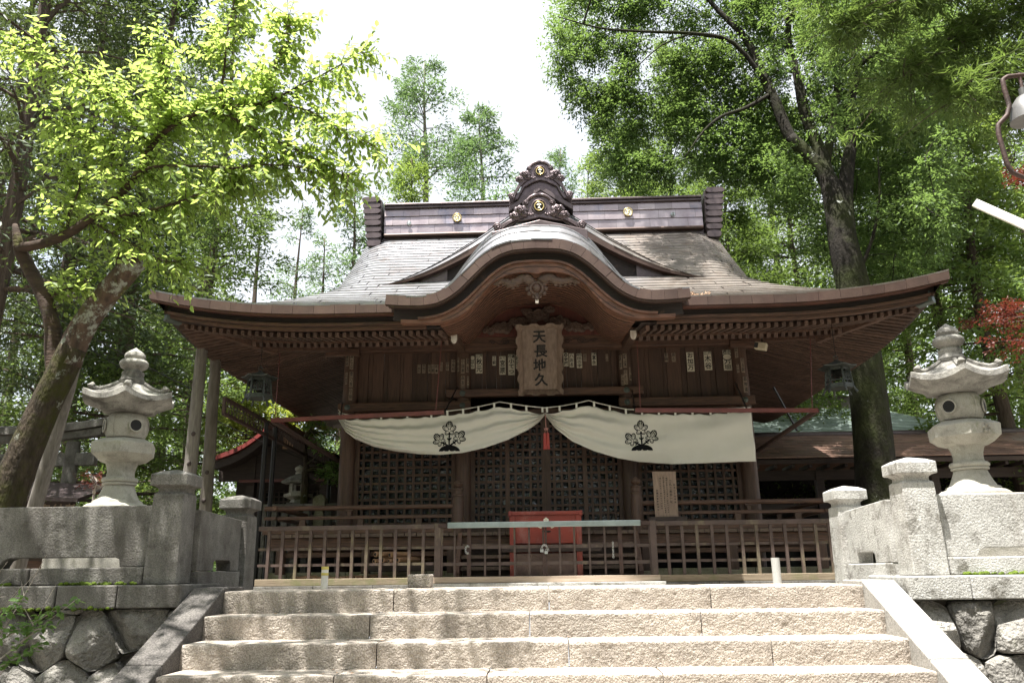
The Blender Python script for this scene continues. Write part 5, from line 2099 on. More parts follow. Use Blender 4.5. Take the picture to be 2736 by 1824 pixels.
m_ = MB()
m_.add([plq(-.27, pz0 + .07), plq(.27, pz0 + .07), plq(.285, pz1 - .07), plq(-.285, pz1 - .07), plq(-.27, pz0 + .07, -.03), plq(.27, pz0 + .07, -.03), plq(.285, pz1 - .07, -.03), plq(-.285, pz1 - .07, -.03)],
       [(0, 1, 2, 3), (7, 6, 5, 4), (0, 4, 5, 1), (1, 5, 6, 2), (2, 6, 7, 3), (3, 7, 4, 0)])
m_.build('board', 'plaque', PLQ)
rg = random.Random(8)
# frame: four flaring sides with scalloped outer edges
for side in range(4):
    n = 30 if side % 2 else 18
    m_ = MB()
    rows = [[], [], [], []]
    for k in range(n + 1):
        t = k / n
        cut = .026 * (1 if int(t * (11 if side % 2 else 6)) % 2 else 0) + .010 * rg.random()
        if side in (0, 2):
            zz_in, zz_out = (pz0 + .075, pz0 - .015 + cut) if side == 0 else (pz1 - .075, pz1 + .015 - cut)
            w_in, w_out = (.262, .365) if side == 0 else (.277, .39)
            i_ = plq(lerp(-w_in, w_in, t), zz_in, .0)
            o_ = plq(lerp(-w_out, w_out, t), zz_out, .09)
        else:
            s_ = 1 if side == 1 else -1
            zi = lerp(pz0 + .075, pz1 - .075, t)
            zo = lerp(pz0 - .01, pz1 + .01, t)
            i_ = plq(s_ * lerp(.262, .277, t), zi, .0)
            o_ = plq(s_ * (lerp(.365, .39, t) - cut), zo, .09)
        rows[0].append(i_)
        rows[1].append(lerp(i_, o_, .35) + PN * .018)
        rows[2].append(o_)
        rows[3].append(o_ - PN * .06)
    m_.grid(rows)
    m_.build('frame_side', 'plaque', PLQ, smooth=True)
tilt = math.atan2(pyb - pyt, pz1 - pz0)
for k, ch in enumerate('天長地久'):
    zc = pz1 - .075 - (pz1 - pz0 - .15) * (k + .58) / 4.2
    p = plq(.0 + (.012 if k % 2 else -.006), zc, .006)
    t = text('character', ch, PLQ, p, .215, 'ink', rot=(math.pi / 2 + tilt, 0, 0), bold=.0052, depth=.004)

# ---- red steel awning bars hung from the eaves
for s_, a, b, rods, lab in ((-1, (725, 1123), (1187, 1101), ((748, 942, .02), (1180, 912, .95)), 'rusty red steel bar hung by thin rods under the left eave'),
                            (1, (1697, 1096), (2185, 1096), ((1702, 912, .03), (2165, 905, .97)), 'straight red steel bar hung by thin rods under the right eave')):
    A, B = un(*a, Y=11.2), un(*b, Y=11.2)
    T = thing('awning_bar', lab, 'bar', tuple((A + B) / 2))
    MB().bar(A, B, .05, .055).build('bar', 'red_steel', T)
    for px, py, t in rods:
        q = lerp(A, B, t)
        p = un(px, py, Y=11.35)
        MB().tube([q, p], .007, 6).build('hanger_rod', 'red_steel', T, smooth=True)
    e = A if s_ < 0 else B
    if s_ > 0:
        MB().bar(e, un(2022, 1205, Y=13.1), .05, .05).build('strut', 'rust', T)
        MB().bar(lerp(A, B, .83) + Vector((0, .5, .45)), un(2130, 1150, Y=12.0), .025, .025).build('strut', 'black_steel', T)
    else:
        MB().bar(e + Vector((.02, .03, -.01)), un(905, 1232, Y=12.95), .05, .05).build('strut', 'rust', T)
    m0 = un(1221, 1035, Y=12.66) if s_ < 0 else un(1688, 1040, Y=12.66)
    MB().tube([m0, (B if s_ < 0 else A) + Vector((0, .02, 0))], .012, 6).build('strut', 'black_steel', T, smooth=True)
    m1 = un(1965, 1022, Y=12.66) if s_ > 0 else un(915, 1075, Y=12.66)
    MB().tube([m1, lerp(A, B, .62 if s_ > 0 else .40) + Vector((0, .02, 0))], .012, 6).build('strut', 'black_steel', T, smooth=True)

# ---- hanging bronze lanterns
def hanging_lantern(label, cx, cy, z0, top, rot):
    L = thing('hanging_lantern', label, 'lantern', (cx, cy, z0))
    MB().tube([(cx, cy, z0 + .50), (cx, cy, top)], .005, 5).build('chain', 'black_steel', L, smooth=True)
    m_ = MB()
    m_.tube([(cx + .03 * math.cos(a), cy, z0 + .505 + .03 * math.sin(a)) for a in np.linspace(0, 2 * math.pi, 14)], .006, 5, cap=False)
    m_.build('ring', 'bronze', L, smooth='all')
    rr = [hexring(.255, .355, .012, 36, rot), hexring(.262, .365, .018, 36, rot), hexring(.17, .40, .004, 36, rot), hexring(.09, .435, 0, 36, rot), hexring(.045, .455, 0, 36, rot), hexring(.02, .475, 0, 36, rot)]
    rings_mesh(rr, cx, cy, z0).build('roof', 'bronze', L, smooth=True)
    m_ = MB()
    m_.lathe([(.185, .07), (.188, .075), (.188, .095), (.15, .10)], 6, cx, cy, z0, rot)
    m_.build('floor', 'bronze', L)
    for k in range(6):
        a, b = rot + math.radians(60 * k), rot + math.radians(60 * k + 60)
        P0, P1 = Vector((cx + .180 * math.cos(a), cy + .180 * math.sin(a), z0 + .095)), Vector((cx + .180 * math.cos(b), cy + .180 * math.sin(b), z0 + .095))
        Q0, Q1 = Vector((cx + .150 * math.cos(a), cy + .150 * math.sin(a), z0 + .36)), Vector((cx + .150 * math.cos(b), cy + .150 * math.sin(b), z0 + .36))
        m_ = MB()
        m_.bar(P0, Q0, .022, .022)
        m_.bar(P0, P1, .014, .06)
        m_.bar(lerp(P0, Q0, .28), lerp(P1, Q1, .28), .010, .012)
        m_.bar(lerp(P0, Q0, .93), lerp(P1, Q1, .93), .012, .05)
        rg = random.Random(k)
        if k not in (3,):
            for _ in range(13):
                s2, t2 = rg.uniform(.16, .84), rg.uniform(.36, .84)
                c = lerp(lerp(P0, P1, s2), lerp(Q0, Q1, s2), t2)
                ex = (P1 - P0).normalized()
                ez = (Q0 - P0).normalized()
                r = rg.uniform(.018, .032)
                m_.tube([c + ex * r * math.cos(q) + ez * r * math.sin(q) for q in np.linspace(0, 2 * math.pi, 10)], .0055, 4, cap=False)
        m_.build('openwork_panel', 'bronze', L)
        o = Vector((math.cos(a), math.sin(a), 0))
        c = Vector((cx, cy, z0))
        MB().tube([c + o * .175 + Vector((0, 0, .09)), c + o * .195 + Vector((0, 0, .05)), c + o * .225 + Vector((0, 0, .0))], [.016, .014, .018], 6).build('leg', 'bronze', L, smooth=True)
    return L


hanging_lantern('openwork bronze lantern hanging under the left eave corner', -4.02, 10.95, 2.46, 3.56, .2)
hanging_lantern('openwork bronze lantern hanging under the right eave corner', 4.13, 10.95, 2.44, 3.56, .55)

# ---- floodlight under the right eave
p = un(2033, 925, Y=11.6)
FL = thing('floodlight', 'small cream floodlight fixed under the right eave', 'lamp', tuple(p))
R_ = Matrix.Rotation(rad(-28), 3, 'Z') @ Matrix.Rotation(rad(16), 3, 'Y')
m_ = MB()
hx, hy, hz = .085, .06, .055
vs = [Vector(p) + R_ @ Vector((a * hx, b * hy, c * hz)) for c in (-1, 1) for a, b in ((-1, -1), (1, -1), (1, 1), (-1, 1))]
m_.add(vs, [(0, 3, 2, 1), (4, 5, 6, 7), (0, 1, 5, 4), (1, 2, 6, 5), (2, 3, 7, 6), (3, 0, 4, 7)])
m_.build('housing', 'cream_plastic', FL, bevel=.012)
m_ = MB()
vs = [Vector(p) + R_ @ Vector((-.055 + a * .028, -.064, c * .04)) for a, c in ((-1, -1), (1, -1), (1, 1), (-1, 1))]
m_.add(vs, [(0, 1, 2, 3)])
m_.build('lens', 'glass_dark', FL)
MB().tube([p + Vector((.03, .02, .05)), p + Vector((.03, .03, .20))], .012, 6).build('bracket', 'black_steel', FL, smooth=True)
# small lamp clipped on the left beam nose
p = un(1203, 868, Y=11.35)
SL = thing('clip_lamp', 'small white and black lamp clipped above the left white beam tip', 'lamp', tuple(p))
MB().lathe([(.022, -.06), (.026, -.05), (.026, .0), (.02, .01)], 12, p.x, p.y, p.z).build('socket', 'black_steel', SL, smooth=True)
MB().lathe([(.03, .011), (.032, .02), (.032, .07), (.026, .08)], 14, p.x, p.y, p.z).build('cap', 'white_plastic', SL, smooth=True)
MB().tube([p + Vector((0, 0, -.06)), p + Vector((.01, .08, -.16))], .008, 6).build('bracket', 'black_steel', SL, smooth=True)

# ---- iron fence and gate in front of the hall
FY = 11.15


def bars_fence(label, xa, xb, bars, endpost=None):
    F = thing('iron_fence', label, 'fence', ((xa + xb) / 2, FY, -.1))
    box('top_rail', 'fence', F, xa, xb, FY - .03, FY + .03, .705, .765, bevel=.006)
    for z in (.458, .245):
        box('middle_rail', 'fence', F, xa, xb, FY + .015, FY + .045, z - .018, z + .018)
    box('sill', 'fence_moss', F, xa, xb, FY - .05, FY + .05, -.025, .065, bevel=.006)
    for px in bars:
        x = un(px, 1460, Y=FY).x
        box('bar', 'fence', F, x - .020, x + .020, FY - .018, FY + .014, .065, .705)
    n = int((xb - xa) / .9) + 1
    for k in range(n):
        box('kerb_stone', 'granite', F, lerp(xa, xb, k / n) + .003, lerp(xa, xb, (k + 1) / n) - .003, FY - .09, FY + .09, -.10, -.028, bevel=.006)
    return F


g0, g1 = un(1170, 1460, Y=FY).x, un(1746, 1460, Y=FY).x
bars_fence('brown iron fence with square bars left of the gate', un(690, 1460, Y=FY).x, g0 - .045, [700 + .34 * q for q in (52, 160, 270, 380, 493, 603, 710, 822, 935, 1048, 1158, 1268)])
bars_fence('brown iron fence with square bars right of the gate', g1 + .045, un(2225, 1460, Y=FY).x, [1400 + .3614 * q for q in (1065, 1175, 1285, 1397, 1507, 1617, 1727, 1835, 1940, 2052, 2168, 2270)])
G = thing('iron_gate', 'low rusty iron double gate with steel top bar before the offertory box', 'gate', ((g0 + g1) / 2, FY, -.1))
for x in (g0, g1):
    box('gate_post', 'fence', G, x - .043, x + .043, FY - .045, FY + .045, .068, .775, bevel=.005)
for z in (.452, .235):
    for a, b in ((g0 + .05, (g0 + g1) / 2 - .012), ((g0 + g1) / 2 + .012, g1 - .05)):
        box('gate_rail', 'fence', G, a, b, FY - .005, FY + .025, z - .022, z + .022)
for px in (1181, 1215, 1251, 1256, 1296, 1335, 1375, 1414, 1452, 1459, 1496, 1535, 1575, 1616, 1655, 1660, 1698, 1737):
    x = un(px, 1460, Y=FY).x
    box('gate_bar', 'rust' if px in (1251, 1256, 1655, 1660, 1452, 1459) else 'fence', G, x - .013, x + .013, FY - .022, FY + .002, .070, .712)
box('gate_sill', 'sill_pale', G, g0 - .06, g1 + .06, FY - .075, FY + .06, -.012, .068, bevel=.006)
box('gate_threshold', 'granite_light', G, g0 - .10, g1 + .12, FY - .16, FY + .14, -.10, -.015, bevel=.008)
xa, xb = un(1196, 1400, Y=FY - .06).x, un(1711, 1395, Y=FY - .06).x
box('steel_top_bar', 'steel', G, xa, xb, FY - .085, FY - .03, .705, .780, bevel=.006)
for x in (un(1185, 1400, Y=FY).x, un(1722, 1390, Y=FY).x):
    box('bracket', 'rust', G, x - .07, x + .07, FY - .05, FY + .05, .715, .768, bevel=.004)


def chain(m_, pts, r=.010, w=.003):
    for k in range(len(pts) - 1):
        a, b = Vector(pts[k]), Vector(pts[k + 1])
        c, d = (a + b) / 2, (b - a)
        L_ = d.length * .62
        d.normalize()
        s_ = d.cross(Vector((0, 1, 0) if k % 2 else (.6, .8, .2))).normalized()
        m_.tube([c + d * L_ * math.cos(q) + s_ * r * math.sin(q) for q in np.linspace(0, 2 * math.pi, 10)], w, 5, cap=False)


m_ = MB()
cx_ = (g0 + g1) / 2
chain(m_, [(cx_ + .045 * math.sin(t), FY - .035 - .02 * math.cos(t), .47 - .055 * (1 - math.cos(t * 2)) / 2 - .02 * t) for t in np.linspace(-1.2, 1.3, 9)])
m_.build('chain', 'chain', G, smooth='all')
m_ = MB()
chain(m_, [(un(1637, 1460, Y=FY).x + .003 * (k % 2), FY - .03, .50 - .026 * k) for k in range(9)])
m_.build('chain', 'chain', G, smooth='all')
m_ = MB()
xk = un(1252, 1460, Y=FY).x
chain(m_, [(xk + .03 * math.cos(t) - .01, FY - .03, .42 + .05 * math.sin(t)) for t in np.linspace(.8, 5.2, 9)])
m_.build('chain', 'chain', G, smooth='all')
for dx, dz in ((-.045, .395), (.012, .372)):
    m_ = MB()
    m_.box(cx_ + dx - .022, cx_ + dx + .022, FY - .055, FY - .038, dz - .02, dz + .018)
    m_.tube([(cx_ + dx + .014 * math.cos(q), FY - .046, dz + .018 + .024 * math.sin(q)) for q in np.linspace(0, math.pi, 8)], .004, 5)
    m_.build('padlock', 'chain', G)

# ---- red offertory box
a, b = un(1358, 1375, Y=11.36), un(1556, 1375, Y=11.36)
BX = thing('offertory_box', 'red lacquered offertory box with silver leaf crest behind the gate', 'box', ((a.x + b.x) / 2, 11.55, -.1))
z1 = .935
for x0, x1 in ((a.x + .015, a.x + .095), (b.x - .095, b.x - .015)):
    for y0 in (11.36, 11.66):
        box('leg', 'red_lacquer', BX, x0, x1, y0, y0 + .08, -.1, z1 - .05, bevel=.006)
box('front_panel', 'red_lacquer', BX, a.x + .095, b.x - .095, 11.375, 11.40, .50, z1 - .05, bevel=.004)
box('lower_panel', 'box_lower', BX, a.x + .097, b.x - .097, 11.38, 11.40, -.06, .365)
box('cross_rail', 'dark_timber', BX, a.x - .10, b.x + .25, 11.345, 11.372, .385, .475, bevel=.005)
box('side_panel', 'red_lacquer', BX, a.x + .02, a.x + .045, 11.44, 11.66, .30, z1 - .06)
box('side_panel', 'red_lacquer', BX, b.x - .045, b.x - .02, 11.44, 11.66, .30, z1 - .06)
box('back_panel', 'red_lacquer', BX, a.x + .09, b.x - .09, 11.70, 11.73, .0, z1 - .06)
box('rim', 'red_lacquer', BX, a.x + .04, b.x - .04, 11.345, 11.40, z1 - .05, z1, bevel=.006)
box('rim', 'red_lacquer', BX, a.x + .04, b.x - .04, 11.70, 11.755, z1 - .05, z1, bevel=.006)
for x0 in (a.x, b.x - .045):
    box('rim_end', 'red_lacquer', BX, x0, x0 + .045, 11.33, 11.77, z1 - .065, z1 + .004, bevel=.006)
for k in range(7):
    x = lerp(a.x + .1, b.x - .1, (k + .5) / 7)
    box('grille_bar', 'red_lacquer', BX, x - .022, x + .022, 11.40, 11.70, z1 - .045, z1 - .012, bevel=.004)
m_ = MB()
bxc = (a.x + b.x) / 2 + .01


def small_leaf(m_, cx, cz, a0, s):
    for da, L_, w in ((0, 1, .42), (1.0, .8, .34), (-1.0, .8, .34), (2.1, .55, .3), (-2.1, .55, .3)):
        d = a0 + da
        m_.sphere((cx + s * L_ * .5 * math.cos(d), 11.370, cz + s * L_ * .5 * math.sin(d)), s * .36, 8, 5, (.9, .12, .9))


small_leaf(m_, bxc, .80, math.pi / 2, .06)
small_leaf(m_, bxc - .075, .735, 2.4, .06)
small_leaf(m_, bxc + .075, .735, .75, .06)
m_.build('crest', 'crest_white', BX, smooth='all')
m_ = MB()
m_.sphere((bxc, 11.371, .66), .03, 8, 5, (2.2, .1, .5))
m_.build('crest_base', 'ink', BX, smooth='all')

# ---- etiquette sign standing by the railing
SG = thing('notice_board', 'narrow wooden notice board with handwritten columns standing at the right railing', 'sign', tuple(un(1775, 1390, Y=11.88)))
q = [un(1743, 1259, Y=11.93), un(1805, 1259, Y=11.93), un(1813, 1379, Y=11.85), un(1751, 1380, Y=11.85)]
nv = (q[1] - q[0]).cross(q[3] - q[0]).normalized()
if nv.y > 0:
    nv = -nv
MB().add([v for v in q] + [v - nv * .022 for v in q], [(3, 2, 1, 0), (4, 5, 6, 7), (0, 1, 5, 4), (1, 2, 6, 5), (2, 3, 7, 6), (3, 0, 4, 7)]).build('board', 'sign_wood', SG)
f0, f1 = un(1733, 1382, Y=11.86), un(1835, 1382, Y=11.86)
box('foot', 'dark_timber', SG, f0.x, f1.x, 11.80, 11.90, f0.z - .05, f0.z + .005, bevel=.004)
box('foot', 'dark_timber', SG, f0.x + .38, f1.x - .02, 11.78, 11.82, f0.z - .075, f0.z - .02, bevel=.004)
ang = math.atan2((q[3] - q[0]).x, -(q[3] - q[0]).z)
tl = math.atan2(q[0].y - q[3].y, q[0].z - q[3].z)
for s_, t0, t1, body, sz in ((.90, .27, .72, 'おまいりの作法', .030), (.74, .10, .80, '「二礼二拍手一礼」', .040), (.58, .08, .93, '・姿勢を正して二回深く頭を下げます', .023),
                             (.45, .08, .93, '・胸の前で両手を合せ二回拍手を打ちます', .021), (.31, .08, .85, '・最後にもう一度頭を下げます', .023), (.15, .40, .88, '外県大宮諏訪神社', .028)):
    n = len(body)
    for k, ch in enumerate(body):
        t = lerp(t0, t1, (k + .5) / n)
        p = lerp(lerp(q[0], q[1], s_), lerp(q[3], q[2], s_), t) + nv * .002
        if ch in '「」':
            continue
        text('writing', ch, SG, p, sz, 'ink', rot=(math.pi / 2 - tl, ang * -1, 0), bold=.0007, depth=.0004)

# ---- plastic pipes standing on the top step, stone block
p = un(866, 1572, Y=6.85)
PL = thing('plastic_pipe', 'short white plastic pipe with yellow tape bands standing at the top step', 'pipe', (p.x, 6.85, .01))
MB().lathe([(.029, .012), (.029, .185), (.025, .185), (.025, .17)], 20, p.x, 6.85, 0).build('tube', 'white_plastic', PL, smooth=True)
MB().lathe([(.0296, .165), (.0302, .166), (.0302, .188), (.0296, .189)], 20, p.x, 6.85, 0).build('tape', 'yellow_tape', PL, smooth=True)
MB().lathe([(.0296, .118), (.0302, .119), (.0302, .138), (.0296, .139)], 20, p.x, 6.85, 0).build('tape', 'yellow_tape', PL, smooth=True)
p = un(2078, 1562, Y=6.85)
PR = MB().lathe([(.034, .012), (.034, .215), (.029, .215), (.029, .12), (.001, .12)], 22, p.x, 6.85, 0).build('plastic_pipe', 'grey_plastic', None, smooth=True)
tag(PR, 'plain grey plastic pipe stub standing at the top step on the right', 'pipe')
p = un(1121, 1570, Y=6.85)
B_ = MB().frus(p.x, 6.9, .012, .118, .094, .08, .100, .085).build('stone_block', 'step', None, bevel=.012)
tag(B_, 'small rough tan stone block on the top step before the gate', 'block')

# ---- bundles of bamboo poles under the veranda
rg = random.Random(4)
BB = thing('bamboo_poles', 'stack of cut bamboo poles lying under the veranda', 'bamboo', (-2.9, 11.9, -.1))
for k in range(7):
    x, z = -2.40 + (k % 4) * .10 + rg.uniform(-.02, .02), .30 + (k // 4) * .085 + rg.uniform(-.01, .01)
    r = rg.uniform(.025, .042)
    a = (x, 11.62 + rg.uniform(-.05, .05), z)
    b = (x + .5 + rg.uniform(-.1, .1), 12.7, z + .02)
    MB().tube([a, b], r, 12).build('pole', 'bamboo', BB, smooth=True)
    MB().tube([(a[0], a[1] - .002, a[2]), (a[0], a[1] + .01, a[2])], r * .62, 10).build('hollow_end', 'dark_hole', BB)
for k in range(16):
    x, z = -3.6 + k * .11 + rg.uniform(-.03, .03), .02 + rg.uniform(0, .05)
    r = rg.uniform(.02, .035)
    a = (x, 11.7 + rg.uniform(-.06, .06), z)
    MB().tube([a, (x + rg.uniform(.2, .5), 12.6, z + .03)], r, 10).build('pole', 'bamboo', BB, smooth=True)
    MB().tube([(a[0], a[1] - .002, a[2]), (a[0], a[1] + .01, a[2])], r * .62, 10).build('hollow_end', 'dark_hole', BB)
box('support_beam', 'dark_timber', BB, -2.6, -1.5, 11.75, 11.85, .16, .26)

# ---- bell lamp on a bent pipe at the right edge, and a white arm below it
SLP = thing('street_lamp', 'grey enamel bell lamp on a rusty bent pipe at the right edge', 'lamp', (4.05, 5.0, -1.6))
MB().tube([(4.05, 5.0, -1.62), (4.05, 5.0, 4.4)], .06, 14).build('pole', 'rust', SLP, smooth=True)
pts = [un(x, y, Y=5.0) for x, y in ((2860, 190), (2745, 200), (2692, 205), (2679, 214), (2684, 240), (2697, 283), (2691, 308), (2667, 334), (2668, 358), (2691, 440), (2706, 462), (2745, 478), (2860, 500))]
pts = [Vector((4.05, 5.0, pts[0].z + .03))] + pts + [Vector((4.05, 5.0, pts[-1].z - .04))]
sm = []
for k in range(len(pts) - 1):
    for t in (0, .33, .66):
        sm.append(lerp(pts[k], pts[k + 1], t))
MB().tube(sm, .016, 10).build('bent_pipe', 'rust', SLP, smooth=True)
c = un(2748, 315, Y=5.0)
sh = MB().lathe([(.115, -.02), (.112, .0), (.105, .05), (.085, .11), (.05, .16), (.025, .175), (.025, .23)], 28, c.x, c.y, c.z)
sh.build('shade', 'lamp_grey', SLP, smooth=True)
MB().lathe([(.104, -.019), (.10, .0), (.02, .06)], 24, c.x, c.y, c.z).build('bulb_socket', 'cream_plastic', SLP, smooth=True)
MB().tube([(c.x, c.y, c.z + .22), (c.x, c.y, un(2748, 195, Y=5.0).z)], .012, 6).build('stem', 'rust', SLP, smooth=True)
a, b = un(2606, 543, Y=5.6), un(2760, 612, Y=5.35)
e = b + (b - a) * 2.0
ARM = thing('white_arm', 'white painted box-section arm jutting in from the right edge', 'arm', (e.x, e.y, -1.6))
MB().bar(a, e, .05, .062).build('arm', 'white_enamel', ARM, bevel=.006)
MB().tube([(e.x, e.y, -1.62), (e.x, e.y, e.z + .2)], .05, 12).build('post', 'grey_plastic', ARM, smooth=True)

# ================================================================== BACKGROUND BUILDINGS, TORII, POLES
# ---- stone torii seen past the left lantern
ty = 13.0
TOR = thing('stone_torii', 'grey stone gateway with upswept lintel behind the left lantern', 'torii', (-9.0, ty, -.1))
xr, xl = -7.85, -10.4
for x in (xr, xl):
    MB().lathe([(.125, -.1), (.12, 1.2), (.108, 2.30)], 18, x, ty, 0).build('post', 'granite', TOR, smooth=True)


def lintel(name, z0, z1, ext, up, hw):
    m_ = MB()
    rows = [[], [], [], [], []]
    for k in range(25):
        t = k / 24
        x = lerp(xl - ext, xr + ext, t)
        l_ = up * abs(2 * t - 1) ** 2.6
        for r, (yy, zz) in enumerate(((-hw, z0), (hw, z0), (hw, z1), (0, z1 + .05), (-hw, z1))):
            rows[r].append((x, ty + yy, zz + l_))
    rows.append(rows[0])
    m_.grid(rows)
    m_.f.append((0, 25, 50, 75, 100))
    m_.f.append((24, 124, 99, 74, 49))
    return m_.build(name, 'granite', TOR, bevel=.01)


lintel('lower_lintel', 2.305, 2.42, .50, .10, .10)
lintel('upper_lintel', 2.425, 2.54, .66, .15, .15)
box('tie_beam', 'granite', TOR, xl - .4, xr + .42, ty - .06, ty + .06, 1.90, 2.11, bevel=.008)

# ---- weathered timber poles
def pole(label, a, b, r0, r1, mt, knots=0):
    rg = random.Random(int(r0 * 1e4))
    T = thing('wooden_pole', label, 'pole', tuple(a))
    a, b = Vector(a), Vector(b)
    n = 14
    pts = [lerp(a, b, k / n) + Vector((rg.uniform(-.008, .008), rg.uniform(-.008, .008), 0)) for k in range(n + 1)]
    MB().tube(pts, [lerp(r0, r1, k / n) for k in range(n + 1)], 14).build('shaft', mt, T, smooth=True)
    for k in range(knots):
        p = lerp(a, b, .25 + .12 * k) + Vector((-.02 + .02 * k, -r0 * .93, 0))
        MB().sphere(p, .035, 8, 6, (1, .5, 1)).build('knot', 'dark_timber', T, smooth='all')
    return T


p = un(503, 1310, Y=11.6)
pole('pale weathered pole of two standing beside the left eave', (p.x, 11.6, -.1), (un(541, 915, Y=11.6).x, 11.6, un(541, 915, Y=11.6).z), .105, .085, 'silver_wood', 4)
p = un(558, 1330, Y=12.1)
pole('darker weathered pole of two standing beside the left eave', (p.x, 12.1, -.1), (un(576, 960, Y=12.1).x, 12.1, un(576, 960, Y=12.1).z), .10, .085, 'bark_pale', 3)
a, b = un(92, 1360, Y=8.9), un(192, 1005, Y=8.75)
d = (b - a).normalized()
pole('leaning grey prop pole behind the mossy cherry trunk', tuple(a - d * (a.z + .1) / d.z), tuple(b + d * .5), .085, .07, 'silver_wood')

# ---- donation notice shelter at the far left
nb = thing('notice_shelter', 'small roofed wooden donation board behind the left wall', 'notice board', (-8.6, 11.6, -.1))
x0, x1, yb_ = -9.9, -6.72, 11.5
MB().add([(x0, yb_ - .35, 1.32), (x1 + .16, yb_ - .35, 1.14), (x1 + .16, yb_ + .6, 1.42), (x0, yb_ + .6, 1.62), (x0, yb_ - .35, 1.37), (x1 + .16, yb_ - .35, 1.19), (x1 + .16, yb_ + .6, 1.47), (x0, yb_ + .6, 1.67)],
         [(0, 3, 2, 1), (4, 5, 6, 7), (0, 1, 5, 4), (1, 2, 6, 5), (2, 3, 7, 6), (3, 0, 4, 7)]).build('roof', 'ridge_dark', nb)
box('fascia_board', 'dark_timber', nb, x0, x1 - .1, yb_ - .06, yb_, .92, 1.18)
box('back_board', 'wood', nb, x0, x1 - .12, yb_ + .02, yb_ + .05, .2, .95)
for k in range(5):
    box('shelf_rail', 'dark_timber', nb, x0, x1 - .12, yb_ - .02, yb_ + .02, .36 + k * .14, .375 + k * .14)
for k in range(24):
    for j in range(4):
        xx = -8.3 + k * .062
        box('name_tablet', 'sign_wood', nb, xx, xx + .05, yb_ + .005, yb_ + .018, .385 + j * .14, .49 + j * .14)
for k, ch in enumerate('大祭寄付者'):
    text('lettering', ch, nb, (un(62 + k * 33, 1292 + k * 3, Y=yb_ - .065).x, yb_ - .068, 1.05), .17, 'paper_old', bold=.004)
for x in (x0 + .1, x1 - .16):
    box('post', 'dark_timber', nb, x - .05, x + .05, yb_ - .03, yb_ + .07, -.1, 1.2)

# ---- small side shrine with red-edged gable roof
sy = 15.2
SS = thing('side_shrine', 'small dark side shrine with red-edged gable roof left of the hall', 'shrine', (-5.1, sy + .9, -.1))
pk = un(742, 1112, Y=sy)
le = un(573, 1216, Y=sy)
re = Vector((2 * pk.x - le.x, sy, le.z))
LS = [lerp(pk, le, t) - Vector((0, 0, .13 * math.sin(math.pi * t))) for t in np.linspace(0, 1, 9)]
RS = [lerp(pk, re, t) - Vector((0, 0, .13 * math.sin(math.pi * t))) for t in np.linspace(0, 1, 9)]
for S_ in (LS, RS):
    m_ = MB()
    m_.grid([[(p.x, sy, p.z) for p in S_], [(p.x, sy + 2.6, p.z) for p in S_]])
    m_.build('roof_slope', 'red_roof_edge', SS, smooth='all')
    m_ = MB()
    m_.grid([[(p.x, sy, p.z) for p in S_], [(p.x, sy - .01, p.z - .09) for p in S_], [(p.x, sy + .1, p.z - .10) for p in S_]])
    m_.build('red_verge', 'red_roof_edge', SS)
    m_ = MB()
    m_.grid([[(p.x, sy + .05, p.z - .11) for p in S_], [(p.x, sy + .05, p.z - .26) for p in S_], [(p.x, sy + .2, p.z - .26) for p in S_], [(p.x, sy + 2.5, p.z - .16) for p in S_]])
    m_.build('bargeboard', 'dark_timber', SS)
    for k in range(12):
        y = sy + .35 + k * .17
        m_ = MB()
        m_.bar(lerp(S_[8], S_[5], .02) + Vector((0, y - sy, -.15)), S_[5] + Vector((0, y - sy, -.15)), .05, .05)
        m_.build('rafter', 'rafter', SS)
w = 1.25
out = [(pk.x - w, 1.9), (pk.x + w, 1.9), (pk.x + w, 2.30), (pk.x, 2.95), (pk.x - w, 2.30)]
MB().prism(out, sy + .45, sy + .5).build('gable_board', 'dark_timber', SS)
p = un(770, 1182, Y=sy + .42)
box('ochre_panel', 'bamboo', SS, p.x - .11, p.x + .11, sy + .43, sy + .445, p.z - .12, p.z + .12)
box('red_beam', 'red_steel', SS, un(625, 1258, Y=sy).x, un(905, 1250, Y=sy).x, sy + .28, sy + .34, 1.86, 1.91)
for px in (672, 868):
    x = un(px, 1300, Y=sy + .5).x
    box('post', 'dark_timber', SS, x - .08, x + .08, sy + .42, sy + .58, -.1, 2.4)
box('body', 'dark_timber', SS, pk.x - 1.05, pk.x + 1.1, sy + .9, sy + 2.4, -.1, 2.3)
D = box('lattice_screen', 'interior', SS, pk.x - .55, pk.x + .75, sy + .86, sy + .88, .5, 1.75)
for k in range(14):
    x = lerp(pk.x - .53, pk.x + .73, k / 13)
    box('lattice_bar', 'dark_timber', D, x - .015, x + .015, sy + .82, sy + .845, .5, 1.75)
for k in range(13):
    z = lerp(.55, 1.72, k / 12)
    box('lattice_bar', 'dark_timber', D, pk.x - .55, pk.x + .75, sy + .835, sy + .855, z - .014, z + .014)

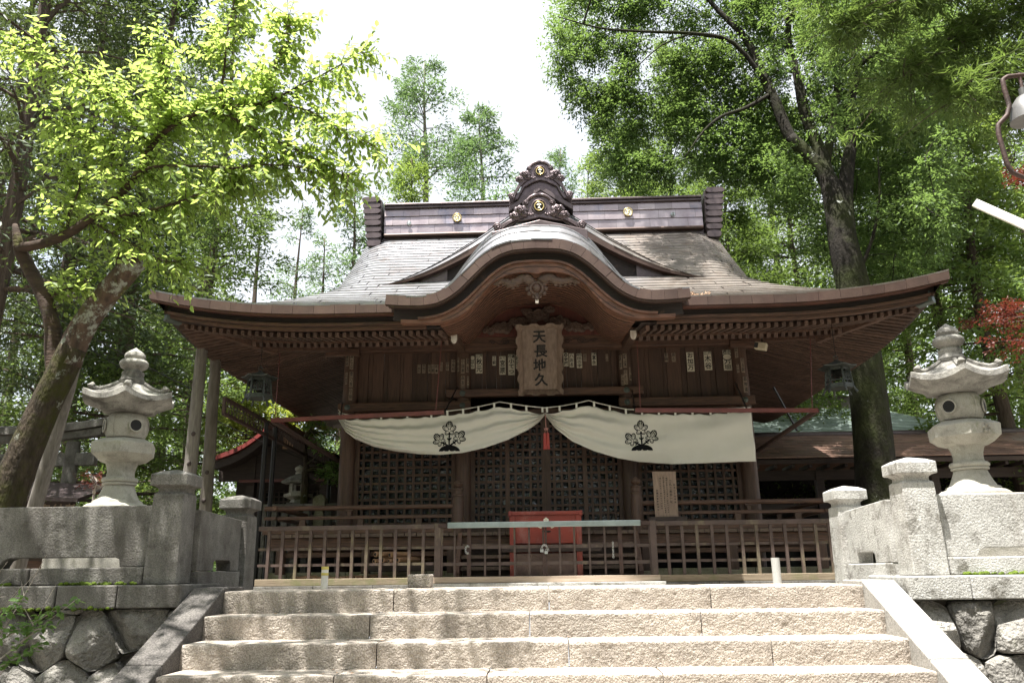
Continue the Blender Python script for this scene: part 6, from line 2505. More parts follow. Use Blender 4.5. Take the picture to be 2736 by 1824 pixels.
# ---- stone paling and small stone lantern before the side shrine
PF = thing('stone_paling', 'low grey stone paling with square posts before the side shrine', 'fence', (-4.3, 13.6, -.1))
fy_ = 13.6
xa, xb = un(690, 1350, Y=fy_).x, un(925, 1340, Y=fy_).x
zt = un(800, 1346, Y=fy_).z
box('rail', 'granite', PF, xa, xb, fy_ - .08, fy_ + .08, zt - .11, zt, bevel=.008)
px = un(858, 1330, Y=fy_).x
pillar('post', PF, px, fy_ - .03, -.1, zt + .26, .085, 'stone_green')
k = 0
x = xa + .05
while x < xb:
    box('pale', 'granite', PF, x, x + .11, fy_ - .05, fy_ + .05, -.1, zt - .112, bevel=.006)
    x += .185
SL2 = thing('small_stone_lantern', 'small pale stone lantern with wide flat roof before the side shrine', 'lantern', (un(795, 1340, Y=14.1).x, 14.1, -.1))
lx, ly = un(797, 1320, Y=14.1).x, 14.1
zb = un(797, 1343, Y=14.1).z
box('pedestal', 'granite', SL2, lx - .16, lx + .16, ly - .16, ly + .16, -.1, zb, bevel=.01)
MB().lathe([(.15, 0), (.12, .05), (.17, .075), (.24, .10), (.25, .105), (.25, .155), (.15, .16)], 6, lx, ly, zb, .3).build('platform', 'lantern', SL2, bevel=.005)
for sx in (-1, 1):
    for s2 in (-1, 1):
        box('firebox_post', 'lantern', SL2, lx + sx * .10 - .03, lx + sx * .10 + .03, ly + s2 * .10 - .03, ly + s2 * .10 + .03, zb + .162, zb + .33)
box('firebox_sill', 'lantern', SL2, lx - .129, lx + .129, ly - .129, ly + .129, zb + .162, zb + .20)
rr = [hexring(.14, .331, 0, 36, .3), hexring(.30, .335, .01, 36, .3), hexring(.30, .37, .012, 36, .3), hexring(.17, .455, 0, 36, .3), hexring(.06, .50, 0, 36, .3)]
rings_mesh(rr, lx, ly, zb).build('roof', 'lantern_roof', SL2, smooth=True)
MB().lathe([(.07, .501), (.07, .535), (.05, .54), (.085, .58), (.08, .615), (.03, .65), (.004, .665)], 16, lx, ly, zb).build('finial', 'lantern', SL2, smooth=True)

# ---- rusty steel truss of the covered way at the left side
def upz(px, py, z):
    return un(px, py, Z=z)


TRS = thing('steel_truss', 'rusty lattice steel truss on thin posts beside the hall', 'truss', tuple(un(700, 1330, Y=12)))
Ua = un(600, 1064, Y=11.0)
Ub = Vector((un(905, 1232, Y=15.5).x, 15.5, un(905, 1232, Y=15.5).z))
Lo = Vector((0, 0, -.215))
MB().bar(Ua, Ub, .05, .045).build('upper_chord', 'rust', TRS)
MB().bar(Ua + Lo, Ub + Lo, .05, .045).build('lower_chord', 'rust', TRS)
MB().bar(Ua + Vector((0, 0, .02)), Ua + Lo, .04, .04, up=(0, 1, 0)).build('end_post', 'rust', TRS)
n = 46
for k in range(n):
    a, b = lerp(Ua, Ub, k / n), lerp(Ua, Ub, (k + 1) / n)
    MB().tube([a, (a + b) / 2 + Lo, b], .006, 5).build('web_rod', 'rust', TRS)
for px, t in ((688, .30), (716, .37), (888, .9)):
    q = lerp(Ua, Ub, t)
    MB().tube([(q.x, q.y, -.1), (q.x, q.y, q.z)], .035, 10).build('post', 'black_steel', TRS, smooth=True)

# ---- overhead wires at the left
for (a, b, sag, lab) in (((0, 775, 12), (900, 1262, 16), .25, 'lower black overhead wire crossing behind the left lantern'),
                         ((60, 800, 12), (905, 1218, 15), .1, 'upper black overhead wire crossing behind the left lantern')):
    A, B = un(a[0], a[1], Y=a[2]), un(b[0], b[1], Y=b[2])
    pts = [lerp(A, B, t) - Vector((0, 0, sag * math.sin(math.pi * t))) for t in np.linspace(0, 1, 24)]
    o = MB().tube(pts, .008, 5).build('overhead_wire', 'black_steel', None, smooth='all')
    tag(o, lab, 'wire')

# ---- long low building at the right: brown roof in front, green copper roof behind
def course_roof(parent, name, mt, x0, x1, ya, za, yb, zb, rows_, w, hipx=0.0):
    m_ = MB()
    rg = random.Random(rows_)
    for r in range(rows_):
        t0, t1 = r / rows_, (r + 1.08) / rows_
        sag = lambda t: .03
        l_, r_ = x0 + hipx * 0, x1 - hipx * t0
        x = l_ - (r % 2) * w / 2
        while x < r_:
            a, b = max(l_, x), min(r_, x + w)
            x += w
            if b - a < .04:
                continue
            th = .02 + rg.uniform(-.004, .006)
            q = [(a + .003, lerp(ya, yb, t0), lerp(za, zb, t0) + sag(t0) + th), (b - .003, lerp(ya, yb, t0), lerp(za, zb, t0) + sag(t0) + th),
                 (b - .003, lerp(ya, yb, t1), lerp(za, zb, t1) + sag(t1)), (a + .003, lerp(ya, yb, t1), lerp(za, zb, t1) + sag(t1)),
                 (a + .003, lerp(ya, yb, t0), lerp(za, zb, t0) + sag(t0) - .01), (b - .003, lerp(ya, yb, t0), lerp(za, zb, t0) + sag(t0) - .01)]
            m_.add(q, [(0, 1, 2, 3), (1, 0, 4, 5)])
    return m_.build(name, mt, parent, kind='stuff')


RB = thing('side_building', 'long open timber building with low brown roof right of the hall', 'building', (8.5, 18.5, -.1))
e0 = un(2000, 1228, Y=16.4)
rz = un(2120, 1168, Y=18.3)
bx0, bx1 = 3.9, 14.5
course_roof(RB, 'roof_sheets', 'roof_brown', bx0, bx1, 16.4, e0.z, 18.3, rz.z, 13, .42)
MB().add([(bx0, 16.4, e0.z - .01), (bx1, 16.4, e0.z - .01), (bx1, 18.35, rz.z - .01), (bx0, 18.35, rz.z - .01), (bx0, 16.44, e0.z - .09), (bx1, 16.44, e0.z - .09), (bx1, 18.4, rz.z - .12), (bx0, 18.4, rz.z - .12)],
         [(0, 1, 2, 3), (4, 7, 6, 5), (0, 4, 5, 1)]).build('roof_deck', 'dark_timber', RB)
MB().tube([(bx0, 18.34, rz.z + .04), (bx1, 18.34, rz.z + .04)], .09, 10).build('ridge', 'ridge_dark', RB, smooth=True)
MB().add([(bx0, 18.3, rz.z), (bx1, 18.3, rz.z), (bx1, 20.6, 2.1), (bx0, 20.6, 2.1)], [(0, 1, 2, 3)]).build('rear_slope', 'roof_brown', RB)
for k in range(30):
    x = bx0 + .1 + k * .355
    box('rafter_end', 'dark_timber', RB, x, x + .06, 16.5, 17.2, e0.z - .16, e0.z - .092)
box('eave_beam', 'dark_timber', RB, bx0, bx1, 16.95, 17.07, e0.z - .36, e0.z - .165)
box('tie_beam', 'dark_timber', RB, bx0, bx1, 17.0, 17.08, 1.28, 1.40)
for x in (5.75, 8.1, 10.4, 12.8):
    box('post', 'dark_timber', RB, x - .08, x + .08, 16.93, 17.09, -.1, e0.z - .2)
box('rear_wall', 'interior', RB, bx0, 5.15, 20.2, 20.3, -.1, 2.4)
box('rear_wall', 'interior', RB, 5.15, 5.5, 20.2, 20.3, -.1, .95)
box('rear_wall', 'interior', RB, 5.15, 5.5, 20.2, 20.3, 1.32, 2.4)
box('rear_wall', 'interior', RB, 5.5, 8.95, 20.2, 20.3, -.1, 2.4)
box('rear_wall', 'interior', RB, 8.95, 9.45, 20.2, 20.3, -.1, .82)
box('rear_wall', 'interior', RB, 8.95, 9.45, 20.2, 20.3, .98, 2.4)
box('rear_wall', 'interior', RB, 9.45, bx1, 20.2, 20.3, -.1, 2.4)
box('blue_sheet', 'tin_blue', RB, 5.05, 5.6, 20.0, 20.05, .75, .98)
for k in range(9):
    MB().bar((4.3 + k * .36, 18.0, 1.56), (4.45 + k * .36, 19.9, 1.70), .05, .06).build('inner_rafter', 'bamboo', RB)
GB = thing('rear_building', 'building with pale green copper roof behind the low brown roof', 'building', (8.4, 23.6, -.1))
ga, gb_ = un(2000, 1160, Y=20.8), un(2540, 1155, Y=20.8)
gr = un(2100, 1095, Y=23.2)
course_roof(GB, 'roof_sheets', 'roof_green', 3.2, gb_.x + .55, 20.8, ga.z, 23.2, gr.z, 16, .36, hipx=1.55)
MB().add([(3.2, 20.86, ga.z - .02), (gb_.x + .5, 20.86, ga.z - .02), (gb_.x - 1.0, 23.2, gr.z - .03), (3.2, 23.2, gr.z - .03), (gb_.x + .5, 25.6, ga.z)], [(0, 1, 2, 3), (1, 4, 2)]).build('roof_deck', 'roof_green', GB)
box('ridge', 'ridge_plate', GB, 3.2, gb_.x - 1.05, 23.1, 23.5, gr.z - .05, gr.z + .30)
box('ridge_cap', 'ridge_dark', GB, 3.2, gb_.x - 1.05, 23.05, 23.55, gr.z + .30, gr.z + .36)
for k in range(5):
    MB().tube([(gb_.x - 1.05 + .05 * k, 22.98, gr.z + .42 - k * .13), (gb_.x - 1.05 + .05 * k, 23.6, gr.z + .42 - k * .13)], .11, 10).build('ridge_end_roll', 'ridge_dark', GB, smooth=True)
MB().tube([(3.2, 20.78, ga.z - .03), (gb_.x + .55, 20.78, ga.z - .03)], .06, 8).build('gutter', 'black_steel', GB, smooth=True)
box('wall', 'dark_timber', GB, 3.4, gb_.x - .4, 21.6, 25.4, -.1, ga.z)

# ================================================================== TREES AND SHRUBS
def unit(a):
    return a / np.maximum(1e-9, np.linalg.norm(a, axis=1, keepdims=True))


def leaves_mesh(name, P, D, Nrm, Ln, Wd, fold=.18, six=False):
    """flat leaf faces: P base points, D unit directions, Nrm rough normals"""
    S = unit(np.cross(D, Nrm))
    U = np.cross(S, D)
    n = len(P)
    Ln, Wd = Ln[:, None], Wd[:, None]
    if six:
        V = np.stack([P, P + D * Ln * .30 + S * Wd * .46 + U * Wd * fold, P + D * Ln * .68 + S * Wd * .40 + U * Wd * fold, P + D * Ln - U * Wd * fold * .6,
                      P + D * Ln * .68 - S * Wd * .40 + U * Wd * fold, P + D * Ln * .30 - S * Wd * .46 + U * Wd * fold], axis=1).reshape(-1, 3)
        b = np.arange(n)[:, None] * 6
        F = np.concatenate([b + np.array([[0, 1, 2]]), b + np.array([[0, 2, 3]]), b + np.array([[0, 3, 4]]), b + np.array([[0, 4, 5]])], axis=1).reshape(-1, 3)
    else:
        V = np.stack([P, P + D * Ln * .45 + S * Wd * .5 + U * Wd * fold, P + D * Ln, P + D * Ln * .45 - S * Wd * .5 + U * Wd * fold], axis=1).reshape(-1, 3)
        b = np.arange(n)[:, None] * 4
        F = np.concatenate([b + np.array([[0, 1, 2]]), b + np.array([[0, 2, 3]])], axis=1).reshape(-1, 3)
    return np_mesh(name, V, F)


def rnd(n, rng):
    return rng.normal(size=(n, 3))


def cluster_leaves(C, R, per, rng, ln, wd, droop=.15, flat=.7, twigs=9):
    """leaves on short twigs radiating from each cluster centre"""
    Ps, Ds = [], []
    for c, r in zip(C, R):
        m = int(per * (r / np.mean(R)) ** 2)
        T = unit(rnd(twigs, rng) * np.array([1, 1, flat]) + np.array([0, 0, .15]))
        k = rng.integers(0, twigs, m)
        t = rng.uniform(.12, 1.0, m) ** .8
        base = c + T[k] * (t * r)[:, None] - np.array([0, 0, 1.0]) * (droop * r * t ** 2)[:, None] + rnd(m, rng) * r * .09
        side = unit(np.cross(T[k], np.array([[0, 0, 1.0]])))
        sg = rng.choice([-1, 1], m)[:, None]
        d = unit(T[k] * .7 + side * sg * .75 + rnd(m, rng) * .32 + np.array([0, 0, -droop * 1.6]))
        Ps.append(base)
        Ds.append(d)
    P, D = np.concatenate(Ps), np.concatenate(Ds)
    n = len(P)
    Nrm = unit(np.array([[0, 0, 1.0]]) + rnd(n, rng) * .45)
    return P, D, Nrm, ln * rng.uniform(.65, 1.2, n), wd * rng.uniform(.7, 1.2, n)


def crown(name, parts, mt, parent, six=False, fold=.18):
    P, D, Nm, L_, W_ = [np.concatenate(q) for q in zip(*parts)]
    me = leaves_mesh(name, P, D, Nm, L_, W_, fold, six)
    return link(name, me, mt, parent)


def bent(a, b, sag, n=4, rg=random):
    a, b = Vector(a), Vector(b)
    L_ = (b - a).length
    off = Vector((rg.uniform(-1, 1), rg.uniform(-1, 1), rg.uniform(-.3, 1))) * L_ * sag
    return [lerp(a, b, t) + off * math.sin(math.pi * t) for t in np.linspace(0, 1, n)]


def smooth_path(pts, sub=3):
    out = []
    n = len(pts)
    for i in range(n - 1):
        p0, p1, p2, p3 = pts[max(i - 1, 0)], pts[i], pts[i + 1], pts[min(i + 2, n - 1)]
        for k in range(sub):
            t = k / sub
            out.append(.5 * ((2 * p1) + (p2 - p0) * t + (2 * p0 - 5 * p1 + 4 * p2 - p3) * t * t + (3 * p1 - p0 - 3 * p2 + p3) * t ** 3))
    out.append(pts[-1])
    return out


def limb(m_, pix, sub=3, n=9):
    """a limb through (px, py, depth, radius) knots"""
    P = smooth_path([un(a, b, Y=y) for a, b, y, r in pix], sub)
    rs = np.interp(np.linspace(0, len(pix) - 1, len(P)), range(len(pix)), [r for *_, r in pix])
    m_.tube(P, list(rs), n)
    return P, list(rs)


# ---- old cherry tree, left foreground
CH = thing('cherry_tree', 'old leaning cherry tree with mossy lichened trunk and bright yellow-green leaves', 'tree', tuple(un(20, 1560, Y=8.2)))
rg = random.Random(15)
m_ = MB()
limb(m_, [(-70, 1640, 8.2, .24), (-18, 1440, 8.2, .20), (26, 1310, 8.2, .18), (74, 1190, 8.2, .168), (122, 1080, 8.2, .158), (162, 1000, 8.2, .152), (195, 930, 8.2, .145)], 4, 16)
m_.build('trunk', 'bark_moss', CH, smooth='all')
m_ = MB()
limb(m_, [(178, 975, 8.2, .145), (205, 905, 8.2, .14), (240, 845, 8.18, .13), (290, 780, 8.15, .13), (335, 730, 8.1, .125), (372, 690, 8.05, .118)], 4, 14)
limb(m_, [(325, 720, 8.1, .05), (312, 690, 8.05, .035), (318, 680, 8.0, .025)], 2, 7)
m_.build('broken_limb', 'bark_dead', CH, smooth='all')
m_ = MB()
nodes = []


def cb(pix, sub=3, n=9, leafy=True, t0=0.0):
    P, rs = limb(m_, pix, sub, n)
    if leafy:
        for k, (p, r) in enumerate(zip(P, rs)):
            if k / max(1, len(P) - 1) >= t0:
                nodes.append((p, (P[min(k + 1, len(P) - 1)] - P[max(k - 1, 0)]).normalized()))
    return P


cb([(150, 1000, 8.2, 0.099), (142, 930, 8.2, 0.0891), (140, 870, 8.2, 0.0825), (120, 800, 8.2, 0.0792), (88, 735, 8.2, 0.0759), (58, 680, 8.15, 0.0693), (50, 655, 8.1, 0.0594), (40, 600, 8.1, 0.0264)], 3, 12, False)
cb([(50, 662, 8.1, 0.0561), (110, 652, 8.05, 0.05412), (180, 625, 8.0, 0.05148), (240, 585, 7.95, 0.04884), (300, 540, 7.9, 0.04488), (345, 495, 7.85, 0.04092), (380, 440, 7.8, 0.03696), (405, 390, 7.8, 0.03432), (450, 345, 7.75, 0.03036),
    (520, 305, 7.7, 0.0264), (580, 288, 7.7, 0.02376), (650, 285, 7.65, 0.01848), (720, 270, 7.6, 0.01452), (800, 230, 7.6, 0.01056), (880, 190, 7.55, 0.00726), (965, 140, 7.5, 0.00396)], 3, 10, True, .38)
cb([(368, 462, 7.8, 0.0198), (420, 445, 7.7, 0.01782), (560, 445, 7.6, 0.01452), (620, 450, 7.55, 0.01188), (720, 440, 7.5, 0.00924), (850, 452, 7.45, 0.00462)], 4, 7)
cb([(582, 288, 7.7, 0.01716), (600, 180, 7.7, 0.01386), (606, 100, 7.7, 0.01122), (626, 0, 7.7, 0.00792), (640, -110, 7.7, 0.00462)], 4, 7)
cb([(288, 575, 7.9, 0.0198), (360, 570, 7.8, 0.0165), (460, 545, 7.7, 0.01188), (530, 520, 7.65, 0.00858), (620, 500, 7.6, 0.00396)], 4, 7)
cb([(582, 296, 7.7, 0.0132), (650, 330, 7.6, 0.01056), (740, 375, 7.5, 0.00792), (840, 425, 7.45, 0.00396), (930, 470, 7.4, 0.00264)], 4, 6)
cb([(730, 272, 7.6, 0.01056), (820, 295, 7.5, 0.00792), (900, 340, 7.45, 0.00528), (1000, 390, 7.4, 0.00264)], 4, 6)
cb([(460, 338, 7.75, 0.01188), (455, 280, 7.75, 0.00924), (440, 200, 7.8, 0.0066), (430, 130, 7.85, 0.0033)], 4, 6)
cb([(405, 395, 7.8, 0.01452), (360, 330, 7.8, 0.01188), (290, 255, 7.8, 0.00924), (190, 195, 7.85, 0.0066), (90, 140, 7.9, 0.00396), (0, 110, 7.9, 0.00264)], 4, 6)
cb([(345, 498, 7.85, 0.0132), (310, 420, 7.9, 0.00924), (240, 380, 7.9, 0.0066), (170, 330, 7.95, 0.0033)], 4, 6)
cb([(725, 268, 7.6, 0.00924), (730, 180, 7.6, 0.0066), (760, 110, 7.6, 0.00396), (770, 40, 7.6, 0.00264)], 4, 6)
cb([(180, 628, 8.0, 0.0198), (185, 570, 8.05, 0.01452), (210, 510, 8.1, 0.0099), (215, 470, 8.1, 0.00528)], 3, 6)
cb([(240, 590, 7.95, 0.01188), (330, 640, 7.85, 0.00792), (420, 690, 7.8, 0.00528), (470, 700, 7.75, 0.00264)], 3, 6)
cb([(130, 800, 8.2, 0.0132), (180, 770, 8.1, 0.00792), (240, 745, 8.0, 0.00396)], 3, 6)
# limbs that reach over the steps, above and beside the picture
over = []
for path in ([(-7.2, 8.3, -.1), (-7.4, 7.5, 2.4), (-6.6, 6.2, 4.7), (-4.4, 4.9, 5.6), (-3.0, 4.1, 6.0), (-1.7, 3.6, 6.3)],
             [(-6.6, 6.2, 4.7), (-6.1, 4.6, 5.4), (-5.6, 3.2, 5.8)], [(-4.4, 4.9, 5.6), (-3.6, 3.4, 5.7), (-2.8, 2.4, 5.9)], [(-3.0, 4.1, 6.0), (-2.2, 4.5, 6.4), (-1.2, 4.6, 6.8)]):
    P = smooth_path([Vector(p) for p in path], 4)
    m_.tube(P, [lerp(.075, .02, k / (len(P) - 1)) for k in range(len(P))], 8)
    over += P
m_.build('limb', 'bark_cherry', CH, smooth='all')
tw = MB()
Ps, Ds = [], []
rng = np.random.default_rng(5)
for (p, d) in nodes:
    for _ in range(7 if rng.random() < .8 else 4):
        a = rng.uniform(0, 2 * math.pi)
        side = d.cross(Vector((0, 0, 1)))
        side = side.normalized() if side.length > 1e-3 else Vector((1, 0, 0))
        upv = side.cross(d)
        L_ = rng.uniform(.16, .52)
        dirv = (d * rng.uniform(.1, .9) + side * .7 * (-abs(math.cos(a)) if rng.random() < .6 else math.cos(a)) + upv * math.sin(a) * .75 + Vector((0, 0, rng.uniform(-.25, .2)))).normalized()
        q = [p + dirv * L_ * t + Vector((0, 0, -.12 * L_ * t * t)) for t in (0, .5, 1)]
        tw.tube(q, [.004, .003, .0015], 4, cap=False)
        nl = int(L_ / .036)
        for k in range(nl):
            t = (k + .6) / nl
            base = p + dirv * L_ * t + Vector((0, 0, -.12 * L_ * t * t))
            s2 = dirv.cross(Vector((0, 0, 1)))
            s2 = s2.normalized() if s2.length > 1e-3 else Vector((1, 0, 0))
            ld = dirv * .55 + s2 * (1 if k % 2 else -1) * .8 + Vector((rng.normal() * .25, rng.normal() * .25, -.5 + rng.normal() * .35))
            Ps.append(base)
            Ds.append(ld.normalized())
C, R = [], []
ov = np.array([tuple(p) for p in over])
def in_view(p):
    d = Vector(p) - Vector((0, 0, EYE))
    zc = d.dot(_F)
    return zc > 0 and abs(d.dot(_R) / zc) < .70 and abs(d.dot(_U) / zc) < .50
while len(C) < 190:
    c = np.array([rng.uniform(-6.2, -1.2), rng.uniform(2.4, 6.4), rng.uniform(4.6, 7.2)])
    if c[0] > -1.9 and rng.random() < .6:
        continue
    if in_view(c) or vnoise(c[0] * 1.6 + 40, c[1] * 1.6, 6) < .40:
        continue
    C.append(c)
    R.append(rng.uniform(.3, .5))
    j = int(np.argmin(np.linalg.norm(ov - c, axis=1)))
    tw.tube(bent(ov[j], c, .08, 4, rg), [.014, .01, .007, .003], 4, cap=False)
tw.build('twig', 'bark_cherry', CH, kind='stuff')
Pc, Dc, _n1, _l, _w = cluster_leaves(C, R, 70, rng, .1, .05, .2, .5, 8)
P, D = np.concatenate([np.array(Ps), Pc]), np.concatenate([np.array(Ds), Dc])
n = len(P)
me = leaves_mesh('crown', P, D, unit(np.array([[0, -.3, 1.0]]) + rnd(n, rng) * .6), np.clip(rng.normal(.084, .026, n), .03, .135), np.clip(rng.normal(.044, .012, n), .018, .07), .14, True)
link('crown', me, 'leaf_cherry', CH)
N_CHERRY = n

# ---- evergreen oak, right, behind the eave
OK = thing('evergreen_oak', 'tall evergreen oak with dark forked trunk rising behind the right eave', 'tree', tuple(un(2345, 1550, Y=16.3)))
m_ = MB()
sk = []


def ob(pix, sub=3, n=9):
    P, rs = limb(m_, pix, sub, n)
    sk.extend(zip(P, rs))


ob([(2352, 1560, 15.6, .43), (2338, 1240, 15.6, .37), (2318, 1040, 15.6, .345), (2296, 880, 15.6, .335), (2278, 760, 15.6, .325), (2255, 660, 15.6, .29), (2236, 560, 15.7, .25), (2212, 480, 15.8, .19), (2168, 425, 15.9, .155), (2112, 368, 16.0, .135)], 4, 16)
ob([(2272, 720, 15.6, .20), (2262, 620, 15.7, .19), (2258, 520, 15.8, .165), (2266, 440, 15.9, .145), (2275, 380, 16.0, .125)], 4, 12)
ob([(2232, 545, 15.7, .17), (2205, 450, 15.85, .15), (2183, 385, 16.0, .135)], 4, 12)
TRK = m_.build('trunk', 'bark_oak', OK, smooth='all')
m_ = MB()
ob([(2140, 398, 15.95, .135), (2110, 366, 16.0, .13), (2070, 270, 16.1, .12), (2030, 180, 16.2, .10), (1990, 100, 16.3, .085), (1920, 30, 16.4, .06), (1860, -40, 16.5, .04)], 3, 10)
ob([(2196, 420, 15.93, .13), (2184, 388, 16.0, .128), (2150, 300, 16.2, .125), (2130, 200, 16.4, .10), (2105, 100, 16.6, .08), (2120, -40, 16.8, .05)], 3, 10)
ob([(2272, 400, 15.97, .125), (2275, 378, 16.0, .122), (2268, 300, 16.2, .11), (2290, 180, 16.4, .085), (2300, 20, 16.6, .06), (2330, -120, 16.8, .03)], 3, 10)
ob([(2205, 440, 15.9, .11), (2225, 330, 16.0, .09), (2238, 200, 16.2, .07), (2220, 60, 16.4, .05)], 3, 8)
ob([(2050, 225, 16.1, .06), (1960, 115, 16.0, .05), (1850, 90, 15.9, .042), (1720, 85, 15.8, .032), (1600, 75, 15.7, .022), (1490, 45, 15.6, .01)], 3, 7)
ob([(2062, 250, 16.1, .05), (1990, 290, 15.8, .04), (1930, 310, 15.6, .033), (1880, 350, 15.4, .022), (1830, 420, 15.3, .012)], 3, 7)
ob([(1850, 90, 15.9, .025), (1770, 120, 15.8, .018), (1690, 190, 15.7, .010)], 3, 6)
ob([(2290, 180, 16.4, .06), (2400, 100, 16.2, .045), (2500, 60, 16.0, .03), (2600, 60, 15.8, .015)], 3, 7)
ob([(2280, 760, 15.6, .05), (2330, 640, 15.4, .035), (2350, 520, 15.3, .025), (2345, 420, 15.2, .015)], 3, 7)
rng = np.random.default_rng(23)
C, R = [], []
tries = 0
while len(C) < 1750 and tries < 30000:
    tries += 1
    px, py = rng.uniform(1480, 2560), rng.uniform(-260, 800)
    e1 = ((px - 2130) / 440) ** 2 + ((py - 200) / 480) ** 2
    e2 = ((px - 1800) / 320) ** 2 + ((py - 90) / 330) ** 2
    e3 = ((px - 2400) / 150) ** 2 + ((py - 520) / 270) ** 2
    e4 = ((px - 1880) / 260) ** 2 + ((py - 420) / 230) ** 2
    if min(e1, e2, e3, e4) > 1:
        continue
    if vnoise(px / 80, py / 65, 8) < .24:
        continue
    Y = rng.normal(16.6, 1.5)
    Y = min(max(Y, 13.6), 20)
    if 2150 < px < 2420 and 330 < py < 760 and Y < 16.2 and rng.random() < .8:
        continue
    if Y < 16.7 and rng.random() < .9 and min(abs(px - np.interp(py, [-40, 100, 200, 300, 390, 480, 760], [2110, 2105, 2130, 2150, 2185, 2215, 2278])),
                                               abs(px - np.interp(py, [30, 100, 180, 270, 370, 430, 480, 760], [1920, 1990, 2030, 2070, 2110, 2170, 2215, 2278])),
                                               abs(px - np.interp(py, [20, 180, 300, 380, 440, 720], [2300, 2290, 2268, 2275, 2266, 2272])),
                                               abs(py - np.interp(px, [1490, 1600, 1720, 1850, 1960, 2050], [45, 75, 85, 90, 115, 225]))) < 34:
        continue
    if px < 2060:
        Y = max(Y, 16.4)
    if (py > 560 and px < 2150) or (py > 470 and px < 2010):
        continue
    C.append(np.array(un(px, py, Y=Y)))
    R.append(rng.uniform(.28, .52))
def in_view(p):
    d = Vector(p) - Vector((0, 0, EYE))
    zc = d.dot(_F)
    return zc > 0 and abs(d.dot(_R) / zc) < .70 and abs(d.dot(_U) / zc) < .50


k = 0
while k < 85:                       # the crown goes on above the picture, over the right slope of the roof
    c = np.array([rng.uniform(1.2, 4.6), rng.uniform(11.2, 14.4), rng.uniform(10.8, 13.5)])
    if in_view(c) or vnoise(c[0] * 1.1, c[1] * 1.1, 31) < .38:
        continue
    C.append(c)
    R.append(rng.uniform(.35, .6))
    k += 1
skp = np.array([tuple(p) for p, r in sk])
def join_clusters(m_, start, C, r_, rg, sides=4):
    """each leaf cluster hangs on the nearest limb or already joined cluster, so the twigs fork"""
    C = np.array(C)
    nodes_ = [np.array(start)]
    allp = np.array(start)
    dist = np.min(np.linalg.norm(C[:, None, :] - allp[None, :, :], axis=2), axis=1) if len(C) * len(allp) < 4e6 else np.array([np.min(np.linalg.norm(allp - c, axis=1)) for c in C])
    for k in np.argsort(dist):
        c = C[k]
        j = int(np.argmin(np.linalg.norm(allp - c, axis=1)))
        L_ = float(np.linalg.norm(allp[j] - c))
        r0 = r_ * min(1.6, .5 + L_ * .6)
        m_.tube(bent(allp[j], c, .12, 4, rg), [r0, r0 * .75, r0 * .5, r0 * .25], sides, cap=False)
        allp = np.concatenate([allp, [c * .7 + allp[j] * .3, c]])


join_clusters(m_, skp, C, .016, rg)
m_.build('limb', 'bark_oak', OK, smooth='all')
crown('crown', [cluster_leaves(C, R, 150, rng, .095, .038, .2, .85, 14)], 'leaf_oak', OK)


RCY = 'cypresses at the right'
# ---- conifers
def conifer(name, label, px, py, Y, top, cb_, R, mt, seed, bark='bark_cedar', nb=70, per=210, ln=.21, wd=.06, tr=.20, droop=.25, group='conifers behind the shrine', up=.15, shape=.75, gap=0.0, lean=0.0, lift_=0.0):
    rng = np.random.default_rng(seed)
    x = un(px, py, Y=Y).x
    T = thing(name, label, 'tree', (x, Y, -.1), group)
    H = top
    m_ = MB()
    n = 12
    ax = lambda z: np.array([x + lean * z + .12 * math.sin(z * .5 + seed), Y + .1 * math.cos(z * .6 + seed), z])
    m_.tube([Vector(ax(z)) for z in np.linspace(-.1, H, n + 1)], [max(.02, tr * (1 - k / n) ** .8) for k in range(n + 1)], 10)
    TR = m_.build('trunk', bark, T, smooth='all')
    br = MB()
    Ps, Ds, Ns = [], [], []
    for b in range(nb):
        f = (b + rng.uniform(0, 1)) / nb
        z = cb_ + (H - cb_) * f
        if gap and vnoise(f * 7, seed * 1.3, seed) < gap:
            continue
        L_ = R * (1 - f) ** shape * rng.uniform(.65, 1.12) + .25
        az = rng.uniform(0, 2 * math.pi)
        o = np.array([math.cos(az), math.sin(az), 0])
        sd = np.array([-o[1], o[0], 0])
        rise = up + .35 * f + lift_
        p0 = ax(z)
        fn = lambda t: p0 + o * L_ * t + np.array([0, 0, 1.0]) * (rise * L_ * t - droop * L_ * t * t)
        br.tube([Vector(fn(t)) for t in (0, .35, .7, 1)], [.018 + .009 * L_, .012 + .006 * L_, .008, .003], 4, cap=False)
        m = int((2.3 if group == RCY else 1.45) * per * (.35 + L_ / R))
        t = rng.uniform(.18, 1.0, m) ** .75
        # sub-boughs: foliage gathers along a few side shoots, leaving gaps between them
        ns = 10
        sh = rng.integers(0, ns, m)
        t_s = (sh + .6) / ns * .85 + .12
        sg = rng.choice([-1, 1], m)
        q = rng.uniform(0, 1, m)
        lat = (1.05 - t_s) * .62 * L_ * q + .03
        tt = np.minimum(1.02, t_s + q * .22)
        base = p0 + o * (L_ * tt)[:, None] + sd * (sg * lat)[:, None] + np.array([0, 0, 1.0]) * (rise * L_ * tt - droop * L_ * tt ** 2 - .18 * lat)[:, None]
        base += rnd(m, rng) * np.array([.09, .09, .12])
        d = unit(o * .75 + sd * (sg * .7)[:, None] + rnd(m, rng) * .75 + np.array([0, 0, .12 - droop * .8]))
        Ps.append(base)
        Ds.append(d)
        Ns.append(unit(np.array([[0, 0, 1.0]]) + rnd(m, rng) * .8))
    br.build('bough', bark, T, kind='stuff')
    P, D, Nm = np.concatenate(Ps), np.concatenate(Ds), np.concatenate(Ns)
    n = len(P)
    me = leaves_mesh('crown', P, D, Nm, ln * .78 * rng.uniform(.5, 1.3, n), wd * .78 * rng.uniform(.6, 1.3, n), .15)
    link('crown', me, mt, T)
    return T


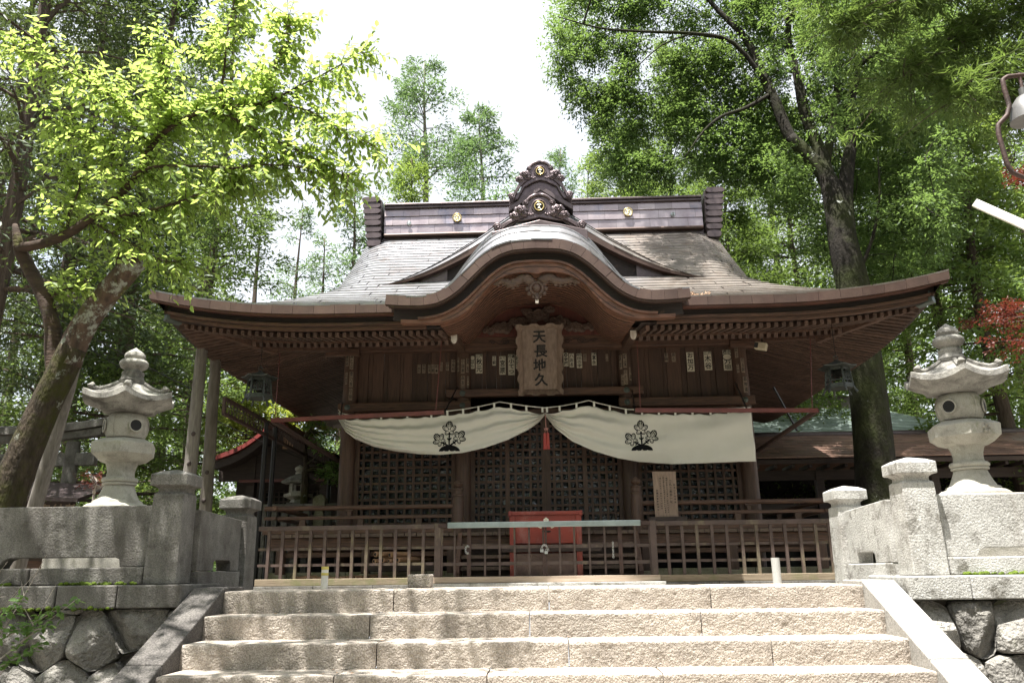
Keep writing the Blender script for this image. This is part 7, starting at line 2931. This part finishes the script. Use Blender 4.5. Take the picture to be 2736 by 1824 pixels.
zt = lambda px, py, Y: un(px, py, Y=Y).z
LCED = 'cedars behind the left wall'
conifer('cedar_tree', 'slim dark cedar right behind the left lantern', 335, 1000, 15.5, 16, 1.0, 2.5, 'leaf_cedar', 1, nb=95, per=190, group=LCED, ln=.22, wd=.06)
conifer('cedar_tree', 'cedar rising behind the left eave tip', 566, 700, 19, 16.5, 1.6, 2.6, 'leaf_cedar', 2, nb=95, per=190, group=LCED)
conifer('cedar_tree', 'dark cedar behind the fork of the cherry tree', 150, 900, 14.6, 16, 3.4, 2.6, 'leaf_cedar_dark', 3, nb=100, per=190, group=LCED, ln=.21, wd=.055)
conifer('cedar_tree', 'dark cedar with brown drooping boughs at the left edge', 5, 650, 11.2, 15, 4.3, 3.0, 'leaf_cedar_dark', 4, nb=100, per=140, group=LCED, ln=.19, wd=.05, droop=.38)
conifer('cedar_tree', 'tall cedar behind the pale wooden poles', 455, 900, 25, 19, 1.0, 3.0, 'leaf_cedar', 5, nb=95, per=190, group=LCED)
conifer('cedar_tree', 'tall dark cedar far behind the cherry branch', 250, 700, 23, 21, 1.0, 3.6, 'leaf_cedar_dark', 7, nb=110, per=190, group=LCED)
conifer('cedar_tree', 'broad dark cedar far behind the left edge', -60, 800, 19, 18, .6, 3.4, 'leaf_cedar_dark', 8, nb=100, per=190, group=LCED)
conifer('cypress_tree', 'sparse young cypress seen against the sky left of the roof', 690, 760, 24, zt(690, 545, 24), .8, 2.0, 'leaf_cypress_yellow', 6, nb=70, per=85, group=LCED, gap=.30)
conifer('cypress_tree', 'small sparse cypress just left of the ridge end', 860, 700, 27, zt(860, 640, 27), .8, 1.8, 'leaf_far', 9, nb=55, per=80, group=LCED, gap=.3)
CEN = 'cypresses behind the ridge'
conifer('cypress_tree', 'tallest airy cypress above the left part of the ridge', 1135, 400, 33, zt(1125, 160, 33), 5.5, 5.0, 'leaf_far', 31, 'bark_pale', nb=95, per=230, group=CEN, tr=.34, shape=.6, up=.22, gap=.3, ln=.27, wd=.08)
conifer('cypress_tree', 'second airy cypress left of the gable ornament', 1285, 420, 31, zt(1275, 300, 31), 4.5, 3.9, 'leaf_far', 32, 'bark_pale', nb=95, per=230, group=CEN, tr=.28, shape=.6, up=.22, gap=.24, ln=.26, wd=.08)
conifer('cypress_tree', 'dense yellow-green young cypress above the left ridge end', 1092, 520, 25, zt(1092, 425, 25), 3.0, 2.3, 'leaf_cypress_yellow', 33, nb=80, per=190, group=CEN, shape=.8, up=.35)
conifer('cypress_tree', 'leaning pale cypress against the sky left of the roof', 800, 700, 29, zt(800, 560, 29), 1.0, 2.4, 'leaf_far', 37, nb=75, per=120, group=CEN, gap=.15, up=.2)
conifer('cypress_tree', 'low green cypress left of the ridge end', 945, 560, 26, zt(945, 490, 26), 2.0, 2.2, 'leaf_far', 34, nb=60, per=130, group=CEN, up=.3)
conifer('cypress_tree', 'small yellow-green cypress right behind the gable ornament', 1500, 500, 32, zt(1500, 400, 32), 4.0, 2.3, 'leaf_far', 35, nb=70, per=150, group=CEN, shape=.55, up=.3)
conifer('cypress_tree', 'low bright cypress just right of the gable ornament', 1575, 500, 29, zt(1565, 445, 29), 4.0, 1.9, 'leaf_cypress_yellow', 36, nb=60, per=150, group=CEN, shape=.6, up=.3)
RCY = 'cypresses at the right'
conifer('cypress_tree', 'pointed blue-green cypress left of the oak crown', 1660, 500, 25, zt(1650, 245, 25), 4.0, 2.6, 'leaf_cypress', 41, nb=90, per=170, group=RCY, shape=.75, up=.2)
conifer('cypress_tree', 'broad cypress behind the left limbs of the oak', 1800, 500, 29, zt(1790, 120, 29), 3.0, 3.6, 'leaf_cypress', 42, nb=115, per=200, group=RCY)
conifer('cypress_tree', 'dark cypress behind the oak trunk', 2120, 600, 27, 17, 4.8, 3.8, 'leaf_cedar', 43, nb=120, per=190, group=RCY)
conifer('cypress_tree', 'green cypress left of the oak trunk', 1960, 700, 23, zt(1960, 420, 23), 2.0, 3.2, 'leaf_cedar', 44, 'bark_pale', nb=110, per=190, group=RCY)
conifer('cypress_tree', 'light green cypress right of the oak trunk', 2510, 800, 19.5, 15.5, 6.8, 2.7, 'leaf_cypress', 45, nb=100, per=150, group=RCY, droop=.42, ln=.22, wd=.07)
conifer('cypress_tree', 'sunlit drooping cypress behind the right lantern', 2650, 900, 18.6, 14.5, 2.2, 2.4, 'leaf_cypress_yellow', 46, nb=95, per=150, group=RCY, droop=.48, ln=.21, wd=.07)
conifer('cypress_tree', 'tall cypress at the right edge behind the red maple', 2740, 700, 21, 17, .6, 3.2, 'leaf_cypress', 47, nb=100, per=150, group=RCY, droop=.42)
for k, (px, Y, top, lab) in enumerate(((1730, 38, 22, 'dark cedar deep in the wood above the right ridge end'), (1900, 41, 25, 'cedar deep in the wood left of the oak trunk'), (2080, 36, 23, 'cedar deep in the wood just behind the oak fork'),
                                       (2290, 39, 25, 'cedar deep in the wood above the right eave'), (2500, 34, 23, 'cedar deep in the wood above the right lantern'), (2680, 37, 25, 'cedar deep in the wood at the right edge'),
                                       (60, 34, 25, 'cedar deep in the wood at the left edge'), (330, 38, 26, 'cedar deep in the wood above the left lantern'), (530, 36, 21, 'cedar deep in the wood behind the wooden poles'))):
    conifer('cedar_tree', lab, px, 800, Y, top, .5, 4.2, 'leaf_cedar_dark' if k % 2 else 'leaf_cypress', 80 + k, nb=85, per=92, group='cedars deep in the wood', ln=.42, wd=.15, tr=.3)
conifer('cypress_tree', 'dark cypress between the oak and the right edge, far back', 2380, 700, 27, 18, 1.0, 3.2, 'leaf_cypress', 48, nb=95, per=130, group=RCY)

# ---- near cedar at the right whose boughs hang into the top corner
NC = thing('near_cedar', 'near cedar boughs with long dark needles hanging into the top right corner', 'tree', (6.0, 7.6, -.1))
m_ = MB()
m_.tube([(6.0, 7.6, -.1), (6.05, 7.6, 4), (6.0, 7.65, 9), (6.0, 7.6, 12)], [.34, .30, .2, .05], 12)
m_.build('trunk', 'bark_cedar', NC, smooth='all')
m_ = MB()
rng = np.random.default_rng(55)
parts = []
for pix in ([(3100, -40, 7.4, .05), (2800, 0, 7.2, .04), (2620, 60, 7.1, .03), (2500, 130, 7.0, .02), (2400, 215, 6.9, .008)],
            [(3100, 60, 7.3, .045), (2760, 120, 7.0, .035), (2640, 180, 6.9, .022), (2560, 260, 6.8, .008)],
            [(3100, -160, 7.2, .05), (2760, -120, 7.0, .04), (2560, -60, 6.9, .03), (2380, 10, 6.8, .02), (2240, 70, 6.7, .008)],
            [(3100, -260, 7.0, .05), (2700, -190, 6.8, .04), (2420, -120, 6.7, .03), (2200, -60, 6.6, .01)],
            [(3100, 160, 7.4, .04), (2830, 230, 7.2, .03), (2720, 290, 7.1, .01)]):
    P, rs = limb(m_, pix, 5, 7)
    for k, p in enumerate(P):
        if k < 3:
            continue
        c, r = [], []
        for _ in range(6):
            q = p + Vector((rng.normal() * .22, rng.normal() * .25, rng.normal() * .12 - .06))
            m_.tube([p, lerp(p, q, .5) + Vector((0, 0, .02)), q], [.008, .006, .003], 4, cap=False)
            for _2 in range(3):
                c.append(np.array(lerp(p, q, rng.uniform(.45, 1.0))))
                r.append(rng.uniform(.12, .19))
        parts.append(cluster_leaves(c, r, 34, rng, .12, .013, .25, .8, 5))
m_.build('bough', 'bark_cedar', NC, smooth='all')
crown('crown', parts, 'leaf_cedar', NC, fold=.05)


# ---- maples, small trees, shrubs
def clump_tree(name, label, root, clumps, mt, bark, seed, per=120, ln=.07, wd=.045, tr=.07, r0=.35, r1=.6, flat=.35, path=None, group=None):
    rng = np.random.default_rng(seed)
    T = thing(name, label, 'tree', tuple(root), group)
    m_ = MB()
    path = path or [Vector(root), Vector(root) + Vector((.1, 0, 1.2)), Vector(root) + Vector((0, .1, 2.4))]
    path = smooth_path([Vector(p) for p in path], 4)
    m_.tube(path, [lerp(tr, tr * .45, k / (len(path) - 1)) for k in range(len(path))], 9)
    C, R = [], []
    for (px, py, Y, sx, sy_, n) in clumps:
        for _ in range(n):
            C.append(np.array(un(px + rng.normal() * sx, py + rng.normal() * sy_, Y=Y + rng.normal() * .6)))
            R.append(rng.uniform(r0, r1))
    pp = np.array([tuple(p) for p in path])
    for c in C:
        j = int(np.argmin(np.linalg.norm(pp[len(pp) // 2:] - c, axis=1))) + len(pp) // 2
        m_.tube(bent(pp[j], c, .08, 4, rg), [.02, .014, .009, .004], 5, cap=False)
    m_.build('trunk', bark, T, smooth='all')
    crown('crown', [cluster_leaves(C, R, per, rng, ln, wd, .2, flat, 9)], mt, T)
    return T


rt = Vector((10.2, 14.5, -.1))
clump_tree('red_maple', 'dark red maple reaching in at the right edge', rt, [(2690, 850, 13.6, 42, 22, 12), (2725, 915, 13.6, 16, 14, 4), (2738, 468, 13.0, 14, 8, 5), (2810, 750, 13.8, 18, 80, 10)],
           'leaf_maple_red', 'bark_cedar', 61, per=110, ln=.06, wd=.04, tr=.14, r0=.2, r1=.38, path=[rt, (10.0, 14.4, 1.6), (9.6, 14.2, 3.2), (9.5, 14.0, 5.5)])
rt = Vector((un(800, 1350, Y=15.0).x - 1.8, 17.6, -.1))
clump_tree('green_maple', 'bright yellow-green maple behind the left hanging lantern', rt, [(700, 1085, 17.6, 55, 28, 30), (800, 1135, 17.4, 30, 14, 8), (620, 1120, 17.8, 30, 30, 12)], 'leaf_maple_green', 'bark_cedar', 62, per=170, ln=.085, wd=.055, r0=.3, r1=.6)
q0 = un(812, 1346, Y=13.9)
clump_tree('twisted_tree', 'small twisted lichened tree beside the small stone lantern', (q0.x, 13.9, -.1), [(850, 1160, 13.9, 20, 16, 7), (885, 1262, 13.8, 12, 18, 9)], 'leaf_shrub', 'bark_moss', 63, per=70, ln=.07, wd=.04, tr=.075, r0=.14, r1=.26,
           path=[(q0.x, 13.9, -.1), (q0.x, 13.9, q0.z + .4), un(815, 1270, Y=13.9), un(818, 1240, Y=13.9), un(812, 1180, Y=13.9), un(830, 1150, Y=13.9)])
clump_tree('dry_shrub', 'reddish dry twiggy shrub behind the left lantern shaft', tuple(un(248, 1370, Y=9.2)), [(255, 1280, 9.2, 14, 18, 9)], 'leaf_maple_red', 'twig_dead', 64, per=40, ln=.04, wd=.012, tr=.02, r0=.10, r1=.2,
           path=[un(245, 1400, Y=9.2), un(250, 1330, Y=9.2), un(255, 1290, Y=9.2)])
for k, (px, py, Y, n, lab) in enumerate(((430, 1330, 21, 26, 'green bushes low behind the left pillars'), (270, 1390, 24, 30, 'low bushes behind the leftmost lantern'), (640, 1345, 26, 18, 'low bush beside the side shrine'))):
    clump_tree('bush', lab, tuple(un(px, 1560, Y=Y)), [(px, py + 40, Y, 70, 45, n)], 'leaf_cypress_yellow' if k != 1 else 'leaf_shrub', 'bark_cedar', 70 + k, per=130, ln=.12, wd=.06, r0=.35, r1=.6, flat=.8)

# shrub with bare twigs in front of the left wall
SH = thing('leafy_shrub', 'green leafy shrub with bare pale twigs before the left wall', 'shrub', (-4.7, 5.5, -1.6))
m_ = MB()
rng = np.random.default_rng(91)
root = Vector((-4.55, 5.45, -1.55))
lf_nodes = []
for (px, py) in ((60, 1560), (125, 1480), (20, 1500), (95, 1530), (10, 1560), (150, 1560)):
    e = un(px, py, Y=5.5)
    pts = bent(root, e, .07, 7, rg)
    m_.tube(pts, [.008, .007, .006, .005, .004, .003, .0015], 4, cap=False)
    for _ in range(5):
        k = rng.integers(3, 6)
        q = pts[k] + Vector((rng.normal() * .10, rng.normal() * .05, abs(rng.normal()) * .12))
        m_.tube([pts[k], q], [.003, .001], 4, cap=False)
for (a, b) in (((0, 1760), (205, 1600)), ((-20, 1720), (150, 1630)), ((-30, 1690), (120, 1680)), ((-20, 1680), (60, 1600)), ((-20, 1790), (110, 1720))):
    P = bent(un(*a, Y=5.45), un(*b, Y=5.45), .05, 10, rg)
    m_.tube(P, [.006] * 5 + [.003] * 5, 4, cap=False)
    lf_nodes += P[2:]
m_.tube([root, un(0, 1760, Y=5.45), un(-20, 1690, Y=5.45)], [.012, .008, .004], 5)
m_.build('stem', 'twig_dead', SH)
Ps, Ds = [], []
for p in lf_nodes:
    for _ in range(5):
        Ps.append(tuple(p + Vector((rng.normal() * .02, rng.normal() * .03, rng.normal() * .02))))
        Ds.append((rng.normal() * .8 + .4, rng.normal() * .5 - .3, rng.normal() * .35 - .1))
P, D = np.array(Ps), unit(np.array(Ds))
n = len(P)
link('foliage', leaves_mesh('foliage', P, D, unit(np.array([[0, -.4, 1.0]]) + rnd(n, rng) * .35), rng.uniform(.04, .07, n), rng.uniform(.02, .034, n), .15, True), 'leaf_shrub', SH)

# far wood closing the horizon
rng = np.random.default_rng(99)
n = 26000
X = rng.uniform(-75, 75, n)
Y = rng.uniform(46, 80, n)
hz = np.array([2.5 + 4.5 * vnoise(x / 6, y / 6, 5) for x, y in zip(X, Y)])
Z = rng.uniform(0, 1, n) ** .7 * hz
P = np.stack([X, Y, Z], 1)
D = unit(rnd(n, rng) * np.array([1, 1, .5]))
fw = link('distant_wood', leaves_mesh('distant_wood', P, D, unit(np.array([[0, -.5, 1.0]]) + rnd(n, rng) * .6), rng.uniform(.5, 1.0, n), rng.uniform(.3, .5, n)), 'leaf_far')
fw['kind'] = 'stuff'
fw['label'] = 'green wood far behind the shrine grounds'

# the unseen grove behind the photographer, added to shade the facade from low sky
rng = np.random.default_rng(77)
n = 16000
ang = rng.uniform(math.pi * .95, math.pi * 2.05, n)
rad_ = rng.uniform(13, 24, n)
X, Y = rad_ * np.cos(ang), 2 + rad_ * np.sin(ang)
hz = np.array([9 + 9 * vnoise(a * 5, 2.2, 5) for a in ang])
Z = -1.5 + rng.uniform(0, 1, n) ** .8 * hz
keep = np.array([vnoise(x / 2.2, z / 2.2, 9) > .30 for x, z in zip(ang * 18, Z)])
P = np.stack([X, Y, Z], 1)[keep]
n = len(P)
D = unit(rnd(n, rng) * np.array([1, 1, .5]))
fw = link('unseen_surrounding_wood', leaves_mesh('unseen_surrounding_wood', P, D, unit(np.array([[0, .5, 1.0]]) + rnd(n, rng) * .6), rng.uniform(.7, 1.3, n), rng.uniform(.4, .7, n)), 'leaf_cedar')
fw['kind'] = 'stuff'
fw['label'] = 'unseen green grove continuing on the near side of the stairs'

# a few fallen leaves on the treads
rg = random.Random(6)
rng = np.random.default_rng(6)
n = 110
i_ = rng.integers(0, 4, n)
X = rng.uniform(-2.3, 2.2, n)
Y = 6.2 - RUN * i_ + rng.uniform(.05, .30, n)
P = np.stack([X, Y, .012 - RISE * i_ + .006], 1)
a = rng.uniform(0, 6.28, n)
D = np.stack([np.cos(a), np.sin(a), np.zeros(n)], 1)
fl = link('fallen_leaves', leaves_mesh('fallen_leaves', P, D, unit(np.array([[0, 0, 1.0]]) + rnd(n, rng) * .15), rng.uniform(.02, .045, n), rng.uniform(.012, .022, n), .1), 'bamboo')
fl['kind'] = 'stuff'
fl['label'] = 'dry leaves scattered over the granite steps'

# ================================================================== lettering becomes plain meshes
bpy.context.view_layer.update()
dg = bpy.context.evaluated_depsgraph_get()
for o in [o for o in bpy.data.objects if o.type == 'FONT']:
    me = bpy.data.meshes.new_from_object(o.evaluated_get(dg))
    if not me.materials:
        me.materials.append(o.data.materials[0])
    nm = o.name.split('.')[0]
    n = bpy.data.objects.new(nm, me)
    col.objects.link(n)
    n.parent = o.parent
    n.location, n.rotation_euler, n.scale = o.location.copy(), o.rotation_euler.copy(), o.scale.copy()
    bpy.data.objects.remove(o)
for o in bpy.data.objects:
    if o.parent is None and o.get('category') == 'wall':
        o['kind'] = 'thing'
for nm, lb in (('ground', 'packed earth of the upper shrine terrace'), ('lower_ground', 'ground at the foot of the steps'), ('hill', 'wooded hill far behind at the left')):
    bpy.data.objects[nm]['label'] = lb
    bpy.data.objects[nm]['category'] = 'hill' if nm == 'hill' else 'ground'
